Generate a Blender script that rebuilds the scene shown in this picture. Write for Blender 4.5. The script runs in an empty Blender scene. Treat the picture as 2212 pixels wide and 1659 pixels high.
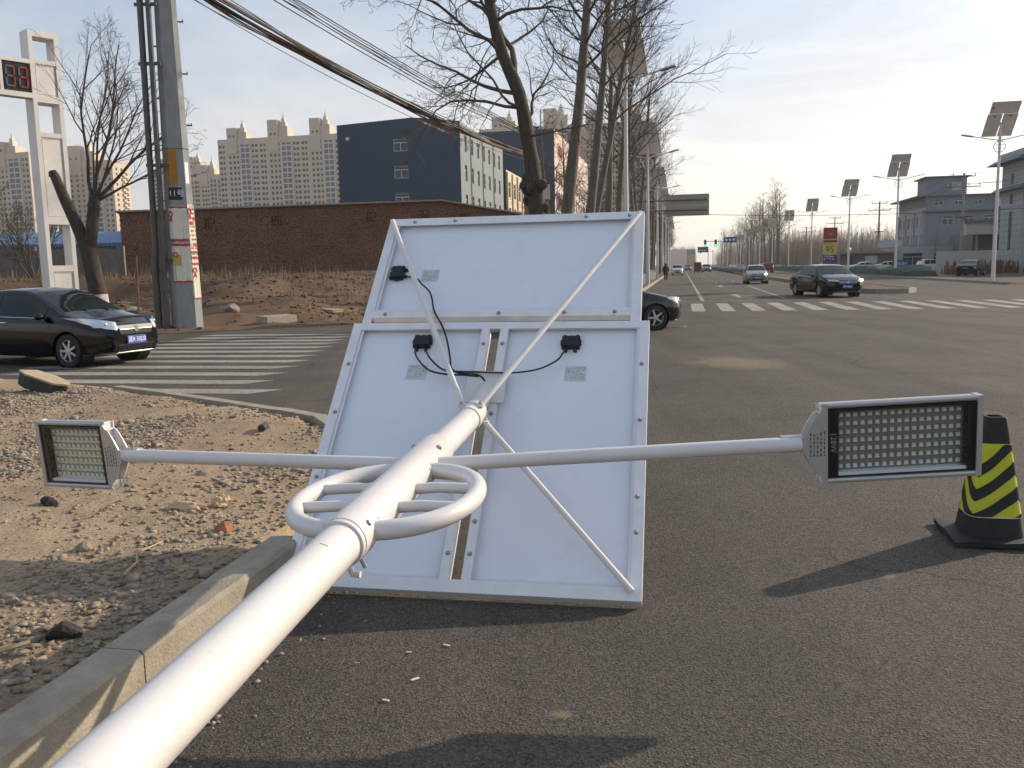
import bpy, bmesh, math, random
import numpy as np
from mathutils import Matrix, Vector
R_ = math.radians
PI = math.pi
scene = bpy.context.scene
C = scene.collection

# ------------------------------------------------------------------ camera
CAM_H, PITCH, ROLL, FOC = 1.6, R_(7.571), R_(1.25), 1877.0 / 2212.0
AZ = R_(11.072)                                   # bearing of the road from the camera
RU = np.array([math.cos(AZ), -math.sin(AZ), 0.0])  # right across the road
RD = np.array([math.sin(AZ), math.cos(AZ), 0.0])   # along the road
cam = bpy.data.cameras.new('camera')
cam.sensor_width = 36.0
cam.lens = 36.0 * FOC
cam.clip_start = 0.05
cam.clip_end = 6000
camo = bpy.data.objects.new('camera', cam)
C.objects.link(camo)
fw = Vector((0, math.cos(PITCH), -math.sin(PITCH)))
up0 = Vector((0, math.sin(PITCH), math.cos(PITCH)))
x0 = Vector((1, 0, 0))
rt = x0 * math.cos(ROLL) - up0 * math.sin(ROLL)
up = x0 * math.sin(ROLL) + up0 * math.cos(ROLL)
m = Matrix((rt, up, -fw)).transposed().to_4x4()
m.translation = (0, 0, CAM_H)
camo.matrix_world = m
scene.camera = camo

# ------------------------------------------------------------------ sky, sun, exposure
SUN_AZ, SUN_EL = R_(62.0), R_(23.0)               # azimuth clockwise from +Y
world = bpy.data.worlds.new('World')
scene.world = world
world.use_nodes = True
wn, wl = world.node_tree.nodes, world.node_tree.links
wn.clear()
out = wn.new('ShaderNodeOutputWorld')
bg = wn.new('ShaderNodeBackground')
bg.inputs['Strength'].default_value = 0.13
sky = wn.new('ShaderNodeTexSky')
sky.sky_type = 'NISHITA'
sky.sun_disc = False
sky.sun_elevation = SUN_EL
sky.sun_rotation = SUN_AZ
sky.altitude = 30
sky.air_density = 1.0
sky.dust_density = 1.6
sky.ozone_density = 1.5
tc = wn.new('ShaderNodeTexCoord')
mp = wn.new('ShaderNodeMapping')
mp.inputs['Scale'].default_value = (1.0, 1.0, 3.2)
nz = wn.new('ShaderNodeTexNoise')
nz.inputs['Scale'].default_value = 1.7
nz.inputs['Detail'].default_value = 7
nz.inputs['Roughness'].default_value = 0.62
nz.inputs['Distortion'].default_value = 0.5
cr = wn.new('ShaderNodeValToRGB')
cr.color_ramp.elements[0].position = 0.40
cr.color_ramp.elements[1].position = 0.66
cr.color_ramp.elements[0].color = (0.25, 0.25, 0.25, 1)
cr.color_ramp.elements[1].color = (0.95, 0.95, 0.95, 1)
mix = wn.new('ShaderNodeMix')
mix.data_type = 'RGBA'
bw = wn.new('ShaderNodeRGBToBW')
mul = wn.new('ShaderNodeVectorMath')
mul.operation = 'MULTIPLY_ADD'
mul.inputs[1].default_value = (0.36, 0.345, 0.32)     # thin high cloud: an even veil plus part of the sky's own light
mul.inputs[2].default_value = (2.60, 3.05, 3.75)
wl.new(tc.outputs['Generated'], mp.inputs['Vector'])
wl.new(mp.outputs['Vector'], nz.inputs['Vector'])
wl.new(nz.outputs['Fac'], cr.inputs['Fac'])
wl.new(sky.outputs['Color'], bw.inputs['Color'])
wl.new(bw.outputs['Val'], mul.inputs[0])
wl.new(cr.outputs['Color'], mix.inputs['Factor'])
wl.new(sky.outputs['Color'], mix.inputs[6])
wl.new(mul.outputs['Vector'], mix.inputs[7])
sx = wn.new('ShaderNodeSeparateXYZ')                  # low haze: the veil thickens and warms towards the horizon, all round
hr = wn.new('ShaderNodeValToRGB')
hr.color_ramp.elements[0].position = 0.0
hr.color_ramp.elements[1].position = 0.30
hr.color_ramp.elements[0].color = (0.78, 0.78, 0.78, 1)
hr.color_ramp.elements[1].color = (0, 0, 0, 1)
hm = wn.new('ShaderNodeMix')
hm.data_type = 'RGBA'
hv = wn.new('ShaderNodeVectorMath')
hv.operation = 'MULTIPLY_ADD'
hv.inputs[1].default_value = (0.42, 0.36, 0.28)
hv.inputs[2].default_value = (3.75, 3.60, 3.35)
wl.new(tc.outputs['Generated'], sx.inputs['Vector'])
wl.new(sx.outputs['Z'], hr.inputs['Fac'])
wl.new(bw.outputs['Val'], hv.inputs[0])
wl.new(hr.outputs['Color'], hm.inputs['Factor'])
wl.new(mix.outputs[2], hm.inputs[6])
wl.new(hv.outputs['Vector'], hm.inputs[7])
mp2 = wn.new('ShaderNodeMapping')                      # streaky cirrus: brighter and thinner bands of the veil, all round the sky
mp2.inputs['Scale'].default_value = (1.3, 0.8, 5.0)
mp2.inputs['Rotation'].default_value = (0.12, 0.2, 0.6)
nz2 = wn.new('ShaderNodeTexNoise')
nz2.inputs['Scale'].default_value = 1.9
nz2.inputs['Detail'].default_value = 8
nz2.inputs['Roughness'].default_value = 0.6
nz2.inputs['Distortion'].default_value = 0.9
cr2 = wn.new('ShaderNodeValToRGB')
cr2.color_ramp.elements[0].position, cr2.color_ramp.elements[1].position = 0.36, 0.66
cr2.color_ramp.elements[0].color = (0.86, 0.90, 0.96, 1)
cr2.color_ramp.elements[1].color = (1.17, 1.13, 1.08, 1)
cm = wn.new('ShaderNodeVectorMath')
cm.operation = 'MULTIPLY'
wl.new(tc.outputs['Generated'], mp2.inputs['Vector'])
wl.new(mp2.outputs['Vector'], nz2.inputs['Vector'])
wl.new(nz2.outputs['Fac'], cr2.inputs['Fac'])
wl.new(hm.outputs[2], cm.inputs[0])
wl.new(cr2.outputs['Color'], cm.inputs[1])
wl.new(cm.outputs['Vector'], bg.inputs['Color'])
wl.new(bg.outputs['Background'], out.inputs['Surface'])

sun = bpy.data.lights.new('sun', 'SUN')
sun.energy = 3.8
sun.angle = R_(0.6)
sun.color = (1.0, 0.85, 0.66)
suno = bpy.data.objects.new('sun', sun)
C.objects.link(suno)
sd = Vector((math.sin(SUN_AZ) * math.cos(SUN_EL), math.cos(SUN_AZ) * math.cos(SUN_EL), math.sin(SUN_EL)))
suno.rotation_euler = sd.to_track_quat('Z', 'Y').to_euler()
suno.location = (30, 20, 40)

vs = scene.view_settings
vs.view_transform = 'Standard'
vs.look = 'None'
vs.exposure = 0.4
vs.gamma = 1.0
vs.use_curve_mapping = False
cy = scene.cycles
cy.use_adaptive_sampling = True
cy.adaptive_threshold = 0.02
cy.max_bounces, cy.diffuse_bounces, cy.glossy_bounces, cy.transmission_bounces, cy.transparent_max_bounces, cy.volume_bounces = 6, 3, 3, 4, 8, 0

# ------------------------------------------------------------------ helpers
rng = random.Random(7)
nrg = np.random.default_rng(11)


def W(u, v, z=0.0):
    p = RU * u + RD * v
    return Vector((p[0], p[1], z))


def uvw(P):
    return P[0] * RU[0] + P[1] * RU[1], P[0] * RD[0] + P[1] * RD[1]


ROADROT = -AZ          # z-rotation that turns local X to "right across", local Y to "along the road"


class MB:
    """collects polygons; build() links them as one mesh object"""

    def __init__(s, T=None):
        s.v, s.f, s.T = [], [], T

    def add(s, vs, fs):
        o = len(s.v)
        if s.T is not None:
            vs = [s.T @ Vector(p) for p in vs]
        s.v += [tuple(p) for p in vs]
        s.f += [tuple(i + o for i in q) for q in fs]
        return s

    def box(s, c, d, rot=None):
        x, y, z = d[0] / 2, d[1] / 2, d[2] / 2
        vs = [Vector(p) for p in ((-x, -y, -z), (x, -y, -z), (x, y, -z), (-x, y, -z), (-x, -y, z), (x, -y, z), (x, y, z), (-x, y, z))]
        if rot is not None:
            vs = [rot @ p for p in vs]
        c = Vector(c)
        return s.add([p + c for p in vs], [(0, 3, 2, 1), (4, 5, 6, 7), (0, 1, 5, 4), (1, 2, 6, 5), (2, 3, 7, 6), (3, 0, 4, 7)])

    def b2(s, a, b):
        return s.box([(a[i] + b[i]) / 2 for i in range(3)], [abs(b[i] - a[i]) for i in range(3)])

    def tube(s, pts, r, n=8, caps=True, closed=False):
        pts = [Vector(p) for p in pts]
        k = len(pts)
        rs = r if isinstance(r, (list, tuple)) else [r] * k
        vs, fs = [], []
        ref = None
        for i, p in enumerate(pts):
            if closed:
                t = pts[(i + 1) % k] - pts[(i - 1) % k]
            else:
                t = pts[min(i + 1, k - 1)] - pts[max(i - 1, 0)]
            t.normalize()
            if ref is None:
                ref = t.orthogonal().normalized()
            else:
                ref = (ref - t * ref.dot(t))
                ref = ref.normalized() if ref.length > 1e-6 else t.orthogonal().normalized()
            b = t.cross(ref)
            for j in range(n):
                a = 2 * PI * j / n
                vs.append(p + (ref * math.cos(a) + b * math.sin(a)) * rs[i])
        for i in range(k if closed else k - 1):
            i2 = (i + 1) % k
            for j in range(n):
                fs.append((i * n + j, i * n + (j + 1) % n, i2 * n + (j + 1) % n, i2 * n + j))
        if caps and not closed:
            fs.append(tuple(range(n - 1, -1, -1)))
            fs.append(tuple((k - 1) * n + j for j in range(n)))
        return s.add(vs, fs)

    def prism(s, poly, d, axis=2):
        """poly: 2-D outline; extruded from d[0] to d[1] along axis (0,1,2)"""
        def P(a, b, c):
            return (c, a, b) if axis == 0 else ((a, c, b) if axis == 1 else (a, b, c))
        n = len(poly)
        vs = [P(a, b, d[0]) for a, b in poly] + [P(a, b, d[1]) for a, b in poly]
        fs = [tuple(range(n - 1, -1, -1)), tuple(range(n, 2 * n))] + [(i, (i + 1) % n, n + (i + 1) % n, n + i) for i in range(n)]
        return s.add(vs, fs)

    def lathe(s, prof, n=24, c=(0, 0, 0), axis='z'):
        vs, fs = [], []
        for r, z in prof:
            for j in range(n):
                a = 2 * PI * j / n
                q = (r * math.cos(a), r * math.sin(a), z)
                if axis == 'y':
                    q = (q[0], q[2], q[1])
                if axis == 'x':
                    q = (q[2], q[0], q[1])
                vs.append((q[0] + c[0], q[1] + c[1], q[2] + c[2]))
        for i in range(len(prof) - 1):
            for j in range(n):
                fs.append((i * n + j, i * n + (j + 1) % n, (i + 1) * n + (j + 1) % n, (i + 1) * n + j))
        return s.add(vs, fs)

    def ball(s, c, r, nu=12, nv=8, rot=None):
        rr = r if isinstance(r, (tuple, list)) else (r, r, r)
        vs, fs = [], []
        for i in range(nv + 1):
            th = PI * i / nv
            for j in range(nu):
                a = 2 * PI * j / nu
                q = Vector((rr[0] * math.sin(th) * math.cos(a), rr[1] * math.sin(th) * math.sin(a), rr[2] * math.cos(th)))
                if rot is not None:
                    q = rot @ q
                vs.append(q + Vector(c))
        for i in range(nv):
            for j in range(nu):
                fs.append((i * nu + j, (i + 1) * nu + j, (i + 1) * nu + (j + 1) % nu, i * nu + (j + 1) % nu))
        return s.add(vs, fs)

    def quad(s, a, b, c, d):
        return s.add([a, b, c, d], [(0, 1, 2, 3)])

    def mesh(s, name, mat=None, smooth=False, ang=40, fix=True):
        me = bpy.data.meshes.new(name)
        me.from_pydata(s.v, [], s.f)
        if fix:
            bm = bmesh.new()
            bm.from_mesh(me)
            bmesh.ops.recalc_face_normals(bm, faces=bm.faces)
            bm.to_mesh(me)
            bm.free()
        if mat:
            me.materials.append(mat)
        if smooth:
            me.polygons.foreach_set('use_smooth', [True] * len(me.polygons))
            me.set_sharp_from_angle(angle=R_(ang))
        me.update()
        return me

    def build(s, name, mat, parent=None, smooth=False, ang=40, fix=True, **kw):
        return link(name, s.mesh(name, mat, smooth, ang, fix), parent, **kw)


def link(name, data, parent=None, loc=None, rot=None, label=None, cat=None, group=None, kind=None):
    o = bpy.data.objects.new(name, data)
    C.objects.link(o)
    if parent is not None:
        o.parent = parent
    if loc is not None:
        o.location = loc
    if rot is not None:
        o.rotation_euler = rot
    for k, val in (('label', label), ('category', cat), ('group', group), ('kind', kind)):
        if val:
            o[k] = val
    return o


def thing(name, label, cat, loc=(0, 0, 0), rz=0.0, group=None):
    return link(name, None, None, loc, (0, 0, rz), label, cat, group)


def fastmesh(name, V, F, mat, smooth=False):
    """numpy arrays straight into a mesh; F is (n,3) or (n,4)"""
    me = bpy.data.meshes.new(name)
    V = np.asarray(V, np.float32)
    F = np.asarray(F, np.int32)
    k = F.shape[1]
    me.vertices.add(len(V))
    me.vertices.foreach_set('co', V.ravel())
    me.loops.add(F.size)
    me.loops.foreach_set('vertex_index', F.ravel())
    me.polygons.add(len(F))
    me.polygons.foreach_set('loop_start', np.arange(0, F.size, k, dtype=np.int32))
    me.update(calc_edges=True)
    if smooth:
        me.polygons.foreach_set('use_smooth', np.ones(len(F), bool))
    me.validate()
    if mat:
        me.materials.append(mat)
    return me


def copy_tree(o, parent=None):
    c = o.copy()
    C.objects.link(c)
    c.parent = parent
    for ch in o.children:
        copy_tree(ch, c)
    return c


ORD = ['first', 'second', 'third', 'fourth', 'fifth', 'sixth', 'seventh', 'eighth', 'ninth', 'tenth', 'eleventh', 'twelfth', 'thirteenth', 'fourteenth', 'fifteenth', 'sixteenth', 'seventeenth', 'eighteenth', 'nineteenth', 'twentieth']

# ------------------------------------------------------------------ materials
MATS = {}


def M(name, col, rough=0.6, metal=0.0, var=0.0, scale=8.0, col2=None, bump=0.0, bscale=60.0, coat=0.0, emit=None, estr=1.0, spec=0.5, detail=5.0, world_co=False, stretch=None, trans=0.0):
    mt = bpy.data.materials.new(name)
    mt.use_nodes = True
    N, L = mt.node_tree.nodes, mt.node_tree.links
    b = N['Principled BSDF']
    b.inputs['Base Color'].default_value = (*col, 1)
    b.inputs['Roughness'].default_value = rough
    b.inputs['Metallic'].default_value = metal
    b.inputs['Specular IOR Level'].default_value = spec
    b.inputs['Coat Weight'].default_value = coat
    b.inputs['Coat Roughness'].default_value = 0.06
    if trans:
        b.inputs['Transmission Weight'].default_value = trans
    if emit:
        b.inputs['Emission Color'].default_value = (*emit, 1)
        b.inputs['Emission Strength'].default_value = estr
    if var or col2 or bump:
        if world_co:
            g = N.new('ShaderNodeNewGeometry')
            co = g.outputs['Position']
        else:
            t = N.new('ShaderNodeTexCoord')
            co = t.outputs['Object']
        if stretch:
            mpn = N.new('ShaderNodeMapping')
            mpn.inputs['Scale'].default_value = stretch
            L.new(co, mpn.inputs['Vector'])
            co = mpn.outputs['Vector']
    if var or col2:
        n = N.new('ShaderNodeTexNoise')
        n.inputs['Scale'].default_value = scale
        n.inputs['Detail'].default_value = detail
        n.inputs['Roughness'].default_value = 0.62
        L.new(co, n.inputs['Vector'])
        r = N.new('ShaderNodeValToRGB')
        r.color_ramp.elements[0].position = 0.3
        r.color_ramp.elements[1].position = 0.7
        c2 = col2 if col2 else tuple(min(1, c * (1 + var)) for c in col)
        c1 = col if col2 else tuple(c * (1 - var) for c in col)
        r.color_ramp.elements[0].color = (*c1, 1)
        r.color_ramp.elements[1].color = (*c2, 1)
        L.new(n.outputs['Fac'], r.inputs['Fac'])
        L.new(r.outputs['Color'], b.inputs['Base Color'])
    if bump:
        n2 = N.new('ShaderNodeTexNoise')
        n2.inputs['Scale'].default_value = bscale
        n2.inputs['Detail'].default_value = 4
        L.new(co, n2.inputs['Vector'])
        bp = N.new('ShaderNodeBump')
        bp.inputs['Strength'].default_value = bump
        bp.inputs['Distance'].default_value = 0.02
        L.new(n2.outputs['Fac'], bp.inputs['Height'])
        L.new(bp.outputs['Normal'], b.inputs['Normal'])
    MATS[name] = mt
    return mt


def nd(mt, typ, **kw):
    n = mt.node_tree.nodes.new(typ)
    for k, v in kw.items():
        n.inputs[k].default_value = v
    return n


def ramp(mt, src, p0, p1, c0, c1):
    r = mt.node_tree.nodes.new('ShaderNodeValToRGB')
    e = r.color_ramp.elements
    e[0].position, e[1].position = p0, p1
    e[0].color, e[1].color = (*c0, 1), (*c1, 1)
    mt.node_tree.links.new(src, r.inputs['Fac'])
    return r.outputs['Color']


def mixc(mt, fac, a, b, mode='MIX'):
    n = mt.node_tree.nodes.new('ShaderNodeMix')
    n.data_type = 'RGBA'
    n.blend_type = mode
    L = mt.node_tree.links
    for sock, v in ((n.inputs[0], fac), (n.inputs[6], a), (n.inputs[7], b)):
        if hasattr(v, 'links'):
            L.new(v, sock)
        elif isinstance(v, (int, float)):
            sock.default_value = v
        else:
            sock.default_value = (*v, 1)
    return n.outputs[2]


def asphalt_mat(name, c_lo, c_hi, dust):
    mt = bpy.data.materials.new(name)
    mt.use_nodes = True
    N, L = mt.node_tree.nodes, mt.node_tree.links
    b = N['Principled BSDF']
    b.inputs['Roughness'].default_value = 0.82
    b.inputs['Specular IOR Level'].default_value = 0.2
    g = N.new('ShaderNodeNewGeometry')
    P = g.outputs['Position']
    vo = nd(mt, 'ShaderNodeTexVoronoi', Scale=115.0)
    L.new(P, vo.inputs['Vector'])
    n1 = nd(mt, 'ShaderNodeTexNoise', Scale=230.0, Detail=3.0)
    L.new(P, n1.inputs['Vector'])
    n2 = nd(mt, 'ShaderNodeTexNoise', Scale=0.55, Detail=6.0, Roughness=0.6)
    L.new(P, n2.inputs['Vector'])
    n3 = nd(mt, 'ShaderNodeTexNoise', Scale=5.0, Detail=6.0, Roughness=0.65)
    L.new(P, n3.inputs['Vector'])
    bwn = N.new('ShaderNodeRGBToBW')
    L.new(vo.outputs['Color'], bwn.inputs['Color'])
    stone = ramp(mt, bwn.outputs['Val'], 0.15, 0.9, c_lo, c_hi)
    fine = ramp(mt, n1.outputs['Fac'], 0.35, 0.7, (0.72, 0.72, 0.72), (1.25, 1.25, 1.25))
    c = mixc(mt, 1.0, stone, fine, 'MULTIPLY')
    blot = ramp(mt, n2.outputs['Fac'], 0.3, 0.72, (0.82, 0.82, 0.84), (1.22, 1.2, 1.16))
    c = mixc(mt, 1.0, c, blot, 'MULTIPLY')
    du = ramp(mt, n3.outputs['Fac'], 0.56, 0.8, (0, 0, 0), (0.34, 0.34, 0.34))
    c = mixc(mt, du, c, dust)
    # wear that follows the traffic: streaks along the lanes, patches, hairline cracks, oil spots
    mpn = N.new('ShaderNodeMapping')
    mpn.inputs['Rotation'].default_value = (0, 0, AZ)
    mpn.inputs['Scale'].default_value = (1.0, 0.05, 1.0)
    L.new(P, mpn.inputs['Vector'])
    n4 = nd(mt, 'ShaderNodeTexNoise', Scale=0.9, Detail=4.0, Roughness=0.6)
    L.new(mpn.outputs['Vector'], n4.inputs['Vector'])
    c = mixc(mt, 1.0, c, ramp(mt, n4.outputs['Fac'], 0.35, 0.66, (0.84, 0.84, 0.85), (1.16, 1.15, 1.13)), 'MULTIPLY')
    nw = nd(mt, 'ShaderNodeTexNoise', Scale=1.3, Detail=5.0)
    L.new(P, nw.inputs['Vector'])
    va = N.new('ShaderNodeVectorMath')
    va.operation = 'MULTIPLY_ADD'
    va.inputs[1].default_value = (0.9, 0.9, 0)
    L.new(nw.outputs['Color'], va.inputs[0])
    L.new(P, va.inputs[2])
    vc = nd(mt, 'ShaderNodeTexVoronoi', Scale=0.34)
    vc.feature = 'DISTANCE_TO_EDGE'
    L.new(va.outputs['Vector'], vc.inputs['Vector'])
    nk = nd(mt, 'ShaderNodeTexNoise', Scale=0.25, Detail=2.0)
    L.new(P, nk.inputs['Vector'])
    ck = mixc(mt, 1.0, ramp(mt, vc.outputs['Distance'], 0.0015, 0.006, (0.6, 0.6, 0.6), (0, 0, 0)), ramp(mt, nk.outputs['Fac'], 0.5, 0.6, (0, 0, 0), (1, 1, 1)), 'MULTIPLY')
    c = mixc(mt, ck, c, (0.02, 0.018, 0.016))
    no = nd(mt, 'ShaderNodeTexNoise', Scale=2.3, Detail=3.0, Roughness=0.45)
    L.new(P, no.inputs['Vector'])
    c = mixc(mt, ramp(mt, no.outputs['Fac'], 0.70, 0.78, (0, 0, 0), (0.45, 0.45, 0.45)), c, (0.035, 0.031, 0.028))
    L.new(c, b.inputs['Base Color'])
    bp = nd(mt, 'ShaderNodeBump', Strength=0.7, Distance=0.006)
    sm = N.new('ShaderNodeMath')
    sm.operation = 'ADD'
    L.new(vo.outputs['Distance'], sm.inputs[0])
    L.new(n1.outputs['Fac'], sm.inputs[1])
    L.new(sm.outputs['Value'], bp.inputs['Height'])
    L.new(bp.outputs['Normal'], b.inputs['Normal'])
    return mt


def dirt_mat(name, c1, c2, c3, dark, sc=1.0):
    mt = bpy.data.materials.new(name)
    mt.use_nodes = True
    N, L = mt.node_tree.nodes, mt.node_tree.links
    b = N['Principled BSDF']
    b.inputs['Roughness'].default_value = 0.95
    b.inputs['Specular IOR Level'].default_value = 0.15
    g = N.new('ShaderNodeNewGeometry')
    P = g.outputs['Position']
    def noise(s, d=6.0, r=0.65):
        n = nd(mt, 'ShaderNodeTexNoise', Scale=s * sc, Detail=d, Roughness=r)
        L.new(P, n.inputs['Vector'])
        return n.outputs['Fac']
    a = ramp(mt, noise(1.3), 0.35, 0.68, c1, c2)
    a = mixc(mt, ramp(mt, noise(0.35), 0.45, 0.65, (0, 0, 0), (1, 1, 1)), a, c3)
    a = mixc(mt, ramp(mt, noise(7.0), 0.55, 0.75, (0, 0, 0), (0.75, 0.75, 0.75)), a, dark)
    a = mixc(mt, 1.0, a, ramp(mt, noise(60.0, 3.0), 0.3, 0.7, (0.7, 0.7, 0.7), (1.3, 1.3, 1.3)), 'MULTIPLY')
    L.new(a, b.inputs['Base Color'])
    bp = nd(mt, 'ShaderNodeBump', Strength=0.8, Distance=0.03)
    L.new(noise(38.0, 6.0, 0.75), bp.inputs['Height'])
    L.new(bp.outputs['Normal'], b.inputs['Normal'])
    return mt


def brick_mat(name, c1, c2, mortar, scale, bw_, bh):
    mt = bpy.data.materials.new(name)
    mt.use_nodes = True
    N, L = mt.node_tree.nodes, mt.node_tree.links
    b = N['Principled BSDF']
    b.inputs['Roughness'].default_value = 0.9
    t = N.new('ShaderNodeTexCoord')
    mpn = N.new('ShaderNodeMapping')
    mpn.inputs['Rotation'].default_value = (R_(90), 0, 0)
    L.new(t.outputs['Object'], mpn.inputs['Vector'])
    br = N.new('ShaderNodeTexBrick')
    br.inputs['Color1'].default_value = (*c1, 1)
    br.inputs['Color2'].default_value = (*c2, 1)
    br.inputs['Mortar'].default_value = (*mortar, 1)
    br.inputs['Scale'].default_value = scale
    br.inputs['Brick Width'].default_value = bw_
    br.inputs['Row Height'].default_value = bh
    br.inputs['Mortar Size'].default_value = 0.008
    L.new(mpn.outputs['Vector'], br.inputs['Vector'])
    n = nd(mt, 'ShaderNodeTexNoise', Scale=0.5, Detail=7.0, Roughness=0.65)
    L.new(t.outputs['Object'], n.inputs['Vector'])
    n2 = nd(mt, 'ShaderNodeTexNoise', Scale=9.0, Detail=4.0)
    L.new(t.outputs['Object'], n2.inputs['Vector'])
    c = mixc(mt, 1.0, br.outputs['Color'], ramp(mt, n.outputs['Fac'], 0.3, 0.7, (0.75, 0.74, 0.74), (1.2, 1.2, 1.2)), 'MULTIPLY')
    c = mixc(mt, 1.0, c, ramp(mt, n2.outputs['Fac'], 0.36, 0.64, (0.5, 0.49, 0.48), (1.55, 1.5, 1.42)), 'MULTIPLY')
    L.new(c, b.inputs['Base Color'])
    return mt


def worn_paint():
    '''thin road paint, chipped through to the stones underneath'''
    mt = bpy.data.materials.new('road paint')
    mt.use_nodes = True
    N, L = mt.node_tree.nodes, mt.node_tree.links
    b = N['Principled BSDF']
    b.inputs['Roughness'].default_value = .85
    g = N.new('ShaderNodeNewGeometry')
    def noise(sc, d, r):
        n = nd(mt, 'ShaderNodeTexNoise', Scale=sc, Detail=d, Roughness=r)
        L.new(g.outputs['Position'], n.inputs['Vector'])
        return n.outputs['Fac']
    c = ramp(mt, noise(1.1, 6.0, .6), .3, .7, (.25, .23, .20), (.37, .345, .305))
    chip = ramp(mt, noise(14.0, 9.0, .72), .36, .50, (1, 1, 1), (0, 0, 0))
    c = mixc(mt, chip, c, (.12, .105, .088))
    tyre = ramp(mt, noise(.45, 3.0, .5), .52, .68, (0, 0, 0), (.45, .45, .45))
    c = mixc(mt, tyre, c, (.14, .124, .104))
    L.new(c, b.inputs['Base Color'])
    return mt


m_asph = asphalt_mat('asphalt', (0.053, 0.0470, 0.0395), (0.148, 0.131, 0.111), (0.19, 0.163, 0.13))
m_dirt = dirt_mat('island dirt', (0.37, 0.275, 0.18), (0.48, 0.37, 0.255), (0.30, 0.225, 0.155), (0.20, 0.15, 0.105))
m_soil = dirt_mat('field soil', (0.15, 0.095, 0.058), (0.22, 0.145, 0.09), (0.115, 0.075, 0.05), (0.07, 0.05, 0.036), 0.6)
m_white = M('white enamel', (0.70, 0.67, 0.645), 0.32, 0, var=0.035, scale=3.5, coat=0.25, bump=0.02, bscale=30)
def scuff(mt, dark=(0.42, 0.38, 0.33), sc=(60, 60, 5), amt=.5, p0=.64, p1=.74):
    N, L = mt.node_tree.nodes, mt.node_tree.links
    b = N['Principled BSDF']
    src = b.inputs['Base Color'].links[0].from_socket
    t = N.new('ShaderNodeTexCoord')
    n = nd(mt, 'ShaderNodeTexNoise', Scale=6.0, Detail=8.0, Roughness=0.7)
    L.new(t.outputs['Object'], n.inputs['Vector'])
    n2 = nd(mt, 'ShaderNodeTexNoise', Scale=85.0, Detail=2.0)
    L.new(t.outputs['Object'], n2.inputs['Vector'])
    f = mixc(mt, 1.0, ramp(mt, n.outputs['Fac'], p0 - .1, p1, (0, 0, 0), (amt, amt, amt)), ramp(mt, n2.outputs['Fac'], .45, .62, (.25, .25, .25), (1, 1, 1)), 'MULTIPLY')
    L.new(mixc(mt, f, src, dark), b.inputs['Base Color'])


scuff(m_white)
m_sheet = M('panel backsheet', (0.78, 0.81, 0.87), 0.5, 0, var=0.02, scale=2.0)
scuff(m_sheet, (0.55, 0.53, 0.50), amt=.35)
m_alu = M('aluminium frame', (0.76, 0.76, 0.77), 0.45, 0.1, var=0.07, scale=12)
m_steel = M('painted angle iron', (0.78, 0.78, 0.79), 0.5, 0, var=0.07, scale=9)
m_bolt = M('zinc bolt', (0.42, 0.41, 0.40), 0.4, 0.8)
m_black = M('black plastic', (0.012, 0.012, 0.014), 0.45)
m_rubber = M('rubber', (0.02, 0.02, 0.02), 0.75, var=0.3, scale=20)
m_cell = M('solar cell', (0.01, 0.015, 0.05), 0.12, 0, coat=0.6)
m_label = M('rating label', (0.62, 0.65, 0.66), 0.35, 0.2)
m_ink = M('ink', (0.05, 0.05, 0.055), 0.7)
m_greyink = M('grey print', (0.30, 0.32, 0.33), 0.7)
m_paint = worn_paint()
m_kerb = M('kerb stone', (0.32, 0.28, 0.215), 0.9, 0, var=0.22, scale=7.0, bump=0.4, bscale=70, detail=8)
m_conc = M('concrete pole', (0.27, 0.285, 0.28), 0.85, 0, var=0.17, scale=5.0, bump=0.15, bscale=40, stretch=(1, 1, .35))
m_chrome = M('chrome', (0.75, 0.75, 0.75), 0.12, 1.0)
m_tyre = M('tyre', (0.018, 0.018, 0.019), 0.8)
m_rim = M('alloy rim', (0.52, 0.52, 0.52), 0.32, 0.85)
m_glass = M('tinted glass', (0.010, 0.014, 0.013), 0.03, 0, spec=.32)
m_lens = M('headlight lens', (0.62, 0.66, 0.70), 0.10, 0.45, coat=1.0)
m_red = M('tail lens', (0.20, 0.012, 0.012), 0.2, coat=0.6)
m_plate = M('plate blue', (0.02, 0.08, 0.42), 0.4)
m_whitep = M('white print', (0.82, 0.82, 0.82), 0.6)
m_bark = M('bark', (0.066, 0.052, 0.039), 0.95, 0, var=0.42, scale=14, bump=0.9, bscale=22, stretch=(1, 1, .3))
m_twig = M('twig', (0.085, 0.066, 0.050), 0.9, 0, var=0.25, scale=3)
m_barkp = M('poplar bark', (0.13, 0.112, 0.088), 0.95, 0, var=0.35, scale=10, bump=0.7, bscale=26, stretch=(1, 1, .3))
m_stone = M('gravel', (0.14, 0.112, 0.082), 0.9, 0, col2=(0.40, 0.33, 0.25), scale=14.0, world_co=True, detail=2)
m_window = M('window pane', (0.035, 0.045, 0.05), 0.08)
m_wframe = M('window frame', (0.68, 0.69, 0.68), 0.5)

# ------------------------------------------------------------------ terrain


def vnoise(x, y, seed=0):
    xi, yi = np.floor(x).astype(np.int64), np.floor(y).astype(np.int64)
    fx, fy = x - xi, y - yi
    fx, fy = fx * fx * (3 - 2 * fx), fy * fy * (3 - 2 * fy)

    def hsh(a, b):
        h = (a * 374761393 + b * 668265263 + seed * 974634777) & 0xFFFFFFFF
        h = ((h ^ (h >> 13)) * 1274126177) & 0xFFFFFFFF
        return ((h ^ (h >> 16)) & 0xFFFF) / 65535.0
    return (hsh(xi, yi) * (1 - fx) + hsh(xi + 1, yi) * fx) * (1 - fy) + (hsh(xi, yi + 1) * (1 - fx) + hsh(xi + 1, yi + 1) * fx) * fy


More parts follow.
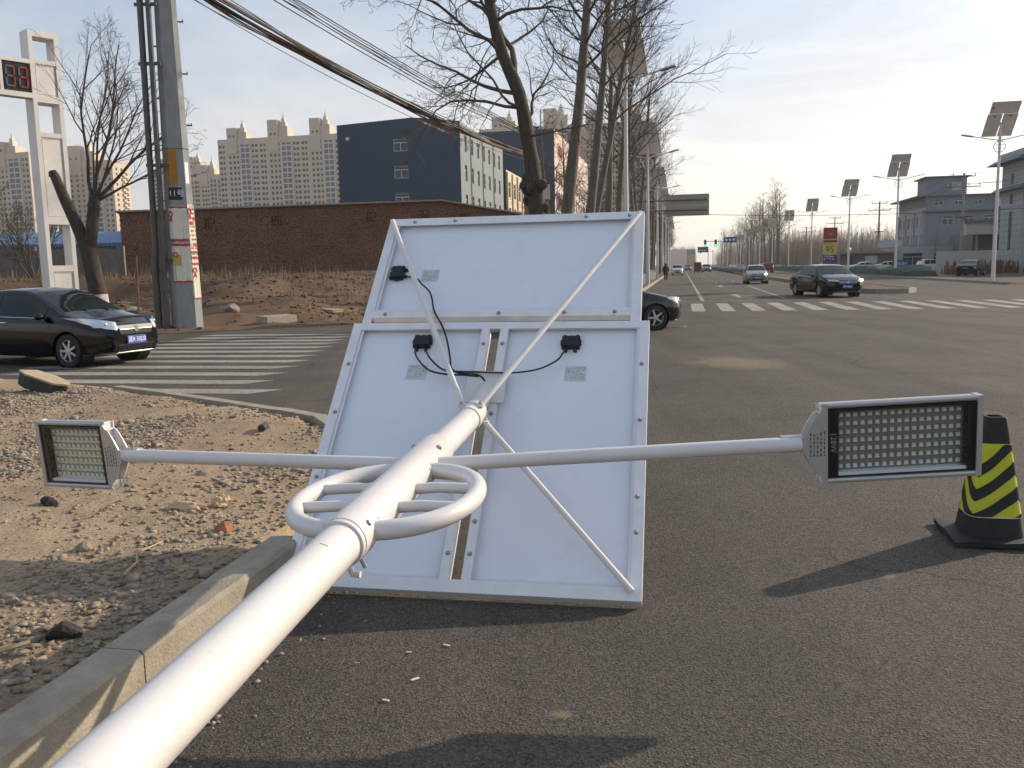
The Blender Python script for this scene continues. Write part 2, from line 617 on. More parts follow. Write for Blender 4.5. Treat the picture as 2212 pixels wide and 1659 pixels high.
def fbm(x, y, octs=4, seed=0, g=0.5):
    s, a, t = 0, 1.0, 0
    for i in range(octs):
        s = s + a * vnoise(x * 2 ** i, y * 2 ** i, seed + i)
        t += a
        a *= g
    return s / t - 0.5


ISLAND = [(-2.13, -40), (-2.13, 4.3), (-2.3, 5.6), (-2.85, 7.05), (-3.7, 8.1), (-5.9, 9.35), (-7.9, 10.3), (-12, 12.0), (-20, 14), (-70, 15.5), (-70, -40)]
FIELD = [(-2.4, 900), (-2.4, 60), (-2.7, 42), (-5, 31), (-10.5, 24.6), (-15, 22.1), (-22, 20.6), (-60, 19.5), (-900, 17), (-900, 900)]
VERGE = [(19.3, 900), (19.3, 57), (20.3, 54.5), (21.6, 57), (22.3, 70), (22.3, 900)]
RIGHT = [(32, 900), (32, 70), (36, 58), (50, 54), (900, 52), (900, 900)]


def inside_dist(poly, u, v):
    """signed distance to a polygon: positive inside"""
    d = np.full(u.shape, 1e9)
    ins = np.zeros(u.shape, bool)
    n = len(poly)
    for i in range(n):
        (x1, y1), (x2, y2) = poly[i], poly[(i + 1) % n]
        ex, ey = x2 - x1, y2 - y1
        t = np.clip(((u - x1) * ex + (v - y1) * ey) / (ex * ex + ey * ey), 0, 1)
        d = np.minimum(d, np.hypot(u - x1 - t * ex, v - y1 - t * ey))
        cond = ((y1 > v) != (y2 > v)) & (u < (x2 - x1) * (v - y1) / (y2 - y1 + 1e-12) + x1)
        ins ^= cond
    return np.where(ins, d, -d)


def sst(x):
    x = np.clip(x, 0, 1)
    return x * x * (3 - 2 * x)


def height(u, v):
    u, v = np.asarray(u, float), np.asarray(v, float)
    z = np.full(u.shape, -0.07)
    nz_ = fbm(u * 1.7, v * 1.7, 4, 3)
    n_f = fbm(u * 9, v * 9, 3, 9)
    # island: flush with the kerb top, loose heaps towards the middle; dirt spills over the lost far kerb
    d = inside_dist(ISLAND, u, v)
    heap = 0.17 + 0.075 * nz_ + 0.035 * n_f + 0.10 * sst((d - 1.2) / 3) * (0.6 + fbm(u * .6, v * .6, 3, 21))
    far = sst((-u - 6.2) / 1.6)
    dd = d + far * (0.35 + 0.9 * fbm(u * .9, v * .9, 3, 5))
    z = np.where(dd > -0.6, np.maximum(z, -0.07 + (heap + 0.07) * sst((dd + 0.02 + far * .3) / (0.10 + far * 0.75))), z)
    # far field: rises away from the street to a bank
    d = inside_dist(FIELD, u, v) + 0.9 * fbm(u * .5, v * .5, 4, 13)
    west = sst((-u - 7.5) / 5)
    rise = 0.05 + west * (0.62 * sst(d / 7) + 0.80 * sst((d - 8 - 2.0 * fbm(u * .18, v * .18, 3, 4)) / 5.5))
    lump = (0.55 * fbm(u * .7, v * .7, 4, 17) + 0.16 * fbm(u * 3.3, v * 3.3, 3, 27)) * sst(d / 1.5) * (0.25 + 0.75 * west)
    hollow = -0.55 * west * np.exp(-(((u + 21) / 4.5) ** 2)) * np.exp(-(((d - 10.5) / 1.7) ** 2))
    z = np.where(d > -0.2, np.maximum(z, -0.07 + (rise + lump + hollow + 0.07) * sst((d + 0.1) / 0.5)), z)
    for poly, hh in ((VERGE, 0.12), (RIGHT, 0.05)):
        d = inside_dist(poly, u, v) + 0.25 * fbm(u, v, 3, 31)
        z = np.where(d > -0.1, np.maximum(z, -0.07 + (hh + 0.12 * nz_ + 0.07) * sst((d + 0.1) / 0.35)), z)
    return z


def hz(u, v):
    return float(height(np.array([u]), np.array([v]))[0])


def lines(segs):
    a = [np.arange(s, e, st) for s, e, st in segs]
    return np.unique(np.round(np.concatenate(a), 4))


us = np.concatenate([[-3000, -1500, -700, -350], lines([(-200, -60, 12), (-60, -26, .8), (-26, -12, .3), (-12, -5.5, .11), (-5.5, -1.9, .05), (-1.9, 18, 2), (18, 24, .5), (24, 60, 3), (60, 240, 20)]), [350, 700, 1500, 3000]])
vs_ = np.concatenate([[-3000, -1000, -300, -80, -40, -20, -8, -3], lines([(0, 6, .05), (6, 13, .10), (13, 19, .5), (19, 46, .3), (46, 80, 1), (80, 240, 8), (240, 600, 60)]), [800, 1500, 3000, 5000]])
UU, VV = np.meshgrid(us, vs_)
ZZ = height(UU, VV)
P3 = UU[..., None] * RU + VV[..., None] * RD
P3[..., 2] = ZZ
nu_, nv_ = len(us), len(vs_)
idx = np.arange(nu_ * nv_).reshape(nv_, nu_)
F = np.stack([idx[:-1, :-1], idx[:-1, 1:], idx[1:, 1:], idx[1:, :-1]], -1).reshape(-1, 4)
gme = fastmesh('ground', P3.reshape(-1, 3), F, m_soil, True)
gme.materials.append(m_dirt)
cu = (UU[:-1, :-1] + UU[1:, 1:]) / 2
cv = (VV[:-1, :-1] + VV[1:, 1:]) / 2
gme.polygons.foreach_set('material_index', ((cv < 17.5) & (cu < 10)).astype(np.int32).ravel())
link('ground', gme, kind='structure')

# asphalt sheet, the dirt rises through it at the edges
m_far = 900
mb = MB()
roadpoly = [(-120, -60), (60, -60), (60, 60), (32.6, 66), (32.6, m_far), (-2.9, m_far), (-2.9, 45), (-6, 31), (-13, 25.5), (-120, 24)]
mb.add([W(a, b, 0.0) for a, b in roadpoly], [tuple(range(len(roadpoly)))])
mb.build('road', m_asph, kind='structure')

# ------------------------------------------------------------------ road markings
PZ = 0.004
cross = link('crosswalk', None, kind='structure')
k = 0
for i in range(14):                                     # stripes of the crossing over the side street
    v = 10.7 + i * 0.98 * (1 - .004 * i)
    ur = -5.75 - 0.245 * (v - 10.6) + (0.35 if i == 0 else 0)
    ul = ur - 4.6 + 0.12 * (i - 6)
    if v > 21.6:
        break
    o = MB().add([W(ul - .30, v, PZ), W(ur - .30, v, PZ), W(ur, v + .43, PZ), W(ul, v + .43, PZ)], [(0, 1, 2, 3)]).build('stripe', m_paint, cross)
cross2 = link('crosswalk', None, kind='structure')
for i in range(20):                                     # stripes over the main road
    u = -1.62 + i * 1.0
    MB().add([W(u, 30.5, PZ), W(u + .46, 30.5, PZ), W(u + .48, 36.6, PZ), W(u + .02, 36.6, PZ)], [(0, 1, 2, 3)]).build('stripe', m_paint, cross2)
mk = link('lane_marking', None, kind='structure')


def strip(u0, v0, u1, v1, wd, name='line'):
    a, b = Vector((u0, v0, 0)), Vector((u1, v1, 0))
    t = (b - a).normalized()
    n = Vector((-t.y, t.x, 0)) * wd / 2
    return MB().add([W(*(p.xy), PZ) for p in (a - n, b - n, b + n, a + n)], [(0, 1, 2, 3)]).build(name, m_paint, mk)


strip(-2.0, 38.9, 4.7, 38.9, .18, 'stop_line')
strip(.95, 39.1, 1.2, 420, .16)
strip(4.6, 41.2, 4.75, 66, .14)
for i in range(22):
    strip(4.75, 72 + i * 10, 4.8, 75.5 + i * 10, .14, 'dash')
for i in range(12):
    strip(2.95, 66 + i * 9, 2.95, 69 + i * 9, .12, 'dash')
for cu_, cv_ in ((2.75, 42.6), (2.75, 62)):                  # straight-and-right arrows
    mb = MB()
    def ar(pts):
        mb.add([W(cu_ + a, cv_ + b, PZ) for a, b in pts], [tuple(range(len(pts)))])
    ar([(-.10, 0), (.10, 0), (.10, 3.2), (-.10, 3.2)])
    ar([(.10, 1.6), (.75, 2.4), (.75, 2.75), (.10, 2.0)])
    ar([(.55, 3.1), (.55, 2.05), (1.0, 2.95)])
    ar([(-.35, 3.2), (.35, 3.2), (0, 5.2)])
    mb.build('arrow', m_paint, mk, fix=False)

# ------------------------------------------------------------------ kerbs


def kerb_run(name, pts, h=.2, wd=.15, length=1.0, side=1, mat=m_kerb, z0=-.12):
    """kerb stones along a polyline in (u, v); the road face follows the line"""
    root = link(name, None, kind='structure')
    pts = [Vector((a, b, 0)) for a, b in pts]
    cum = [0]
    for a, b in zip(pts, pts[1:]):
        cum.append(cum[-1] + (b - a).length)

    def at(s):
        for i in range(len(pts) - 1):
            if s <= cum[i + 1] or i == len(pts) - 2:
                return pts[i].lerp(pts[i + 1], (s - cum[i]) / (cum[i + 1] - cum[i]))
    s = 0
    while s < cum[-1] - .2:
        e = min(s + length - .008, cum[-1])
        a, b = at(s), at(e)
        t = (b - a).normalized()
        n = Vector((-t.y, t.x, 0)) * side
        jx = rng.uniform(-.008, .008)
        a2, b2 = a + n * jx, b + n * jx
        hh = h + rng.uniform(-.006, .006)
        ch = .018
        prof = [(0, z0), (0, hh - ch), (ch, hh), (wd, hh), (wd, z0)]
        mb = MB()
        vs = [W(*(p + n * q).xy, zz) for p in (a2, b2) for q, zz in prof]
        k = len(prof)
        mb.add(vs, [tuple(range(k)), tuple(range(2 * k - 1, k - 1, -1))] + [(i, (i + 1) % k, k + (i + 1) % k, k + i) for i in range(k)])
        mb.build('kerb_stone', mat, root)
        s += length
    return root


kerb_run('kerb', [(-1.96, -2.85), (-1.96, 4.16)], h=.225, wd=.17, length=1.4)
kerb_run('kerb', [(-2.15, 5.45), (-2.70, 7.0), (-3.55, 8.2), (-5.9, 9.5), (-7.2, 10.15)], h=.19, wd=.15, length=.75)
kerb_run('kerb', [(-2.25, 44), (-2.25, 150)], h=.16, wd=.16, length=2.0)
# median with soil between kerbs
MEDP = [(8.7, 150), (8.7, 46.6), (9.2, 45.2), (11.0, 45.0), (11.5, 46.4), (11.5, 150)]
kerb_run('kerb', MEDP, h=.24, wd=.16, length=1.5, side=1)
mb = MB()
mb.add([W(a, b, .2) for a, b in [(8.8, 320), (8.8, 46.7), (9.25, 45.35), (10.9, 45.2), (11.35, 46.5), (11.4, 320)]], [(0, 1, 2, 3, 4, 5)])
mb.build('median_soil', m_soil, kind='structure')
kerb_run('kerb', [(19.2, 57), (19.2, 150)], h=.16, wd=.14, length=2.0, side=-1)

mh_ = thing('manhole_cover', 'round manhole cover with a pale rim beside the nose of the dark car', 'manhole cover', W(-.25, 23.2, 0))
MB().lathe([(.40, .0), (.40, .012), (.37, .013), (.37, .004)], 32).build('rim', M('manhole rim', (.26, .25, .23), .7), mh_, True)
MB().lathe([(.001, .009), (.365, .009), (.365, .0)], 32).build('cover', M('cast iron', (.055, .05, .045), .6, .4, var=.2, scale=9), mh_)


def stain(u, v, r, col, seed, asp=1.0):
    '''dried mud spot: thin sheet whose cover fades out raggedly'''
    mt = bpy.data.materials.new('mud stain')
    mt.use_nodes = True
    N, L = mt.node_tree.nodes, mt.node_tree.links
    b = N['Principled BSDF']
    b.inputs['Base Color'].default_value = (*col, 1)
    b.inputs['Roughness'].default_value = .95
    t = N.new('ShaderNodeTexCoord')
    ln = N.new('ShaderNodeVectorMath')
    ln.operation = 'LENGTH'
    sc_ = N.new('ShaderNodeMapping')
    sc_.inputs['Scale'].default_value = (1 / r, 1 / (r * asp), 0)
    L.new(t.outputs['Object'], sc_.inputs['Vector'])
    L.new(sc_.outputs['Vector'], ln.inputs[0])
    n = nd(mt, 'ShaderNodeTexNoise', Scale=3.0 / r, Detail=8.0, Roughness=.75)
    L.new(t.outputs['Object'], n.inputs['Vector'])
    m1 = N.new('ShaderNodeMath')
    m1.operation = 'SUBTRACT'
    L.new(n.outputs['Fac'], m1.inputs[0])
    m2 = N.new('ShaderNodeMath')
    m2.operation = 'MULTIPLY'
    m2.inputs[1].default_value = .62
    L.new(ln.outputs['Value'], m2.inputs[0])
    L.new(m2.outputs[0], m1.inputs[1])
    L.new(ramp(mt, m1.outputs[0], -.02, .34, (0, 0, 0), (.42, .42, .42)), b.inputs['Alpha'])
    o = MB().add([(-r * 1.2, -r * asp * 1.2, 0), (r * 1.2, -r * asp * 1.2, 0), (r * 1.2, r * asp * 1.2, 0), (-r * 1.2, r * asp * 1.2, 0)], [(0, 1, 2, 3)]).build('mud_stain', mt, None, kind='structure', loc=W(u, v, .0025), rot=(0, 0, seed))
    return o


for i_, (u_, v_, r_s, a_s) in enumerate(((-.42, 2.92, .07, .7), (1.05, 4.55, .10, .5), (2.05, 3.55, .10, .8), (1.75, 2.75, .10, .8), (.9, 14.5, 1.6, .8))):
    stain(u_, v_, r_s, (.36, .28, .19), i_ * 1.3, a_s)

# ------------------------------------------------------------------ gravel and rubble
ICO_V = None


def ico():
    global ICO_V
    t = (1 + 5 ** .5) / 2
    v = np.array([(-1, t, 0), (1, t, 0), (-1, -t, 0), (1, -t, 0), (0, -1, t), (0, 1, t), (0, -1, -t), (0, 1, -t), (t, 0, -1), (t, 0, 1), (-t, 0, -1), (-t, 0, 1)], float)
    v /= np.linalg.norm(v[0])
    f = np.array([(0, 11, 5), (0, 5, 1), (0, 1, 7), (0, 7, 10), (0, 10, 11), (1, 5, 9), (5, 11, 4), (11, 10, 2), (10, 7, 6), (7, 1, 8), (3, 9, 4), (3, 4, 2), (3, 2, 6), (3, 6, 8), (3, 8, 9), (4, 9, 5), (2, 4, 11), (6, 2, 10), (8, 6, 7), (9, 8, 1)])
    return v, f


def stones(name, U, V, S, mat, flat=.6, **kw):
    """many small angular stones lying on the terrain, one mesh"""
    v, f = ico()
    n = len(U)
    vv = v[None] * (0.5 + 0.95 * nrg.random((n, 12, 1)))
    vv = vv * (S[:, None, None] * np.stack([0.8 + .7 * nrg.random(n), 0.8 + .7 * nrg.random(n), flat * (.6 + .7 * nrg.random(n))], -1)[:, None, :])
    a = nrg.random(n) * 6.283
    ca, sa = np.cos(a)[:, None], np.sin(a)[:, None]
    x = vv[..., 0] * ca - vv[..., 1] * sa
    y = vv[..., 0] * sa + vv[..., 1] * ca
    z = height(U, V)
    z = np.maximum(z, 0.0) + S * .22
    base = U[:, None] * RU + V[:, None] * RD
    Vx = np.stack([x + base[:, 0:1], y + base[:, 1:2], vv[..., 2] + z[:, None]], -1)
    Fx = f[None] + (np.arange(n) * 12)[:, None, None]
    return link(name, fastmesh(name, Vx.reshape(-1, 3), Fx.reshape(-1, 3), mat), **kw)


def scatter_uv(n, u0, u1, v0, v1, dens):
    U = nrg.uniform(u0, u1, n * 6)
    V = nrg.uniform(v0, v1, n * 6)
    keep = nrg.random(n * 6) < dens(U, V)
    return U[keep][:n], V[keep][:n]


def dens_island(U, V):
    d = inside_dist(ISLAND, U, V)
    q = fbm(U * .8, V * .8, 4, 41) + .5
    near = np.exp(-((U + 2.9) / .8) ** 2) * .9
    return (d > .03) * np.clip((q - .46) * 4.5 + near * .7, .03, 1)


U, V = scatter_uv(26000, -9, -2.1, .3, 10, dens_island)
S = .005 + .016 * nrg.random(len(U)) ** 2.4
S = np.where(nrg.random(len(U)) < .02, S * 2.0, S)
stones('gravel', U, V, S, m_stone, label='loose pale gravel strewn over the bare dirt behind the kerb', cat='gravel', kind='stuff')
U, V = scatter_uv(8000, -9, -2.1, .3, 10, lambda a, b: (inside_dist(ISLAND, a, b) > .03) * np.clip((fbm(a * 1.1, b * 1.1, 4, 47) + .5 - .38) * 3, .08, 1))
S = .003 + .014 * nrg.random(len(U)) ** 3
stones('dirt_clods', U, V, S, m_dirt, .7, label='crumbled dirt clods over the island behind the kerb', cat='clods', kind='stuff')
U, V = scatter_uv(700, -2.35, -1.0, .3, 5.2, lambda a, b: np.exp(-((a + 1.9) / .25) ** 2) * (a > -1.93))
S = .003 + .009 * nrg.random(len(U)) ** 3
stones('kerb_grit', U, V, S, m_stone, .7, label='grit gathered along the foot of the kerb', cat='grit', kind='stuff')
U, V = scatter_uv(9000, -45, -7, 21, 40, lambda a, b: (inside_dist(FIELD, a, b) > .2) * np.clip((fbm(a * .4, b * .4, 3, 61) + .5 - .3) * 2, .1, 1))
S = .018 + .07 * nrg.random(len(U)) ** 4
stones('rubble', U, V, S, M('rubble', (0.13, 0.09, 0.06), .95, var=.6, scale=3, world_co=True), label='scattered clods and stones over the brown field', cat='rubble', kind='stuff')

# dry grass on the field and bank


def grass(name, n, u0, u1, v0, v1, dens, hmin, hmax, mat, lean=.5, wd=.012, **kw):
    U, V = scatter_uv(n, u0, u1, v0, v1, dens)
    n = len(U)
    Z = height(U, V) - .02
    H = hmin + (hmax - hmin) * nrg.random(n) ** 2
    a = nrg.random(n) * 6.283
    l = H * lean * nrg.random(n)
    base = U[:, None] * RU + V[:, None] * RD
    base[:, 2] = Z
    dx = np.stack([np.cos(a), np.sin(a), np.zeros(n)], -1)
    px = np.stack([-np.sin(a), np.cos(a), np.zeros(n)], -1) * (wd * (0.6 + .8 * nrg.random(n)))[:, None]
    p0, p1 = base - px, base + px
    mid = base + dx * (l * .35)[:, None]
    mid[:, 2] += H * .6
    tip = base + dx * l[:, None]
    tip[:, 2] += H
    Vx = np.stack([p0, p1, mid + px * .7, mid - px * .7, tip], 1)
    o = (np.arange(n) * 5)[:, None, None]
    Fx = np.array([[0, 1, 2], [0, 2, 3], [3, 2, 4]])[None] + o
    return link(name, fastmesh(name, Vx.reshape(-1, 3), Fx.reshape(-1, 3), mat), **kw)


m_dry = M('dry grass', (0.15, 0.10, 0.055), .9, col2=(0.25, 0.175, 0.10), scale=2.0, world_co=True)
grass('dry_grass', 15000, -46, -8, 23, 48, lambda a, b: (inside_dist(FIELD, a, b) > 2) * np.clip((fbm(a * .35, b * .35, 3, 71) + .5 - .42) * 3 + (inside_dist(FIELD, a, b) > 9) * .25, 0, 1), .05, .34, m_dry, label='dry straw coloured grass on the brown bank', cat='grass', kind='stuff')
grass('dry_weeds', 2600, -46, -10, 33, 46, lambda a, b: (inside_dist(FIELD, a, b) > 12) * np.clip((fbm(a * .3, b * .3, 3, 77) + .5 - .5) * 4, 0, 1), .2, .75, m_dry, lean=.35, label='taller dry weeds in front of the brick wall', cat='weeds', kind='stuff')

grass('straw_litter', 420, -8, -2.15, .5, 9, lambda a, b: (inside_dist(ISLAND, a, b) > .05) * .5, .012, .03, M('straw', (.42, .33, .2), .9), lean=5, wd=.0022, label='bits of dry straw lying on the island dirt', cat='straw', kind='stuff')


def rock(name, u, v, size, mat, seed, label, cat, rz=0, sub=2, lift=.3, zz=None):
    """one irregular lump"""
    r = random.Random(seed)
    bm = bmesh.new()
    bmesh.ops.create_icosphere(bm, subdivisions=sub, radius=1)
    offs = [Vector((r.uniform(-1, 1), r.uniform(-1, 1), r.uniform(-1, 1))).normalized() for _ in range(9)]
    cut = [r.uniform(.45, .85) for _ in offs]
    for vtx in bm.verts:
        for o, c in zip(offs, cut):
            d = vtx.co.dot(o)
            if d > c:
                vtx.co -= o * (d - c) * .9
        vtx.co *= 1 + r.uniform(-.05, .05)
        vtx.co = Vector((vtx.co.x * size[0], vtx.co.y * size[1], vtx.co.z * size[2]))
    me = bpy.data.meshes.new(name)
    bm.to_mesh(me)
    bm.free()
    me.materials.append(mat)
    z = max(hz(u, v), 0) if zz is None else zz
    p = W(u, v, z + size[2] * lift)
    return link(name, me, None, p, (0, 0, rz), label, cat)


m_rock = M('grey rock', (0.25, 0.21, 0.17), .9, var=.25, scale=12, bump=.5, bscale=30)
m_drock = M('dark clinker', (0.035, 0.03, 0.027), .9, var=.4, scale=20, bump=.8, bscale=40)
m_redb = M('broken red brick', (0.36, 0.16, 0.09), .9, var=.25, scale=15)
m_bag = M('plastic bag', (0.62, 0.56, 0.48), .35, var=.1, scale=10)
m_bagt = M('tan cloth', (0.52, 0.36, 0.22), .8, var=.15, scale=10)
rock('rock', -3.14, 3.98, (.05, .04, .04), m_rock, 3, 'dark grey angular stone lying alone on the bare dirt', 'stone')
rock('clinker_lump', -3.91, 4.69, (.07, .06, .05), m_drock, 4, 'black clinker lump on the dirt below the left lamp head', 'clinker')
rock('clinker_lump', -2.45, 2.95, (.085, .07, .05), m_drock, 5, 'larger black clinker lump in the shaded gravel beside the kerb', 'clinker')
rock('brick_fragment', -2.52, 4.35, (.065, .05, .045), m_redb, 6, 'broken red brick piece behind the end of the kerb', 'brick')
rock('rock', -2.9, 3.2, (.035, .03, .025), m_rock, 13, 'pale rounded stone in the shaded gravel', 'stone')
rock('rock', -3.4, 5.6, (.05, .04, .03), m_rock, 14, 'flat beige stone among gravel under the left lamp arm', 'stone')
rock('rock', -14.6, 26.4, (.34, .28, .22), m_rock, 8, 'big dark boulder on the brown field', 'boulder', lift=.55)
m_slab = M('broken asphalt', (0.045, 0.042, 0.038), .9, var=.5, scale=25, bump=1.0, bscale=35)
mb = MB()
mb.prism([(-.42, -.16), (-.2, -.24), (.36, -.18), (.46, .0), (.30, .17), (-.1, .22), (-.40, .14)], (0, .13))
o = mb.build('asphalt_slab', m_slab, None, label='broken slab of old asphalt tilted on the dirt by the crossing', cat='slab')
o.location = W(-8.05, 9.75, hz(-8.1, 9.75) - .0)
o.rotation_euler = (R_(-6), R_(13), R_(-26))
o.scale = (.85, .75, 1.25)
MB().prism([(-.43, -.17), (-.2, -.25), (.37, -.19), (.47, .0), (.31, .18), (-.1, .23), (-.41, .15)], (.131, .15)).build('top_crust', M('dusty crust', (0.40, 0.31, 0.22), .95, var=.15, scale=9), o)


def crumple(name, u, v, size, mat, seed, label, cat, rz=0, sub=3):
    r = random.Random(seed)
    bm = bmesh.new()
    bmesh.ops.create_icosphere(bm, subdivisions=sub, radius=1)
    from mathutils import noise as mn
    for vtx in bm.verts:
        q = vtx.co * 2.2 + Vector((seed * 3.1, 0, 0))
        k = 1 + .55 * mn.noise(q) + .4 * abs(mn.noise(q * 2.3))
        vtx.co = Vector((vtx.co.x * size[0] * k, vtx.co.y * size[1] * k, max(vtx.co.z, -.15) * size[2] * k))
    me = bpy.data.meshes.new(name)
    bm.to_mesh(me)
    bm.free()
    me.materials.append(mat)
    return link(name, me, None, W(u, v, max(hz(u, v), 0) + .01), (0, 0, rz), label, cat)


crumple('cloth_scrap', -3.02, 4.78, (.12, .045, .035), m_bagt, 3, 'crumpled tan cloth scrap lying on the gravel', 'cloth', R_(-14))
crumple('paper_wad', -2.84, 4.88, (.05, .045, .045), M('kraft paper', (0.55, 0.41, 0.25), .8, var=.15, scale=14), 9, 'balled brown paper next to the tan cloth scrap', 'paper', .3)
crumple('plastic_bag', -4.75, 8.75, (.16, .08, .05), m_bag, 5, 'translucent white plastic bag on the far kerb of the island', 'bag', R_(-20))
crumple('plastic_bag', -17.6, 25.7, (.2, .12, .1), m_bag, 6, 'white plastic bag in the hollow of the brown field', 'bag')
m_gbag = M('green plastic', (0.05, 0.22, 0.13), .4)
crumple('plastic_bag', -22.0, 29.0, (.18, .1, .14), m_gbag, 8, 'green plastic bag behind the forked tree', 'bag')


def stick(name, pts, r, mat, label, cat):
    p0 = Vector(pts[0])
    return link(name, MB().tube([Vector(p) - p0 for p in pts], r, 5).mesh(name, mat, True), None, p0, None, label, cat)


m_straw = M('pale twig', (0.45, 0.33, 0.2), .9)


def gp(u, v, dz=.01):
    return W(u, v, max(hz(u, v), 0) + dz)


stick('twig', [gp(-2.62, 3.58), gp(-2.66, 3.75, .025), gp(-2.74, 3.86, .02), gp(-2.76, 4.12, .015)], [.006, .006, .005, .003], m_straw, 'thin pale twig lying at the edge of the panel shadow', 'twig')
stick('branch', [gp(-2.75, 2.55), gp(-2.6, 2.68, .02), gp(-2.48, 2.8, .03)], [.014, .012, .01], m_straw, 'thick broken branch in the gravel at the left edge', 'branch')
MB().tube([(0, -.07, 0), (0, .07, 0)], .035, 12).build('tin_can', M('dark can', (0.03, 0.035, 0.03), .5), None, True, label='dark crushed can lying in the gravel on the island', cat='can').location = gp(-3.78, 7.32, .03)
m_wrap = [M('litter white', (0.72, 0.70, 0.66), .6), M('litter blue', (0.05, 0.25, 0.5), .5), M('litter red', (0.5, 0.05, 0.04), .5), M('litter yellow', (0.5, 0.36, 0.08), .6)]
LIT = [(-.98, 3.42, 0, .03, 'white paper shred nearest the panel foot'), (-1.02, 3.1, 0, .035, 'white stick litter just past the panel shadow'), (-1.12, 3.33, 0, .022, 'tiny white shred left of the pole shadow'), (-1.08, 2.92, 0, .028, 'white shred on the asphalt beyond the pole'),
       (-1.3, 3.2, 3, .02, 'yellow cigarette butt lying close to the fallen pole'), (1.22, 2.52, 1, .018, 'blue plastic strip on the asphalt, upper of the blue pair'), (1.15, 2.45, 1, .02, 'blue plastic strip on the asphalt, lower of the blue pair'), (.62, 2.55, 2, .016, 'red plastic bit on the asphalt near the lower edge'), (1.62, 2.9, 1, .014, 'blue plastic bit farthest right on the asphalt')]
for u, v, mi, sz, lb in LIT:
    q = rng.uniform(0, 3)
    MB().box((0, 0, 0), (sz, sz * .28, .004), Matrix.Rotation(.15, 3, 'X')).build('litter', m_wrap[mi], None, label=lb, cat='litter', loc=W(u, v, .007), rot=(0, 0, q))
for u, v, lb in ((-12.2, 24.9, 'pale concrete kerb block lying on the field beside the panel'), (-11.8, 28.0, 'concrete slab lying flat farther up the field')):
    big = v < 26
    MB().box((0, 0, .14 if big else .05), (.55 if big else 1.0, 1.1 if big else .5, .28 if big else .1)).build('concrete_block', m_kerb, None, label=lb, cat='block', loc=W(u, v, hz(u, v) - .03), rot=(0, .04, R_(-38)))

# ------------------------------------------------------------------ text


def text_mesh(txt, size, mat, depth=.0, name='lettering', ax='CENTER', shear=0.0):
    cv = bpy.data.curves.new('txt', 'FONT')
    cv.body = txt
    cv.size = size
    cv.align_x = ax
    cv.align_y = 'CENTER'
    cv.extrude = depth
    cv.shear = shear
    cv.resolution_u = 3
    to = bpy.data.objects.new('txt', cv)
    C.objects.link(to)
    dg = bpy.context.evaluated_depsgraph_get()
    me = bpy.data.meshes.new_from_object(to.evaluated_get(dg))
    bpy.data.objects.remove(to)
    me.name = name
    me.materials.clear()
    me.materials.append(mat)
    return me


# ------------------------------------------------------------------ the fallen solar street lamp
PB = Vector((0.579, 3.893, 0.045))                  # lower right corner of the panel rack, on the asphalt
PS = Vector((0.13083, 0.68553, 0.71620))            # up the rack
PW = Vector((0.98234, -0.18711, -0.00035))          # across the rack
PN = Vector((-0.13377, -0.70359, 0.69790))          # out of the back of the rack
FL = Vector((-0.31, 4.06, 0.0))                     # foot of the thing
lamp = thing('fallen_street_lamp', 'white solar street lamp lying on the road, three panels propped up, two lamp arms spread', 'street lamp', FL)
TP = Matrix((PW, PS, PN)).transposed().to_4x4()
TP.translation = PB - FL                            # rack coordinates -> thing


def rackpt(a, b, c=0.0):
    return TP @ Vector((a, b, c))


def module(x0, x1, y0, y1, name_lab):
    """one photovoltaic module: aluminium frame with recessed back sheet and cells in front"""
    mb = MB(TP)
    fw_, d0, d1 = .034, -.040, .0
    for a, b in (((x0, y0, d0), (x1, y0 + .004, d1)), ((x0, y1 - .004, d0), (x1, y1, d1)), ((x0, y0 + .004, d0), (x0 + .004, y1 - .004, d1)), ((x1 - .004, y0 + .004, d0), (x1, y1 - .004, d1))):
        mb.b2(a, b)
    for a, b in (((x0 + .004, y0 + .004, -.003), (x1 - .004, y0 + fw_, 0)), ((x0 + .004, y1 - fw_, -.003), (x1 - .004, y1 - .004, 0)), ((x0 + .004, y0 + fw_, -.003), (x0 + fw_, y1 - fw_, 0)), ((x1 - fw_, y0 + fw_, -.003), (x1 - .004, y1 - fw_, 0))):
        mb.b2(a, b)
    fr = mb.build('solar_panel', m_alu, lamp)
    fr['label'] = name_lab
    MB(TP).b2((x0 + .0045, y0 + .0045, -.0325), (x1 - .0045, y1 - .0045, -.029)).build('back_sheet', m_sheet, fr)
    MB(TP).b2((x0 + .0045, y0 + .0045, -.0375), (x1 - .0045, y1 - .0045, -.0335)).build('cell_glass', m_cell, fr)
    return fr


pl = module(-1.765, -.955, .03, 1.70, 'lower left solar panel seen from behind')
pr = module(-.855, -.03, .03, 1.70, 'lower right solar panel seen from behind')
pu = module(-1.715, -.085, 1.80, 2.63, 'upper solar panel seen from behind, set crosswise')
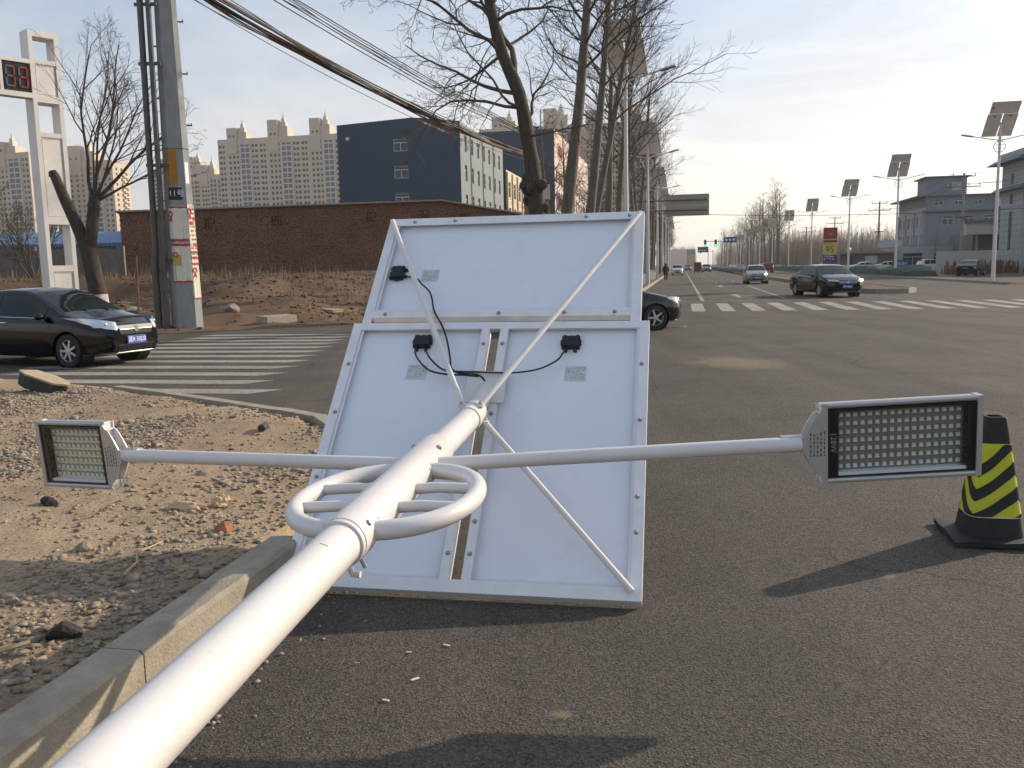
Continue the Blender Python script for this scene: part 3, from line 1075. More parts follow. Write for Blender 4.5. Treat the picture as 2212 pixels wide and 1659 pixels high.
# angle iron rack laid on the frames
mb = MB(TP)
e = .003
for a, b in (((-1.80, 0, e), (0, .062, e + .005)), ((-1.80, 1.668, e), (0, 1.72, e + .005)), ((-1.80, .062, e), (-1.75, 1.668, e + .005)), ((-.05, .062, e), (0, 1.668, e + .005)),
             ((-.985, .062, e), (-.940, 1.668, e + .005)), ((-.870, .062, e), (-.825, 1.668, e + .005)),
             ((-1.75, 1.7205, e + .001), (-1.70, 2.645, e + .006)), ((-.105, 1.7205, e + .001), (-.05, 2.645, e + .006)), ((-1.70, 2.585, e), (-.105, 2.645, e + .005)), ((-1.70, 1.765, e), (-.105, 1.815, e + .005))):
    mb.b2(a, b)
for a, b in (((-1.806, -.004, -.044), (-1.8, 1.724, e + .005)), ((0, -.004, -.044), (.006, 1.724, e + .005)), ((-1.8, -.006, -.044), (0, 0, e + .005)), ((-1.756, 1.7245, -.044), (-1.75, 2.65, e + .005)), ((-.05, 1.7245, -.044), (-.044, 2.65, e + .005)), ((-1.75, 2.645, -.044), (-.05, 2.651, e + .005)),
             ((-.94, .07, -.04), (-.936, 1.655, e + .002)), ((-.874, .07, -.04), (-.87, 1.655, e + .002)), ((-1.70, 1.765, -.04), (-.105, 1.769, e))):
    mb.b2(a, b)
mb.build('panel_rack', m_steel, lamp)
# bolts
bolt_me = MB().lathe([(0.0001, .011), (.006, .0105), (.0085, .007), (.009, 0), (.013, 0), (.013, -.004)], 8).mesh('bolt', m_bolt)
bolts = [(-1.768, y) for y in (.35, .62, 1.05, 1.4)] + [(-.031, y) for y in (.35, .55, 1.02, 1.4)] + [(-.962, .38), (-.962, 1.05), (-.962, 1.55), (-.848, .38), (-.848, 1.05), (-.848, 1.55), (-.962, .2), (-.848, .2)] + \
        [(x, 2.615) for x in (-1.58, -1.3, -.42, -.14)] + [(x, 1.79) for x in (-1.62, -.9, -.5, -.2)]
nq = TP.to_3x3().to_4x4()
for a, b in bolts:
    o = link('bolt', bolt_me, lamp)
    o.matrix_local = Matrix.Translation(rackpt(a, b, e + .009)) @ nq
# junction boxes, labels, cables


def jbox(cx, cy, rot, par):
    T = TP @ Matrix.Translation((cx, cy, -.029)) @ Matrix.Rotation(rot, 4, 'Z')
    mb = MB(T)
    mb.box((0, 0, .014), (.105, .084, .026))
    mb.box((0, 0, .029), (.088, .068, .006))
    for x in (-.036, .036):
        mb.box((x, .045, .014), (.018, .012, .018))
        mb.box((x * 1.5, 0, .012), (.012, .03, .02))
        mb.tube([(x * .8, -.04, .012), (x * .8, -.066, .012)], .011, 8)
    mb.box((0, .046, .012), (.02, .010, .014))
    o = mb.build('junction_box', m_black, par)
    return o


jbox(-1.347, 1.587, 0, pl)
jbox(-.445, 1.575, 0, pr)
jbox(-1.617, 2.165, PI / 2, pu)
for (cx, cy, w_, h_, par) in ((-1.347, 1.366, .125, .11, pl), (-.405, 1.358, .125, .11, pr), (-1.40, 2.15, .115, .105, pu)):
    lb = MB(TP).b2((cx - w_ / 2, cy - h_ / 2, -.0285), (cx + w_ / 2, cy + h_ / 2, -.028)).build('rating_label', m_label, par)
    mb = MB(TP)
    rr = random.Random(int(cx * 1000))
    for i in range(9):
        y = cy + h_ / 2 - .010 - i * .0105
        x = cx - w_ / 2 + .008
        while x < cx + w_ / 2 - .02:
            l = rr.uniform(.008, .035)
            if rr.random() < .75:
                mb.b2((x, y - .0018, -.0278), (min(x + l, cx + w_ / 2 - .006), y + .0018, -.0275))
            x += l + .006
    mb.build('printing', m_greyink, par)


def smooth_path(pts, n=6):
    pts = [Vector(p) for p in pts]
    out_ = []
    for i in range(len(pts) - 1):
        p0, p1, p2, p3 = pts[max(i - 1, 0)], pts[i], pts[i + 1], pts[min(i + 2, len(pts) - 1)]
        for j in range(n):
            t = j / n
            out_.append(.5 * ((2 * p1) + (p2 - p0) * t + (2 * p0 - 5 * p1 + 4 * p2 - p3) * t * t + (3 * p1 - p0 - 3 * p2 + p3) * t ** 3))
    out_.append(pts[-1])
    return out_


CAB = [[(-1.553, 2.13), (-1.48, 2.094), (-1.423, 2.033), (-1.354, 1.952), (-1.305, 1.806), (-1.243, 1.701), (-1.19, 1.584), (-1.147, 1.444), (-1.127, 1.368), (-1.079, 1.328), (-.967, 1.315), (-.915, 1.27), (-.905, 1.21)],
       [(-1.376, 1.520), (-1.366, 1.480), (-1.339, 1.427), (-1.263, 1.348), (-1.161, 1.316), (-1.022, 1.307), (-.955, 1.30)],
       [(-1.318, 1.520), (-1.297, 1.480), (-1.263, 1.427), (-1.179, 1.348), (-1.092, 1.330), (-.95, 1.326)],
       [(-.473, 1.509), (-.478, 1.46), (-.505, 1.409), (-.593, 1.349), (-.697, 1.322), (-.804, 1.315), (-.968, 1.322)]]
for i, c in enumerate(CAB):
    n = len(c)
    pts = []
    for j, (a, b) in enumerate(c):
        dz = -.016 if j == 0 else (.016 + .006 * i)
        if i == 0 and j == n - 1:
            dz = -.05
        pts.append(rackpt(a, b, dz))
    MB().tube(smooth_path(pts), .0055, 6).build('cable', m_rubber, lamp, True)

# pole, bracket, hoop, arms
A0 = Vector((-.785, 1.557, .667))
A1 = Vector((-.198, 4.636, .835))
PD = (A1 - A0).normalized()
W2 = (PW - PD * PW.dot(PD)).normalized()
NN = W2.cross(PD)
t_ = R_(2.0)
W3 = W2 * math.cos(t_) + NN * math.sin(t_)
N3 = W3.cross(PD)


def ax(a, w=0.0, n=0.0):
    return A0 + PD * a + W3 * w + N3 * n - FL


def axtube(name, prof, mat, n=40):
    """turned profile (a, r) round the pole axis"""
    vs, fs = [], []
    for a, r in prof:
        for j in range(n):
            q = 2 * PI * j / n
            vs.append(ax(a, r * math.cos(q), r * math.sin(q)))
    for i in range(len(prof) - 1):
        for j in range(n):
            fs.append((i * n + j, i * n + (j + 1) % n, (i + 1) * n + (j + 1) % n, (i + 1) * n + j))
    fs += [tuple(range(n - 1, -1, -1)), tuple((len(prof) - 1) * n + j for j in range(n))]
    return MB().add(vs, fs).build(name, mat, lamp, True, 30)


axtube('pole', [(-6.6, .118), (-2.0, .094), (1.20, .0705), (1.30, .068)], m_white, 56)
axtube('base_flange', [(-6.62, .12), (-6.62, .24), (-6.6, .24), (-6.6, .12)], m_white)
axtube('bracket_sleeve', [(1.20, .0715), (1.20, .082), (1.215, .084), (2.33, .080), (2.345, .073), (2.345, .06)], m_white, 48)
axtube('collar', [(1.175, .071), (1.175, .080), (1.192, .081), (1.192, .071)], m_white, 48)
axtube('upper_pole', [(2.30, .0655), (2.98, .0605)], m_white, 40)
axtube('head_sleeve', [(2.955, .061), (2.955, .067), (3.13, .067), (3.13, .03)], m_white, 40)
# stub from the head sleeve to the rack
MB().tube([ax(3.08), rackpt(-.905, 1.22, .0)], .05, 16).build('rack_stub', m_white, lamp, True)
MB(TP).b2((-1.02, 1.12, .010), (-.79, 1.34, .018)).build('rack_plate', m_white, lamp)
# hoop with rungs
HC, HR = 1.66, .36
th = .034


def hoop(sgn):
    pts = []
    for i in range(25):
        q = -PI / 2 + PI * i / 24
        pts.append(ax(HC + HR * 1.0 * math.sin(q), sgn * (max(.04, .93 * HR * math.cos(q) ** .82)), 0))
    return pts


weld = []
for a_ in (HC - HR, HC + HR):
    for sgn in (-1, 1):
        MB().tube([ax(a_ + .036 * math.sin(q) * (1.0 if a_ < HC else 1.0) + (.03 if a_ < HC else -.03), sgn * (.074 + .006 * math.sin(5 * q)), .036 * math.cos(q)) for q in [2 * PI * i / 22 for i in range(22)]], .0048, 5, closed=True).build('weld_bead', m_white, lamp, True)
for sgn in (-1, 1):
    hp = MB().tube(hoop(sgn), th, 16).build('hoop', m_white, lamp, True)
    for da in (-.12, .10):
        lim = .93 * HR * math.cos(math.asin(min(.99, abs(da) / HR))) ** .82
        MB().tube([ax(HC + da, sgn * .05), ax(HC + da + .012, sgn * .5 * lim, 0.004), ax(HC + da, sgn * lim)], .021, 12).build('rung', m_white, hp, True)
MB().tube([ax(1.225, .045, -.062), ax(1.225, .058, -.098)], .008, 8).build('clamp_screw', m_bolt, lamp, True)
MB().tube([ax(1.185, .02, -.078), ax(1.185, .03, -.104), ax(1.185, .055, -.106)], .012, 8).build('clamp_lug', m_white, lamp, True)
# little welded stubs and ragged bolt holes in the sleeve
for a, q in ((1.26, .55), (2.18, .75), (1.25, 2.75), (2.22, 2.5)):
    ca, sa = math.cos(q), math.sin(q)
    MB().tube([ax(a, .078 * ca, .078 * sa), ax(a, .092 * ca, .092 * sa)], [.014, .010], 6).build('grub_screw', m_bolt, lamp)
MB().tube([ax(1.0, .0712 * math.cos(1.25 + d), .0712 * math.sin(1.25 + d)) for d in (-.22, -.1, .02, .14)], .0022, 5).build('scratch', m_bolt, lamp)
# struts to the rack corners
JA = 3.045
for (cx, cy, w_, n_) in ((-1.735, 2.615, -.045, .05), (-.07, 2.62, .045, .05), (-.04, .035, .062, -.03), (-1.76, .035, -.06, -.03)):
    st = MB().tube([ax(JA, w_, n_), rackpt(cx, cy, .026)], .0165, 14).build('strut', m_white, lamp, True)
    p = ax(JA, w_ * 1.15, n_ * 1.15)
    MB().box(p, (.035, .05, .012), Matrix((W3, PD, N3)).transposed()).build('strut_lug', m_white, st)
    MB().ball(p + N3 * .012, .012, 8, 6).build('strut_bolt', m_bolt, st)


SW = R_(9.0)


def arm_dir(s):
    return W3 * (s * math.cos(SW)) + PD * math.sin(SW)


m_head = M('cast aluminium', (0.50, 0.49, 0.475), .4, .55, var=.05, scale=8)
m_bezel = M('black bezel', (0.010, 0.010, 0.011), .3)
m_gl = bpy.data.materials.new('lamp glass')          # thin clear pane: passes light, reflects at grazing angles
m_gl.use_nodes = True
_n, _l = m_gl.node_tree.nodes, m_gl.node_tree.links
_n.remove(_n['Principled BSDF'])
_fr, _tr, _gs, _mx = (_n.new(k) for k in ('ShaderNodeLayerWeight', 'ShaderNodeBsdfTransparent', 'ShaderNodeBsdfGlossy', 'ShaderNodeMixShader'))
_pw, _ad = _n.new('ShaderNodeMath'), _n.new('ShaderNodeMath')
_pw.operation, _ad.operation = 'POWER', 'MULTIPLY_ADD'
_pw.inputs[1].default_value, _ad.inputs[1].default_value, _ad.inputs[2].default_value = 4.0, .5, .03
_l.new(_fr.outputs['Facing'], _pw.inputs[0])
_l.new(_pw.outputs[0], _ad.inputs[0])
_gs.inputs['Roughness'].default_value = .03
_tr.inputs['Color'].default_value = (.95, .96, .96, 1)
_l.new(_ad.outputs[0], _mx.inputs[0])
_l.new(_tr.outputs[0], _mx.inputs[1])
_l.new(_gs.outputs[0], _mx.inputs[2])
_l.new(_mx.outputs[0], _n['Material Output'].inputs['Surface'])
m_refl = M('led reflector', (0.26, 0.23, 0.185), .35, .1)
m_reflo = M('amber led reflector', (0.88, 0.77, 0.46), .35, .05)
m_led = M('led chip', (0.86, 0.88, 0.9), .25)
m_pad = M('led pad', (0.26, 0.22, 0.17), .5)


def lamp_head(s, L_arm, hl, cols, rows, wattage, lab, mr):
    d = arm_dir(s)
    base = ax(2.1)
    MB().tube([base, base + d * (L_arm + .02)], .0315, 20).build('arm', m_white, lamp, True)
    end = base + d * L_arm
    # local frame of the head: X out along the arm, Y up, Z out of the light face (towards the pole foot)
    up_ = N3
    fz = d.cross(up_) if s > 0 else up_.cross(d)
    if fz.dot(PD) > 0:
        fz = -fz
    T = Matrix((d, up_, fz)).transposed().to_4x4()
    T.translation = end
    hh = .166
    x0, x1 = .105, .105 + hl
    dz0, dz1 = -.030, .030
    mb = MB(T)                                       # housing tray
    mb.b2((x0, -hh, dz0), (x1, hh, dz0 + .012))
    for a in (-1, 1):
        mb.tube([(x0, a * (hh - .006), dz1 - .012), (x1, a * (hh - .006), dz1 - .012)], .0125, 10)
        mb.b2((x0, a * (hh - .006) - .007, dz0 + .012), (x1, a * (hh - .006) + .007, dz1 - .016))
    n_f = int(hl / .035)
    for i in range(n_f):                              # cooling fins behind
        mb.b2((x0 + .02 + i * .035, -hh + .02, dz0 - .03), (x0 + .026 + i * .035, hh - .02, dz0))
    hd = mb.build('lamp_head', m_head, lamp)
    hd['label'] = lab
    # end plate with curved shoulders towards the arm
    pts = []
    for i in range(13):
        t = i / 12
        pts.append((x0 - .001 - .075 * sst(t) - (.03 if t > .92 else 0) * 0, hh - (hh - .034) * t if t < .25 else hh - (hh - .034) * (.25 + .75 * sst((t - .25) / .75))))
    pts = [(x0 + .018, hh + .004), (x0 - .012, hh + .004)] + pts[1:] + [(x0 - .085, .034)]
    outl = pts + [(a, -b) for a, b in reversed(pts)]
    MB(T).prism(outl, (dz1 - .004, dz1 + .001)).build('end_plate', m_head, hd)
    MB(T).prism([(a, b * .985) for a, b in outl[1:-1]], (dz0, dz0 + .006)).build('back_plate', m_white, hd)
    mb = MB(T)
    for b in (-.13, -.09, .09, .13):
        mb.b2((x0 - .012, b - .004, dz0 + .006), (x0 - .008, b + .004, dz1 - .004))
    mb.b2((x0 - .004, -hh, dz0 + .006), (x0, hh, dz1 - .004))
    mb.build('neck_rib', m_white, hd)
    mb = MB(T)
    mb.tube([(-.06, 0, -.012), (x0 - .008, 0, -.012)], .037, 20)
    mb.build('socket', m_head, hd, True)
    MB(T).b2((x1, -hh - .004, dz0), (x1 + .022, hh + .004, dz1 + .001)).build('end_cap', m_head, hd)
    # black bezel
    xb0, xb1, yb = x0 + .018, x1, hh - .020
    l0, l1 = xb0 + (.045 if s > 0 else .022), xb1 - (.036 if s > 0 else .03)
    mb = MB(T)
    mb.b2((xb0, -yb, dz0 + .012), (l0, yb, dz1 - .006))
    mb.b2((l1, -yb, dz0 + .012), (xb1, yb, dz1 - .006))
    mb.b2((l0, yb - .012, dz0 + .012), (l1, yb, dz1 - .006))
    mb.b2((l0, -yb, dz0 + .012), (l1, -yb + .006, dz1 - .006))
    mb.build('bezel', m_bezel, hd)
    MB(T).b2((l0, -yb + .006, dz0 + .012), (l1, yb - .012, dz0 + .016)).build('light_board', m_refl if s > 0 else mr, hd)
    MB(T).b2((l0, -yb + .0065, dz0 + .0162), (l1, -yb + .020, dz0 + .05)).build('lower_ledge', m_led, hd)
    # one light per cell: dark pad, bright stepped chip
    pw, ph = (l1 - l0 - .012) / cols, (2 * yb - .036) / rows
    q = MB()
    a, b = pw * (.40 if s < 0 else .36), ph * .34
    q.add([(-a, -b, .001), (a, -b, .001), (a, b, .001), (-a, b, .001), (-a, -b, 0), (a, -b, 0), (a, b, 0), (-a, b, 0)], [(0, 1, 2, 3), (0, 4, 5, 1), (1, 5, 6, 2), (2, 6, 7, 3), (3, 7, 4, 0)])
    qm = q.mesh('led', m_pad, fix=False)
    qm.materials.append(m_led)
    bmq = bmesh.new()
    bmq.from_mesh(qm)
    ia, ib = pw * .30, ph * .30
    lo_c = [bmq.verts.new(p) for p in ((-ia, -ib, .0012), (ia, -ib, .0012), (ia * .8, ib * .55, .0012), (-ia * .8, ib * .55, .0012))]
    hi_c = [bmq.verts.new(p) for p in ((-ia * .9, -ib * .9, .006), (ia * .9, -ib * .9, .006), (ia * .5, ib * .4, .009), (-ia * .5, ib * .4, .009))]
    fcs = [bmq.faces.new(hi_c)] + [bmq.faces.new((lo_c[i], lo_c[(i + 1) % 4], hi_c[(i + 1) % 4], hi_c[i])) for i in range(4)]
    for fc in fcs:
        fc.material_index = 1
    bmq.to_mesh(qm)
    bmq.free()
    for i in range(cols):
        for j in range(rows):
            o = link('led', qm, hd)
            o.matrix_local = T @ Matrix.Translation((l0 + .006 + pw * (i + .5), -yb + .022 + ph * (j + .5), dz0 + .0165))
    # wires at the outer end
    wr = []
    for j in range(rows * 2 + 1):
        yy = -yb + .022 + (2 * yb - .036) * j / (rows * 2)
        wr.append(T @ Vector((l1 - .010 + (.012 if j % 2 else -.004), yy, dz0 + .045)))
    MB().tube(smooth_path(wr, 3), .0028, 5).build('wiring', m_rubber, hd)
    MB(T).b2((l0 - .012, -yb + .002, dz1 - .0045), (l1 + .012, yb - .002, dz1 - .0015)).build('cover_glass', m_gl, hd)
    # print on the plate and bezel
    Tt = T @ Matrix.Translation((xb0 + (.024 if s > 0 else .016), .005 if s > 0 else 0, dz1 - .0052)) @ Matrix.Rotation(-PI / 2 if s > 0 else PI / 2, 4, 'Z')
    if s < 0:
        Tt = Tt @ Matrix.Scale(-1, 4, (1, 0, 0))
    if wattage:
        o = link('lettering', text_mesh(wattage, .034, m_greyink), hd)
        o.matrix_local = Tt
    mb = MB(T)
    rr = random.Random(cols)
    for i in range(5):
        xx = x0 - .055 + i * .014
        y = -.05
        while y < .05:
            l = rr.uniform(.004, .016)
            mb.b2((xx, y, dz1 + .0012), (xx + .005, y + l, dz1 + .0016))
            y += l + .006
    mb.build('nameplate_print', m_ink, hd)
    if s < 0:
        MB(T).tube([(-.03, .035, .0), (-.03, .075, .0)], .004, 6).build('set_screw', m_bolt, hd)
    return hd


lamp_head(1, 1.575, .625, 17, 7, '128W', 'long right lamp head, black faced with seventeen columns of lights', m_refl)
lamp_head(-1, 1.575, .415, 11, 7, '', 'short left lamp head with yellowish lights', m_reflo)

# ------------------------------------------------------------------ traffic cone
cone = thing('traffic_cone', 'black and yellow chevron traffic cone on a square rubber base at the right edge', 'traffic cone', (2.735, 4.86, 0), R_(-12))
m_cblk = M('cone rubber', (0.017, 0.017, 0.016), .7, var=.3, scale=9)
m_cyel = M('cone yellow', (0.55, 0.56, 0.02), .55, var=.12, scale=6)
mb = MB()                                           # base: square slab with upturned worn edges
bs = .235
poly = []
for i in range(16):
    t = i / 16 * 4
    k_, f_ = int(t), t - int(t)
    cs = [(-bs, -bs), (bs, -bs), (bs, bs), (-bs, bs)]
    a, b = cs[k_], cs[(k_ + 1) % 4]
    poly.append((a[0] + (b[0] - a[0]) * f_, a[1] + (b[1] - a[1]) * f_))
lo = [(x, y, .0 + .010 * abs(math.sin(i * 1.7))) for i, (x, y) in enumerate(poly)]
hi = [(x, y, .030 + .012 * abs(math.sin(i * 1.7))) for i, (x, y) in enumerate(poly)]
mid_ = [(x * .72, y * .72, .042) for x, y in poly]
n = 16
mb.add(lo + hi + mid_, [tuple(range(n - 1, -1, -1)), tuple(range(2 * n, 3 * n))] + [(i, (i + 1) % n, n + (i + 1) % n, n + i) for i in range(n)] + [(n + i, n + (i + 1) % n, 2 * n + (i + 1) % n, 2 * n + i) for i in range(n)])
mb.build('base', m_cblk, cone, True, 50)


def cr_(z):
    return .158 - (.158 - .058) * (z - .04) / (.70 - .04)


def conepart(name, z0, z1, mat, dr=0.0, seg=8, top=False):
    prof = [(cr_(z0 + (z1 - z0) * i / seg) + dr, z0 + (z1 - z0) * i / seg) for i in range(seg + 1)]
    if top:
        prof += [(.052, z1 + .012), (.038, z1 + .012), (.034, z1 - .05)]
    return MB().lathe(prof, 4 * 8).build(name, mat, cone, True, 35)


def squarify(o, p=5.0):
    """rounded square cross-section"""
    for vtx in o.data.vertices:
        x, y = vtx.co.x, vtx.co.y
        r = math.hypot(x, y)
        if r > 1e-6:
            a = math.atan2(y, x)
            k = (abs(math.cos(a)) ** p + abs(math.sin(a)) ** p) ** (-1 / p)
            vtx.co.x, vtx.co.y = x * k, y * k


squarify(conepart('body', .036, .70, m_cblk, 0, 10, True))
sl = conepart('reflective_sleeve', .155, .565, m_cyel, .002, 12)
squarify(sl)
# chevrons: bands that follow the sleeve
def chevron(z0, hgt=.07, rise=.16):
    vs, fs = [], []
    nn_ = 64
    for j in range(nn_ + 1):
        a = -PI + 2 * PI * j / nn_ + R_(315)
        ph = ((j / nn_) * 2) % 1.0
        z = z0 - .03 + rise * abs(ph * 2 - 1)
        for zz in (z, z + hgt):
            zz = min(max(zz, .157), .562)
            p = 5.0
            k = (abs(math.cos(a)) ** p + abs(math.sin(a)) ** p) ** (-1 / p)
            r = (cr_(zz) + .0042) * k
            vs.append((r * math.cos(a), r * math.sin(a), zz))
    for j in range(nn_):
        fs.append((2 * j, 2 * j + 2, 2 * j + 3, 2 * j + 1))
    MB().add(vs, fs).build('chevron', m_cblk, cone)


for z in (-.02, .13, .268, .405):
    chevron(z)
conepart_line = MB().lathe([(cr_(.155) + .004, .153), (cr_(.155) + .005, .1575)], 32).build('sleeve_hem', m_whitep, cone, True)
squarify(conepart_line)

# ------------------------------------------------------------------ standing solar lamps
m_lpole = M('lamp post white', (0.62, 0.60, 0.60), .45, var=.04, scale=2)
m_pback = M('weathered backsheet', (0.76, 0.72, 0.69), .6, var=.06, scale=1.5)


def standing_lamp():
    """local X right, Y along the road, Z up"""
    t = thing('solar_street_lamp', 'x', 'street lamp')
    mb = MB()
    mb.tube([(0, 0, 0), (0, 0, 4), (0, 0, 10.25)], [.13, .11, .062], 12)
    mb.box((0, 0, .02), (.42, .42, .04))
    mb.build('pole', m_lpole, t, True)
    MB().tube([(0, 0, 8.35), (0, 0, 9.35)], .085, 12).build('bracket_sleeve', m_lpole, t, True)
    hb = MB().tube([(.36 * math.cos(q), 0, 8.72 + .36 * math.sin(q)) for q in [2 * PI * i / 24 for i in range(24)]], .028, 6, closed=True).build('hoop', m_lpole, t, True)
    for dz in (-.11, .12):
        MB().tube([(-.33, 0, 8.72 + dz - .03), (0, 0, 8.72 + dz + .04), (.33, 0, 8.72 + dz - .03)], .02, 5).build('rung', m_lpole, hb, True)
    for s in (-1, 1):
        MB().tube([(0, 0, 9.1), (s * 1.6, 0, 9.1 + 1.6 * .2)], .034, 8).build('arm', m_lpole, t, True)
        hl = .72
        q = Matrix.Rotation(-s * math.atan(.2), 3, 'Y')
        mb = MB()
        mb.box((s * (1.6 + hl / 2), 0, 9.1 + (1.6 + hl / 2) * .2), (hl, .34, .06), q)
        h_ = mb.build('lamp_head', m_head, t)
        MB().box((s * (1.62 + hl / 2), 0, 9.1 + (1.62 + hl / 2) * .2 - .033), (hl * .86, .29, .012), q).build('light_face', m_bezel, h_)
    # rack: up-slope towards -Y (the camera side), back face down
    sl_ = R_(45.5)
    S_ = Vector((0, -math.cos(sl_), math.sin(sl_)))
    N_ = Vector((1, 0, 0)).cross(S_)          # back side
    T = Matrix((Vector((1, 0, 0)), S_, N_)).transposed().to_4x4()
    T.translation = Vector((0, 0, 10.25)) - S_ * 1.1
    for x0, x1, y0, y1 in ((-.9, -.035, 0, 1.72), (.035, .9, 0, 1.72), (-.85, .85, 1.76, 2.645)):
        mb = MB(T)
        for a, b in (((x0, y0), (x1, y0 + .05)), ((x0, y1 - .05), (x1, y1)), ((x0, y0 + .05), (x0 + .05, y1 - .05)), ((x1 - .05, y0 + .05), (x1, y1 - .05))):
            mb.b2((a[0], a[1], -.04), (b[0], b[1], 0))
        f = mb.build('solar_panel', m_lpole, t)
        MB(T).b2((x0 + .0505, y0 + .0505, -.032), (x1 - .0505, y1 - .0505, -.026)).build('back_sheet', m_pback, f)
        MB(T).b2((x0 + .001, y0 + .001, -.046), (x1 - .001, y1 - .001, -.0405)).build('cell_glass', m_cell, f)
        cx, cy = ((x0 + x1) / 2, y1 - .16) if y0 < 1 else (x0 + .16, (y0 + y1) / 2)
        MB(T).box((cx, cy, -.012), (.12, .09, .028)).build('junction_box', m_black, f)
    for cx, cy in ((-.83, 2.6), (.83, 2.6), (.87, .03), (-.87, .03)):
        MB().tube([(0, 0, 10.1), T @ Vector((cx, cy, .02))], .016, 6).build('strut', m_lpole, t, True)
    return t


proto = standing_lamp()
LAMPS = [(20.3, 63, 1.0, 'white solar street lamp at the right edge, nearest of the right row'),
         (20.3, 90, 1.0, 'second solar street lamp of the right row, rising from the green netting'),
         (20.3, 114.5, 1.0, 'third solar street lamp of the right row, right of the fuel sign'),
         (20.3, 146, 1.0, 'fourth solar street lamp of the right row, left of the fuel sign'),
         (20.3, 176, 1.0, 'fifth solar street lamp of the right row, counting away from the camera'),
         (20.3, 207, 1.0, 'sixth solar street lamp of the right row, among the far trees'),
         (20.3, 240, 1.0, 'seventh solar street lamp of the right row, among the far trees'),
         (20.3, 275, 1.0, 'eighth solar street lamp of the right row, among the far trees'),
         (20.3, 315, 1.0, 'ninth solar street lamp of the right row, small in the distance'),
         (-2.55, 42, 1.10, 'tall solar street lamp in front of the bare trees, nearest of the left row'),
         (-2.45, 67, 1.04, 'second solar street lamp of the left row behind the near one'),
         (-2.4, 92, 1.0, 'third solar street lamp of the left row among branches'),
         (-2.4, 117, 1.0, 'fourth solar street lamp of the left row beside the overhead sign'),
         (-2.4, 142, 1.0, 'fifth solar street lamp of the left row past the overhead sign'),
         (-2.4, 168, 1.0, 'sixth solar street lamp of the left row, far off'),
         (-2.4, 196, 1.0, 'seventh solar street lamp of the left row, farthest')]
for i, (u, v, sz, lb) in enumerate(LAMPS):
    o = proto if i == 0 else copy_tree(proto)
    o.location = W(u, v, .05)
    o.rotation_euler = (0, 0, ROADROT + R_(rng.uniform(-1.5, 1.5) - (9 if u < 0 else 0)))
    o.scale = (1, 1, sz)
    o['label'] = lb
    o['group'] = 'solar street lamps along the road'

# ------------------------------------------------------------------ trees


class Tree:
    """branch skeleton turned into tapered tubes"""

    def __init__(s, seed):
        s.r = random.Random(seed)
        s.V, s.F = {'trunk': [], 'crown': []}, {'trunk': [], 'crown': []}

    def tube(s, part, pts, rads, n):
        V, F = s.V[part], s.F[part]
        o = len(V)
        ref = None
        k = len(pts)
        for i, p in enumerate(pts):
            t = (pts[min(i + 1, k - 1)] - pts[max(i - 1, 0)]).normalized()
            ref = t.orthogonal().normalized() if ref is None else (ref - t * ref.dot(t)).normalized()
            b = t.cross(ref)
            for j in range(n):
                a = 2 * PI * j / n
                V.append(p + (ref * math.cos(a) + b * math.sin(a)) * rads[i])
        for i in range(k - 1):
            for j in range(n):
                F.append((o + i * n + j, o + i * n + (j + 1) % n, o + (i + 1) * n + (j + 1) % n, o + (i + 1) * n + j))

    def path(s, p, d, length, steps, wob, trop, curl=0.0):
        pts = [p.copy()]
        d = d.normalized()
        side = d.orthogonal().normalized()
        for i in range(steps):
            d = (d + Vector((s.r.gauss(0, wob), s.r.gauss(0, wob), s.r.gauss(0, wob) * .7 + trop)) + side * curl).normalized()
            p = p + d * (length / steps)
            pts.append(p.copy())
        return pts

    def grow(s, p, d, length, r0, lvl, maxl, wob, trop, dens, ratio, spread, part='crown', nmin=0.25, min_r=.005):
        steps = {0: 10, 1: 7, 2: 5, 3: 4, 4: 3}.get(lvl, 3)
        pts = s.path(p, d, length, steps, wob, trop)
        rads = [max(min_r, r0 * (1 - .78 * i / steps)) for i in range(steps + 1)]
        s.tube(part, pts, rads, {0: 9, 1: 6, 2: 4}.get(lvl, 3))
        if lvl >= maxl:
            return pts
        nb = dens[lvl] if lvl < len(dens) else 3
        for i in range(nb):
            t = nmin + (1 - nmin) * (i + s.r.random()) / nb
            x = t * steps
            k = min(int(x), steps - 1)
            q = pts[k].lerp(pts[k + 1], x - k)
            t_dir = (pts[k + 1] - pts[k]).normalized()
            az = i * 2.4 + s.r.uniform(-.6, .6)
            o1 = t_dir.orthogonal().normalized()
            o2 = t_dir.cross(o1)
            sp = spread[lvl] * s.r.uniform(.75, 1.25)
            dd = t_dir * math.cos(sp) + (o1 * math.cos(az) + o2 * math.sin(az)) * math.sin(sp)
            ln = length * ratio[lvl] * (1.15 - .65 * t) * s.r.uniform(.7, 1.25)
            rr_ = max(min_r, min(rads[k] * .62, r0 * .55 * (1.05 - .5 * t)))
            s.grow(q, dd, ln, rr_, lvl + 1, maxl, wob * 1.15, trop, dens, ratio, spread, 'crown', .18, min_r)
        return pts

    def meshes(s, mt, mc, name):
        r = []
        for part, mt_ in (('trunk', mt), ('crown', mc)):
            r.append(fastmesh(name + part, np.array([tuple(v) for v in s.V[part]]), np.array(s.F[part]), mt_, True))
        return r


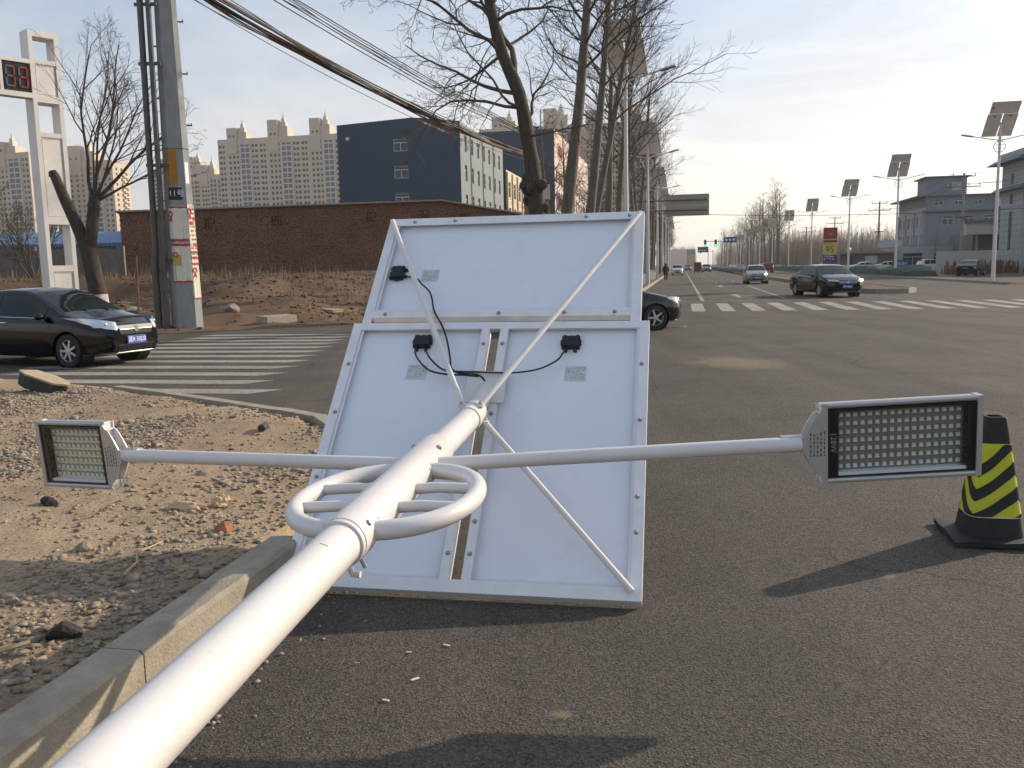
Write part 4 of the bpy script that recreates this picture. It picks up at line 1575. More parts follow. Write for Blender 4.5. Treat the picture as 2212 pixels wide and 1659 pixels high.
def poplar(seed, hgt=17.0, lean=(0, 0), thick=.27, dens=(40, 9, 8), fork=False, clean=.33, spread=(.72, .6, .7)):
    t = Tree(seed)
    d = Vector((lean[0], lean[1], 1)).normalized()
    pts = t.path(Vector((0, 0, -.2)), d, hgt * .97, 14, .016, .0)
    rads = [thick * (1.12 if i == 0 else 1) * (1 - .86 * (i / 14) ** 1.1) for i in range(15)]
    t.tube('trunk', pts, rads, 10)
    r = t.r
    n1 = dens[0]
    for i in range(n1):
        f = clean + (1 - clean) * (i + r.random()) / n1
        x = f * 14
        k = min(int(x), 13)
        q = pts[k].lerp(pts[k + 1], x - k)
        a = i * 2.4 + r.uniform(-.5, .5)
        el = spread[0] * r.uniform(.75, 1.3)
        dd = Vector((math.cos(a) * math.cos(el), math.sin(a) * math.cos(el), math.sin(el)))
        ln = hgt * (.27 - .17 * (f - clean) / (1 - clean)) * r.uniform(.7, 1.25)
        t.grow(q, dd, ln, min(rads[k] * .35, .05), 1, 3, .12, .04, (0, dens[1], dens[2]), (0, .46, .5), (0, spread[1], spread[2]), min_r=.006)
    return t


PM = [poplar(s, 18.5, (ln_, .02), th_, (26, 8, 7), clean=cl_).meshes(m_barkp, m_twig, 'poplar_') for s, ln_, th_, cl_ in ((3, .055, .26, .46), (5, .165, .24, .50), (8, .19, .21, .46), (17, .085, .25, .42), (19, .06, .25, .42))]
PF = [poplar(s, 16.5, (0, 0), .24, (32, 8, 5)).meshes(m_barkp, m_twig, 'far_poplar_') for s in (13, 15)]


def plant(name, me, u, v, rz, sc, label, group, z=None, cat='tree'):
    o = thing(name, label, cat, W(u, v, hz(u, v) if z is None else z), rz, group)
    o.scale = (sc, sc, sc)
    link('trunk', me[0], o)
    link('crown', me[1], o)
    return o


# crooked plane tree with burrs, first in the row
t = Tree(31)
pts = [Vector(p) for p in ((0, 0, -.2), (.03, 0, 1.2), (0, 0, 2.6), (-.06, 0, 3.6), (-.12, .02, 4.3), (-.28, .05, 5.4), (-.50, .05, 6.6), (-.95, 0, 7.7), (-1.25, -.05, 9.0), (-1.45, 0, 10.4), (-1.75, .1, 12.0), (-2.0, .2, 13.6))]
pts = smooth_path(pts, 3)
kk = len(pts)
rads = [.30 * (1 - .70 * (i / kk)) * (1 + .05 * math.sin(i * 2.1)) for i in range(kk)]
t.tube('trunk', pts, rads, 12)
for zc, rr in ((3.55, .15), (4.05, .17), (2.9, .10)):
    for j in range(5):
        a = t.r.uniform(0, 6.28)
        c = Vector((-.1 + .33 * math.cos(a), .33 * math.sin(a), zc + t.r.uniform(-.2, .2)))
        t.tube('trunk', [c + Vector((math.cos(a), math.sin(a), 0)) * (-.14), c, c + Vector((math.cos(a), math.sin(a), .2)) * .10], [rr, rr * 1.1, rr * .3], 7)
LIMB = [(.50, (.8, .2, .7), 2.6, .09), (.60, (.42, -.1, 1.0), 4.8, .16), (.57, (-1, .1, .35), 4.2, .10), (.66, (-1, -.3, .5), 4.4, .09), (.72, (.7, .2, .6), 3.2, .08), (.64, (-.9, .5, .1), 3.6, .08), (.70, (-1, .1, .9), 3.6, .08), (.78, (.9, -.4, .8), 3.2, .07), (.80, (-1, .2, .6), 3.4, .07),
        (.86, (.6, .6, .8), 3.0, .06), (.90, (-.8, -.4, .7), 3.0, .06), (.95, (.2, .3, 1), 2.6, .05), (.97, (-.5, 0, 1), 2.6, .05), (.54, (-.8, -.6, .3), 3.6, .07), (.75, (.2, -1, .4), 3.0, .07), (.83, (-.3, .9, .4), 3.0, .06), (.52, (-.9, .1, .15), 3.8, .075), (.46, (.9, -.3, .2), 2.4, .06)]
for f, d, ln, r0 in LIMB:
    k = int(f * (kk - 1))
    t.grow(pts[k], Vector(d), ln * .95, r0 * .66, 1, 4, .27, -.02, (0, 7, 5, 4), (0, .52, .55, .55), (0, .8, .85, .8), min_r=.005)
PLANE = t.meshes(m_bark, m_twig, 'plane_')
plant('plane_tree', PLANE, -4.05, 25.2, ROADROT, 1.0, 'crooked bare tree with burrs on its trunk, directly behind the solar panels', 'trees along the left side of the road')
# white ad sheet tied to it
MB().box((0, 0, 0), (.02, .22, .42)).build('notice', M('faded notice', (.45, .44, .38), .8), None, label='pale paper notice stuck on the crooked tree trunk', cat='notice', loc=W(-3.78, 25.05, 3.75), rot=(0, 0, ROADROT + R_(-60)))
# forked poplar pair at v 39 and the straight ones
ROW = [(-4.15, 30.2, 0, 1.0, ROADROT), (-4.25, 37.0, 1, 1.0, ROADROT), (-4.45, 38.3, 2, .95, ROADROT + .2), (-4.1, 48, 3, .96, ROADROT), (-4.1, 57, 4, 1.0, ROADROT - .3), (-4.2, 66, 3, 1.0, ROADROT + .5), (-4.0, 75, 0, .95, ROADROT), (-4.2, 84, 4, 1.0, 2.7), (-4.0, 93, 3, 1.05, .9), (-4.3, 103, 0, 1.0, 2.2), (-4.1, 113, 4, 1.0, 4.4), (-4.1, 124, 3, 1.0, 5.5)]
RL = ['straight bare poplar with pale bark, just right of the crooked tree', 'leaning bare poplar, left one of the close pair', 'bare poplar of the close pair, the one standing behind']
for i, (u, v, k, sc, rz) in enumerate(ROW):
    plant('poplar_tree', PM[k], u, v, rz, sc, RL[i] if i < 3 else 'bare poplar in the left roadside row, %s behind the close pair' % ORD[i - 3], 'trees along the left side of the road')
for i in range(17):
    v = 136 + i * 11 + rng.uniform(-2, 2)
    plant('poplar_tree', PF[i % 2], -4.3 + rng.uniform(-.5, .5), v, rng.uniform(0, 6), rng.uniform(.92, 1.05), 'far bare poplar closing the left row, %s of the distant ones' % ORD[i], 'trees along the left side of the road')
for i in range(10):
    v = 64 + i * 14 + rng.uniform(-2, 2)
    plant('poplar_tree', PF[i % 2], -9.5 + rng.uniform(-1, 1), v, rng.uniform(0, 6), rng.uniform(.8, 1.0), 'bare poplar in the line behind the left row, %s from camera' % ORD[i], 'second line of trees on the left', z=.1)
# right row beyond the lamps
RR = [(23.4 + .5 * math.sin(i * 2.3), v, 1.22 + .1 * math.sin(i * 1.7)) for i, v in enumerate((222, 229, 237, 247, 259, 271, 286, 299, 314, 331, 350, 372, 398, 425, 455, 490, 520, 241, 265, 308))]
for i, (u, v, sc) in enumerate(RR):
    plant('poplar_tree', PF[i % 2], u, v, rng.uniform(0, 6), sc, 'bare poplar on the right side of the road, %s from the right' % ORD[i], 'trees beyond the right lamps', z=0)

# pollarded forked tree on the left
t = Tree(77)
def seg(pts, r0, r1, n=10, part='trunk'):
    pts = smooth_path([Vector(p) for p in pts], 4)
    k = len(pts)
    t.tube(part, pts, [r0 + (r1 - r0) * i / (k - 1) for i in range(k)], n)
    return pts
seg([(.08, 0, -.3), (.0, 0, .6), (-.12, 0, 1.5), (-.20, 0, 2.1)], .30, .27, 12)
seg([(-.20, 0, 1.9), (-.50, .0, 2.8), (-.85, 0, 3.7), (-1.15, .05, 4.5)], .24, .15, 10)
seg([(-1.15, .05, 4.45), (-1.2, .05, 4.6)], .17, .12, 9)
p2 = seg([(-.16, 0, 1.9), (.02, -.05, 2.6), (.10, 0, 3.2), (.16, 0, 3.55)], .22, .19, 10)
seg([(.12, 0, 3.35), (.16, 0, 3.6), (.12, 0, 3.75)], .22, .14, 9)
for d, ln, r0 in (((-.15, 0, 1), 5.2, .065), ((.12, .1, 1), 5.6, .075), ((.25, -.1, 1), 5.0, .05), ((.75, .1, .75), 4.2, .07), ((.9, .2, .45), 3.6, .05), ((-.05, .3, 1), 4.4, .045), ((.45, .1, 1), 4.6, .055), ((.85, -.3, .75), 3.8, .05)):
    t.grow(Vector((.13, 0, 3.5)), Vector(d), ln, r0, 1, 4, .10, .03, (0, 9, 5, 3), (0, .46, .5, .5), (0, .55, .6, .7), nmin=.3, min_r=.0045)
FORK = t.meshes(m_bark, m_twig, 'forked_')
ft = plant('forked_tree', FORK, -19.65, 26.72, 0, 1.0, 'forked bare tree with one sawn off limb, behind the black sedan', '')
MB().tube([(.085, 0, -.3), (.055, 0, .0), (.025, 0, .42)], [.312, .305, .305], 14).build('lime_wash', M('lime wash', (.55, .54, .50), .9, var=.1, scale=9), ft, True)
MB().tube([(.025, 0, .42), (.015, 0, .55)], [.306, .304], 14).build('red_band', M('red band', (.12, .03, .03), .9), ft, True)
# leafless bushy shrub behind the gate tower
t = Tree(91)
for i in range(9):
    a = i * 2.4
    t.grow(Vector((0, 0, -.1)), Vector((math.cos(a) * .55, math.sin(a) * .55, 1)), 4.2, .05, 1, 4, .09, .02, (0, 9, 6, 3), (0, .42, .5, .5), (0, .5, .55, .6), min_r=.008)
t.tube('trunk', [Vector((0, 0, -.3)), Vector((0, 0, .3))], [.12, .1], 8)
SHR = t.meshes(m_bark, m_twig, 'shrub_')
plant('bare_shrub', SHR, -37, 38, 0, 1.3, 'large leafless shrub at the left edge behind the white tower', '', cat='shrub')
plant('bare_shrub', SHR, -33.0, 40, 2, 1.0, 'smaller leafless shrub seen right beside the white tower', '', cat='shrub')
# slim trees in front of the right buildings
SM = poplar(41, 8.5, (.06, 0), .12, (16, 6, 4), clean=.3).meshes(m_bark, m_twig, 'slim_')
for u, v, sc, lb in ((36.5, 112, 1.0, 'slim bare tree before the right building, nearest the tall pole'), (40, 108, .9, 'slim bare tree before the white wall on the right'), (31, 118, .6, 'small bare tree left of the front building')):
    plant('young_tree', SM, u, v, u, sc, lb, 'young trees before the right buildings', z=.05)

# far woodland: one mass of bare stems


def woodland(name, n, u0, u1, v0, v1, hmin, hmax, mat, seed, **kw):
    g = np.random.default_rng(seed)
    U, V = g.uniform(u0, u1, n), g.uniform(v0, v1, n)
    H = hmin + (hmax - hmin) * g.random(n)
    base = U[:, None] * RU + V[:, None] * RD
    Vx, Fx = [], []
    nb = 9
    tot = n * (1 + nb)
    st = np.zeros((tot, 3))
    dr = np.zeros((tot, 3))
    ln = np.zeros(tot)
    wd = np.zeros(tot)
    st[:n], ln[:n], wd[:n] = base, H, .09
    dr[:n] = np.stack([g.normal(0, .05, n), g.normal(0, .05, n), np.ones(n)], -1)
    for b in range(nb):
        s = slice(n * (1 + b), n * (2 + b))
        f = g.uniform(.25, .9, n)
        st[s] = base + dr[:n] * (H * f)[:, None]
        a = g.random(n) * 6.283
        dr[s] = np.stack([np.cos(a) * .5, np.sin(a) * .5, np.ones(n)], -1)
        ln[s] = H * .32 * (1.15 - f)
        wd[s] = .035
    a = g.random(tot) * 3.1416
    px = np.stack([np.cos(a), np.sin(a), np.zeros(tot)], -1) * wd[:, None]
    py = np.stack([-np.sin(a), np.cos(a), np.zeros(tot)], -1) * wd[:, None]
    tip = st + dr * ln[:, None]
    Vx = np.stack([st + px, st - px * .5 + py * .87, st - px * .5 - py * .87, tip], 1)
    Fx = np.array([[0, 1, 3], [1, 2, 3], [2, 0, 3]])[None] + (np.arange(tot) * 4)[:, None, None]
    return link(name, fastmesh(name, Vx.reshape(-1, 3), Fx.reshape(-1, 3), mat), **kw)


m_wood = M('far twigs', (0.16, 0.125, 0.10), .95, var=.3, scale=.2, world_co=True)
woodland('woodland', 5200, 28, 150, 235, 330, 6, 12.5, m_wood, 2, label='grey brown bare woodland behind the fuel sign', cat='woodland', kind='stuff')
woodland('woodland', 1700, 24, 60, 330, 700, 9, 15, m_wood, 4, label='far bare woodland along the right side of the road', cat='woodland', kind='stuff')
woodland('woodland', 900, -8, 12, 700, 900, 8, 20, m_wood, 5, label='hazy trees closing the far end of the road', cat='woodland', kind='stuff')

# ------------------------------------------------------------------ concrete utility pole with conduits and posters
pole = thing('utility_pole', 'massive concrete utility pole with conduits and red and white posters', 'utility pole', W(-14.46, 23.66, .15), R_(20))
PH = 14.0


def pr_(z):
    return .44 - .016 * z


def octv(z, ch=.55):
    r = pr_(z)
    c = r * ch
    return [(r, -c), (r, c), (c, r), (-c, r), (-r, c), (-r, -c), (-c, -r), (c, -r)]


vs, fs = [], []
zs = [-.4, 0, 2, 4, 6, 8, 10, 12, PH]
for z in zs:
    vs += [(a, b, z) for a, b in octv(z)]
for i in range(len(zs) - 1):
    for j in range(8):
        fs.append((i * 8 + j, i * 8 + (j + 1) % 8, (i + 1) * 8 + (j + 1) % 8, (i + 1) * 8 + j))
fs.append(tuple(range((len(zs) - 1) * 8, len(zs) * 8)))
MB().add(vs, fs).build('shaft', m_conc, pole)
m_pipe = M('conduit', (0.10, 0.095, 0.09), .6, .3, var=.25, scale=3)
for k, (dx, dy, r, top) in enumerate(((-.78, -.25, .085, 13), (-.56, -.38, .075, 13))):
    c = MB()
    c.tube([(dx, dy, -.3), (dx, dy, 1.9), (dx + .05, dy, 2.2), (dx + .16, dy, top)], [r * 1.25, r * 1.25, r, r], 10)
    cp = c.build('conduit', m_pipe, pole, True)
for z in (1.9, 4.6, 7.4, 9.0, 11.5):
    mb = MB()
    mb.box((-.52, -.30, z), (.62, .05, .09), Matrix.Rotation(-.35, 3, 'Z'))
    mb.build('bracket', m_pipe, pole)
for k in range(12):
    z = 2.9 + k * .72
    for s in (-1, 1):
        if (k + (s > 0)) % 2:
            mb = MB()
            mb.box((s * (pr_(z) + .07), -.05, z), (.16, .045, .035))
            mb.box((s * (pr_(z) + .14), -.05, z + .02), (.03, .05, .08))
            mb.build('step_bolt', m_pipe, pole)


def pole_patch(name, mat, a0, a1, z0, z1, off, par=pole, wav=0.0):
    """sheet wrapped on the octagonal shaft between face positions a0..a1 (8 = full turn)"""
    n = 13
    vs, fs = [], []
    for j in range(2):
        z = (z0, z1)[j]
        ring = octv(z)
        for i in range(n):
            a = a0 + (a1 - a0) * i / (n - 1)
            k = int(math.floor(a)) % 8
            f = a - math.floor(a)
            p, q = Vector(ring[k]), Vector(ring[(k + 1) % 8])
            c = p.lerp(q, f)
            c = c + c.normalized() * (off + wav * math.sin(i * 1.9 + j))
            vs.append((c.x, c.y, z + wav * 2 * math.sin(i * 1.3 + j * 2)))
    for i in range(n - 1):
        fs.append((i, i + 1, n + i + 1, n + i))
    o = MB().add(vs, fs).build(name, mat, par, fix=False)
    md = o.modifiers.new('thickness', 'SOLIDIFY')
    md.thickness = .004
    return o


m_post = M('poster paper', (0.70, 0.65, 0.54), .8, var=.08, scale=6)
m_pred = M('poster red', (0.45, 0.05, 0.06), .8, var=.2, scale=14)
m_pyel = M('poster yellow', (0.5, 0.36, 0.1), .8)
m_ora = M('orange paint', (0.36, 0.17, 0.03), .8, var=.18, scale=7)
# the shaft is turned so that face 6..7 looks left-front and 7..8 / 0..1 right-front
FA, FB = (5.15, 6.95), (7.05, 8.9)
pole_patch('orange_band', m_ora, 5.6, 6.55, 4.05, 5.05, .004)
sg = pole_patch('number_sign', m_black, 5.7, 6.75, 3.62, 3.98, .006)
o = link('lettering', text_mesh('11号', .22, m_whitep), sg)
r6 = pr_(3.8)
pA = Vector((*octv(3.8)[5], 0)).lerp(Vector((*octv(3.8)[6], 0)), .78)
nA = Vector((pA.x, pA.y, 0)).normalized()
def face_mat(a, z, off):
    ring = octv(z)
    k = int(math.floor(a)) % 8
    p, q = Vector((*ring[k], 0)), Vector((*ring[(k + 1) % 8], 0))
    c = p.lerp(q, a - math.floor(a))
    t = (q - p).normalized()
    nn_ = Vector((t.y, -t.x, 0))
    if nn_.dot(c) < 0:
        nn_ = -nn_
    x = Vector((0, 0, 1)).cross(nn_)
    mt = Matrix((x, Vector((0, 0, 1)), nn_)).transposed().to_4x4()
    mt.translation = c + nn_ * off + Vector((0, 0, z))
    return mt
o.matrix_local = face_mat(6.38, 3.8, .022)
p1 = pole_patch('poster', m_post, 5.55, 6.98, 2.45, 3.45, .005, wav=.006)
p2_ = pole_patch('poster', m_post, 5.75, 6.99, 1.25, 2.4, .005, wav=.006)
p3 = pole_patch('poster', m_post, 7.02, 8.7, 2.1, 3.5, .005, wav=.006)
p4 = pole_patch('poster', m_post, 7.1, 8.55, .75, 2.05, .005, wav=.006)
pole_patch('notice', m_whitep, 7.1, 7.65, 4.1, 4.7, .005)
for par, a0, a1, bands in ((p1, 5.55, 6.98, ((2.45, 2.51), (3.39, 3.44))), (p2_, 5.75, 6.99, ((1.25, 1.30), (2.3, 2.38))), (p4, 7.1, 8.55, ((.75, .80), (1.75, 1.82), (1.92, 2.0))), (p3, 7.02, 8.7, ((2.1, 2.16),))):
    for z0, z1 in bands:
        pole_patch('red_edge', m_pred, a0, a1, z0, z1, .011, par, .004)
rr = random.Random(5)
for par, a0, a1, z0, z1, n in ((p3, 7.1, 8.5, 2.2, 3.45, 10),):
    for i in range(n):
        z = z1 - .06 - i * (z1 - z0) / n
        a = a0
        h_ = .10 if i in (2, 3, 8) else .045
        while a < a1:
            w_ = rr.uniform(.08, .16)
            if rr.random() < .8:
                pole_patch('red_print', m_pred, a, min(a + w_, a1), z - h_, z, .011, par)
            a += w_ + .05
for (par, a, z) in ((p1, 5.85, 3.22), (p2_, 6.05, 2.05), (p4, 7.4, 1.6), (p3, 7.25, 3.3)):
    o = MB().lathe([(.05, 0), (.05, .006), (.085, .006), (.085, 0)], 16).build('red_rosette', m_pred, par)
    o.matrix_local = face_mat(a, z, .016)
    for s in (-1, 1):
        b = MB().prism([(-.02, 0), (.02, 0), (.02 + s * .05, -.16), (-.02 + s * .05, -.16)], (0, .004)).build('ribbon', m_pred, par)
        b.matrix_local = face_mat(a, z - .05, .014)
o = MB().box((0, 0, 0), (.22, .3, .005)).build('yellow_print', m_pyel, p2_)
o.matrix_local = face_mat(6.15, 1.9, .014)
MB().tube([Vector((*q, 5.08)) * 1 for q in octv(5.08)] + [Vector((*octv(5.08)[0], 5.08))], .012, 5, closed=False).build('tie_wire', m_pipe, pole)

# overhead cables: from the pole top to a wooden pole behind the crooked tree
m_wire = M('cable', (0.035, 0.03, 0.026), .7)
m_wireb = M('brown cable', (0.15, 0.075, 0.04), .7)
wp = thing('wooden_pole', 'weathered brown pole behind the crooked tree carrying the cables', 'utility pole', W(-7.68, 44.35, 0))
MB().tube([(0, 0, -.2), (0, 0, 9.2)], [.2, .15], 10).build('shaft', M('brown pole', (0.24, 0.155, 0.085), .9, var=.25, scale=4, stretch=(1, 1, .2)), wp, True)
MB().box((0, 0, 8.6), (1.3, .09, .1)).build('crossarm', m_pipe, wp)


def catenary(a, b, sag, n=26):
    a, b = Vector(a), Vector(b)
    return [a.lerp(b, i / n) - Vector((0, 0, sag * 4 * (i / n) * (1 - i / n))) for i in range(n + 1)]


def bundle(label, a, b, specs, name='cable_bundle'):
    t = thing(name, label, 'cables', (0, 0, 0))
    for da, db, sag, r, mt, wig in specs:
        pts = catenary(Vector(a) + Vector(da), Vector(b) + Vector(db), sag)
        rr = random.Random(int(sag * 1000 + r * 1e5))
        ph = rr.uniform(0, 6)
        pts = [p + Vector((math.sin(i * .9 + ph) * wig, math.cos(i * 1.3 + ph) * wig * .6, math.sin(i * .55 + ph) * wig)) for i, p in enumerate(pts)]
        MB().tube(pts, r, 5).build('cable', mt, t, True)
    return t


PT = W(-14.46, 23.66, 0)
WPT = W(-7.68, 44.35, 0)
sp = []
rr = random.Random(3)
for i in range(16):
    sp.append(((rr.uniform(-.12, .3), rr.uniform(-.2, .2), rr.uniform(-.22, .22)), (rr.uniform(-.07, .07), 0, rr.uniform(-.12, .12)), 0.42 + rr.uniform(-.14, .14), rr.choice((.016, .02, .026, .032)), rr.choice((m_wire, m_wire, m_wireb)), rr.uniform(.01, .05)))
sp.append(((.3, 0, -.45), (.1, 0, -.25), .55, .012, m_wire, .01))
lo_b = bundle('lower thick bundle of tangled black cables slanting to the crooked tree', PT + Vector((.2, 0, 10.05)), WPT + Vector((0, 0, 7.25)), sp)
sp = []
for i in range(7):
    sp.append(((rr.uniform(-.1, .2), rr.uniform(-.2, .2), rr.uniform(-.22, .22)), (rr.uniform(-.1, .1), 0, rr.uniform(-.2, .2)), 0.3 + rr.uniform(-.12, .12), rr.choice((.012, .015, .02)), m_wire, rr.uniform(.01, .05)))
bundle('upper thinner bundle of black cables slanting from the top edge into the trees', PT + Vector((.9, 1.0, 11.05)), WPT + Vector((.3, 0, 8.2)), sp)
# red and white guard sleeve on the lowest cable
gs = catenary(PT + Vector((.5, 0, 9.6)), WPT + Vector((.1, 0, 7.0)), .55)
m_gr = [M('guard red', (.42, .07, .04), .6), M('guard white', (.6, .57, .5), .6)]
gt = thing('cable_guard', 'red and white striped sleeve on the lowest overhead cable', 'cable guard', (0, 0, 0))
for i in range(5):
    f = 14 + i * .62
    k = int(f)
    p, q = gs[k].lerp(gs[k + 1], f - k), gs[int(f + .62)].lerp(gs[int(f + .62) + 1], (f + .62) % 1)
    MB().tube([p, q], .042, 8).build('sleeve', m_gr[i % 2], gt, True)
bundle('single thin cable crossing the road above the crossing', W(-4, 76, 6.1), W(46, 88, 6.9), [((0, 0, 0), (0, 0, 0), .9, .022, m_wire, 0)], 'overhead_cable')
bundle('slack cables running on from the wooden pole into the trees', WPT + Vector((0, 0, 7.3)), W(-4.3, 48, 6.3), [((0, 0, -.1), (0, 0, 0), .5, .014, m_wire, .03), ((0, 0, .2), (0, 0, .3), .4, .012, m_wire, .03)])

# rusty sticks in the field
m_rust = M('rusty bar', (0.20, 0.10, 0.05), .9, var=.3, scale=10)
for u, v, h_, lb in ((-17.1, 25.2, 1.9, 'thin rusty stake between the forked tree and the concrete pole'), (-24.0, 25.6, 1.5, 'short rusty stake at the left edge beside the white tower')):
    MB().tube([(0, 0, -.2), (.06, 0, h_)], .035, 6).build('stake', m_rust, None, label=lb, cat='stake', loc=W(u, v, hz(u, v)))

# ------------------------------------------------------------------ white display tower
gate = thing('display_tower', 'white steel frame tower with a two digit display on its side beam', 'display tower', Vector((-17.32, 33.0, hz(-17.55 * RU[0] + 33 * RU[1], -17.55 * RD[0] + 33 * RD[1]) - .3)), R_(49))
# local: X runs along the frame face towards the back right, Y into the frame depth (left-back), face at y = 0
gate.scale = (1.0, 1.0, 1.138)
m_gw = M('tower white', (0.70, 0.68, 0.64), .5, var=.06, scale=1.2)
m_gp = M('tower sheet', (0.72, 0.69, 0.64), .55, var=.10, scale=1.8)
FW_, FD, FH, PWd = 1.06, .72, 9.0, .15
for x in (0, FW_ - PWd):
    MB().b2((x, 0, 0), (x + PWd, FD, FH)).build('upright', m_gw, gate)
for z0, z1 in ((0, .2), (1.3, 1.5), (2.85, 3.05), (5.65, 5.8), (6.75, 6.95), (7.95, 8.1), (FH - .2, FH)):
    MB().b2((PWd, .003, z0), (FW_ - PWd, FD - .003, z1)).build('cross_bar', m_gw, gate)
for z0, z1 in ((.2, 1.3), (3.05, 5.65), (6.95, 7.95)):
    MB().b2((PWd, .035, z0), (FW_ - PWd, FD - .035, z1)).build('panel', m_gp, gate)
    mb = MB()
    for q in (PWd + .03, FW_ - PWd - .045):
        mb.b2((q, .029, z0 + .06), (q + .012, .034, z1 - .06))
    for q in (z0 + .05, z1 - .06):
        mb.b2((PWd + .043, .029, q), (FW_ - PWd - .047, .034, q + .012))
    mb.build('panel_joint', m_greyink, gate)
# beam towards the left carrying the display
BZ0, BZ1 = 6.85, 8.05
beam = MB().b2((-3.2, .0, BZ0), (-.003, FD * .6, BZ0 + .16)).b2((-3.2, .0, BZ1 - .13), (-.003, FD * .6, BZ1)).b2((-1.06, .0, BZ0 + .16), (-.96, FD * .6, BZ1 - .13)).build('side_beam', m_gw, gate)
dsp = MB().b2((-.955, .05, BZ0 + .165), (-.005, .25, BZ1 - .135)).build('display', M('display black', (.018, .018, .02), .35), gate)
MB().b2((-3.2, .05, BZ0 + .165), (-1.065, .25, BZ1 - .135)).build('side_panel', M('panel grey', (.32, .30, .34), .6), gate)
m_seg = M('segment red', (.32, .035, .02), .35)
m_sego = M('segment housing', (.13, .11, .12), .4)
for k in range(2):
    cx = -.70 + k * .44
    cz = (BZ0 + BZ1) / 2 + .01
    w_, h_, th_ = .27, .60, .05
    for dx, dz, ww_, hh_, on in ((0, h_ / 2, w_, th_, k), (0, 0, w_ - .07, th_, k), (0, -h_ / 2, w_, th_, k), (-w_ / 2, h_ / 4, th_, h_ / 2 - .08, 0), (w_ / 2, h_ / 4, th_, h_ / 2 - .05, 1), (-w_ / 2, -h_ / 4, th_, h_ / 2 - .08, 0), (w_ / 2, -h_ / 4, th_, h_ / 2 - .05, 1)):
        sgm = MB().box((cx + dx, .03, cz + dz), (ww_, .05, hh_)).build('segment', m_seg if on else m_sego, dsp)

# ------------------------------------------------------------------ walls and buildings on the left


def facade(root, name, T, x0, x1, z0, z1, holes, mat, depth=.18, pane=None, frame=None, parts=True, mull=True, wname='window'):
    """wall sheet in the local XZ plane (outside at -Y) with recessed openings; windows become parts"""
    xs = sorted({x0, x1, *[h[0] for h in holes], *[h[1] for h in holes]})
    zs_ = sorted({z0, z1, *[h[2] for h in holes], *[h[3] for h in holes]})
    mb = MB(T)
    hs = [(round(h[0], 4), round(h[1], 4), round(h[2], 4), round(h[3], 4)) for h in holes]
    inh = lambda x, z: any(h[0] < x < h[1] and h[2] < z < h[3] for h in hs)
    for i in range(len(xs) - 1):
        for j in range(len(zs_) - 1):
            if not inh((xs[i] + xs[i + 1]) / 2, (zs_[j] + zs_[j + 1]) / 2):
                mb.quad((xs[i], 0, zs_[j]), (xs[i + 1], 0, zs_[j]), (xs[i + 1], 0, zs_[j + 1]), (xs[i], 0, zs_[j + 1]))
    for a, b, c, d in hs:
        mb.quad((a, 0, c), (a, depth, c), (b, depth, c), (b, 0, c))
        mb.quad((a, 0, d), (b, 0, d), (b, depth, d), (a, depth, d))
        mb.quad((a, 0, c), (a, 0, d), (a, depth, d), (a, depth, c))
        mb.quad((b, 0, c), (b, depth, c), (b, depth, d), (b, 0, d))
    w = mb.build(name, mat, root, fix=False)
    pm, fm_ = pane or m_window, frame or m_wframe
    if parts:
        for a, b, c, d in hs:
            f = MB(T)
            t = .07
            f.b2((a, depth - .05, c), (b, depth, c + t)).b2((a, depth - .05, d - t), (b, depth, d)).b2((a, depth - .05, c + t), (a + t, depth, d - t)).b2((b - t, depth - .05, c + t), (b, depth, d - t))
            if mull:
                f.b2(((a + b) / 2 - .03, depth - .05, c + t), ((a + b) / 2 + .03, depth, d - t - (d - c) * .28))
                f.b2((a + t, depth - .05, d - t - (d - c) * .28), (b - t, depth, d - (d - c) * .28))
            fo = f.build(wname, fm_, root)
            MB(T).quad((a, depth - .02, c), (b, depth - .02, c), (b, depth - .02, d), (a, depth - .02, d)).build('pane', pm, fo, fix=False)
    else:
        mb = MB(T)
        for a, b, c, d in hs:
            mb.quad((a, depth, c), (b, depth, c), (b, depth, d), (a, depth, d))
        o = mb.build('window_panes', pm, root, fix=False)
        o['kind'] = 'stuff'
    return w


# brick warehouse: gable wall facing the street
m_brick = brick_mat('brown brick', (0.20, 0.098, 0.056), (0.135, 0.066, 0.040), (0.14, 0.095, 0.065), 1.0, .25, .07)
m_brickd = M('dark vent brick', (0.06, 0.028, 0.022), .95, var=.4, scale=8)
m_eave = M('eave board', (0.30, 0.27, 0.22), .9, var=.2, scale=2)
aL, aR = Vector((-26.36, 60, 0)), Vector((0.75, 67.5, 0))
bx_ = (aR - aL).normalized()
byv = Vector((-bx_.y, bx_.x, 0))
WL = (aR - aL).length
T = Matrix((bx_, byv, Vector((0, 0, 1)))).transposed().to_4x4()
T.translation = aL
brick = thing('brick_warehouse', 'long low brown brick warehouse with a shallow gable across the field', 'warehouse', aL, math.atan2(bx_.y, bx_.x))
pk = 22.2
gz = [(0, 5.93), (pk, 6.68), (WL, 5.66)]
outl = [(0, -.5), (WL, -.5)] + [(WL, 5.66), (pk, 6.68), (0, 5.93)]
MB().prism(outl, (0, .4), 1).build('gable_wall', m_brick, brick)
MB().b2((0, .4, -.5), (.4, 32, 5.9)).build('side_wall', m_brick, brick)
m_beig = M('beige render', (0.52, 0.44, 0.33), .85, var=.06, scale=1)
MB().b2((WL - .4, .4, -.5), (WL, 16, 5.6)).build('side_wall', m_beig, brick)
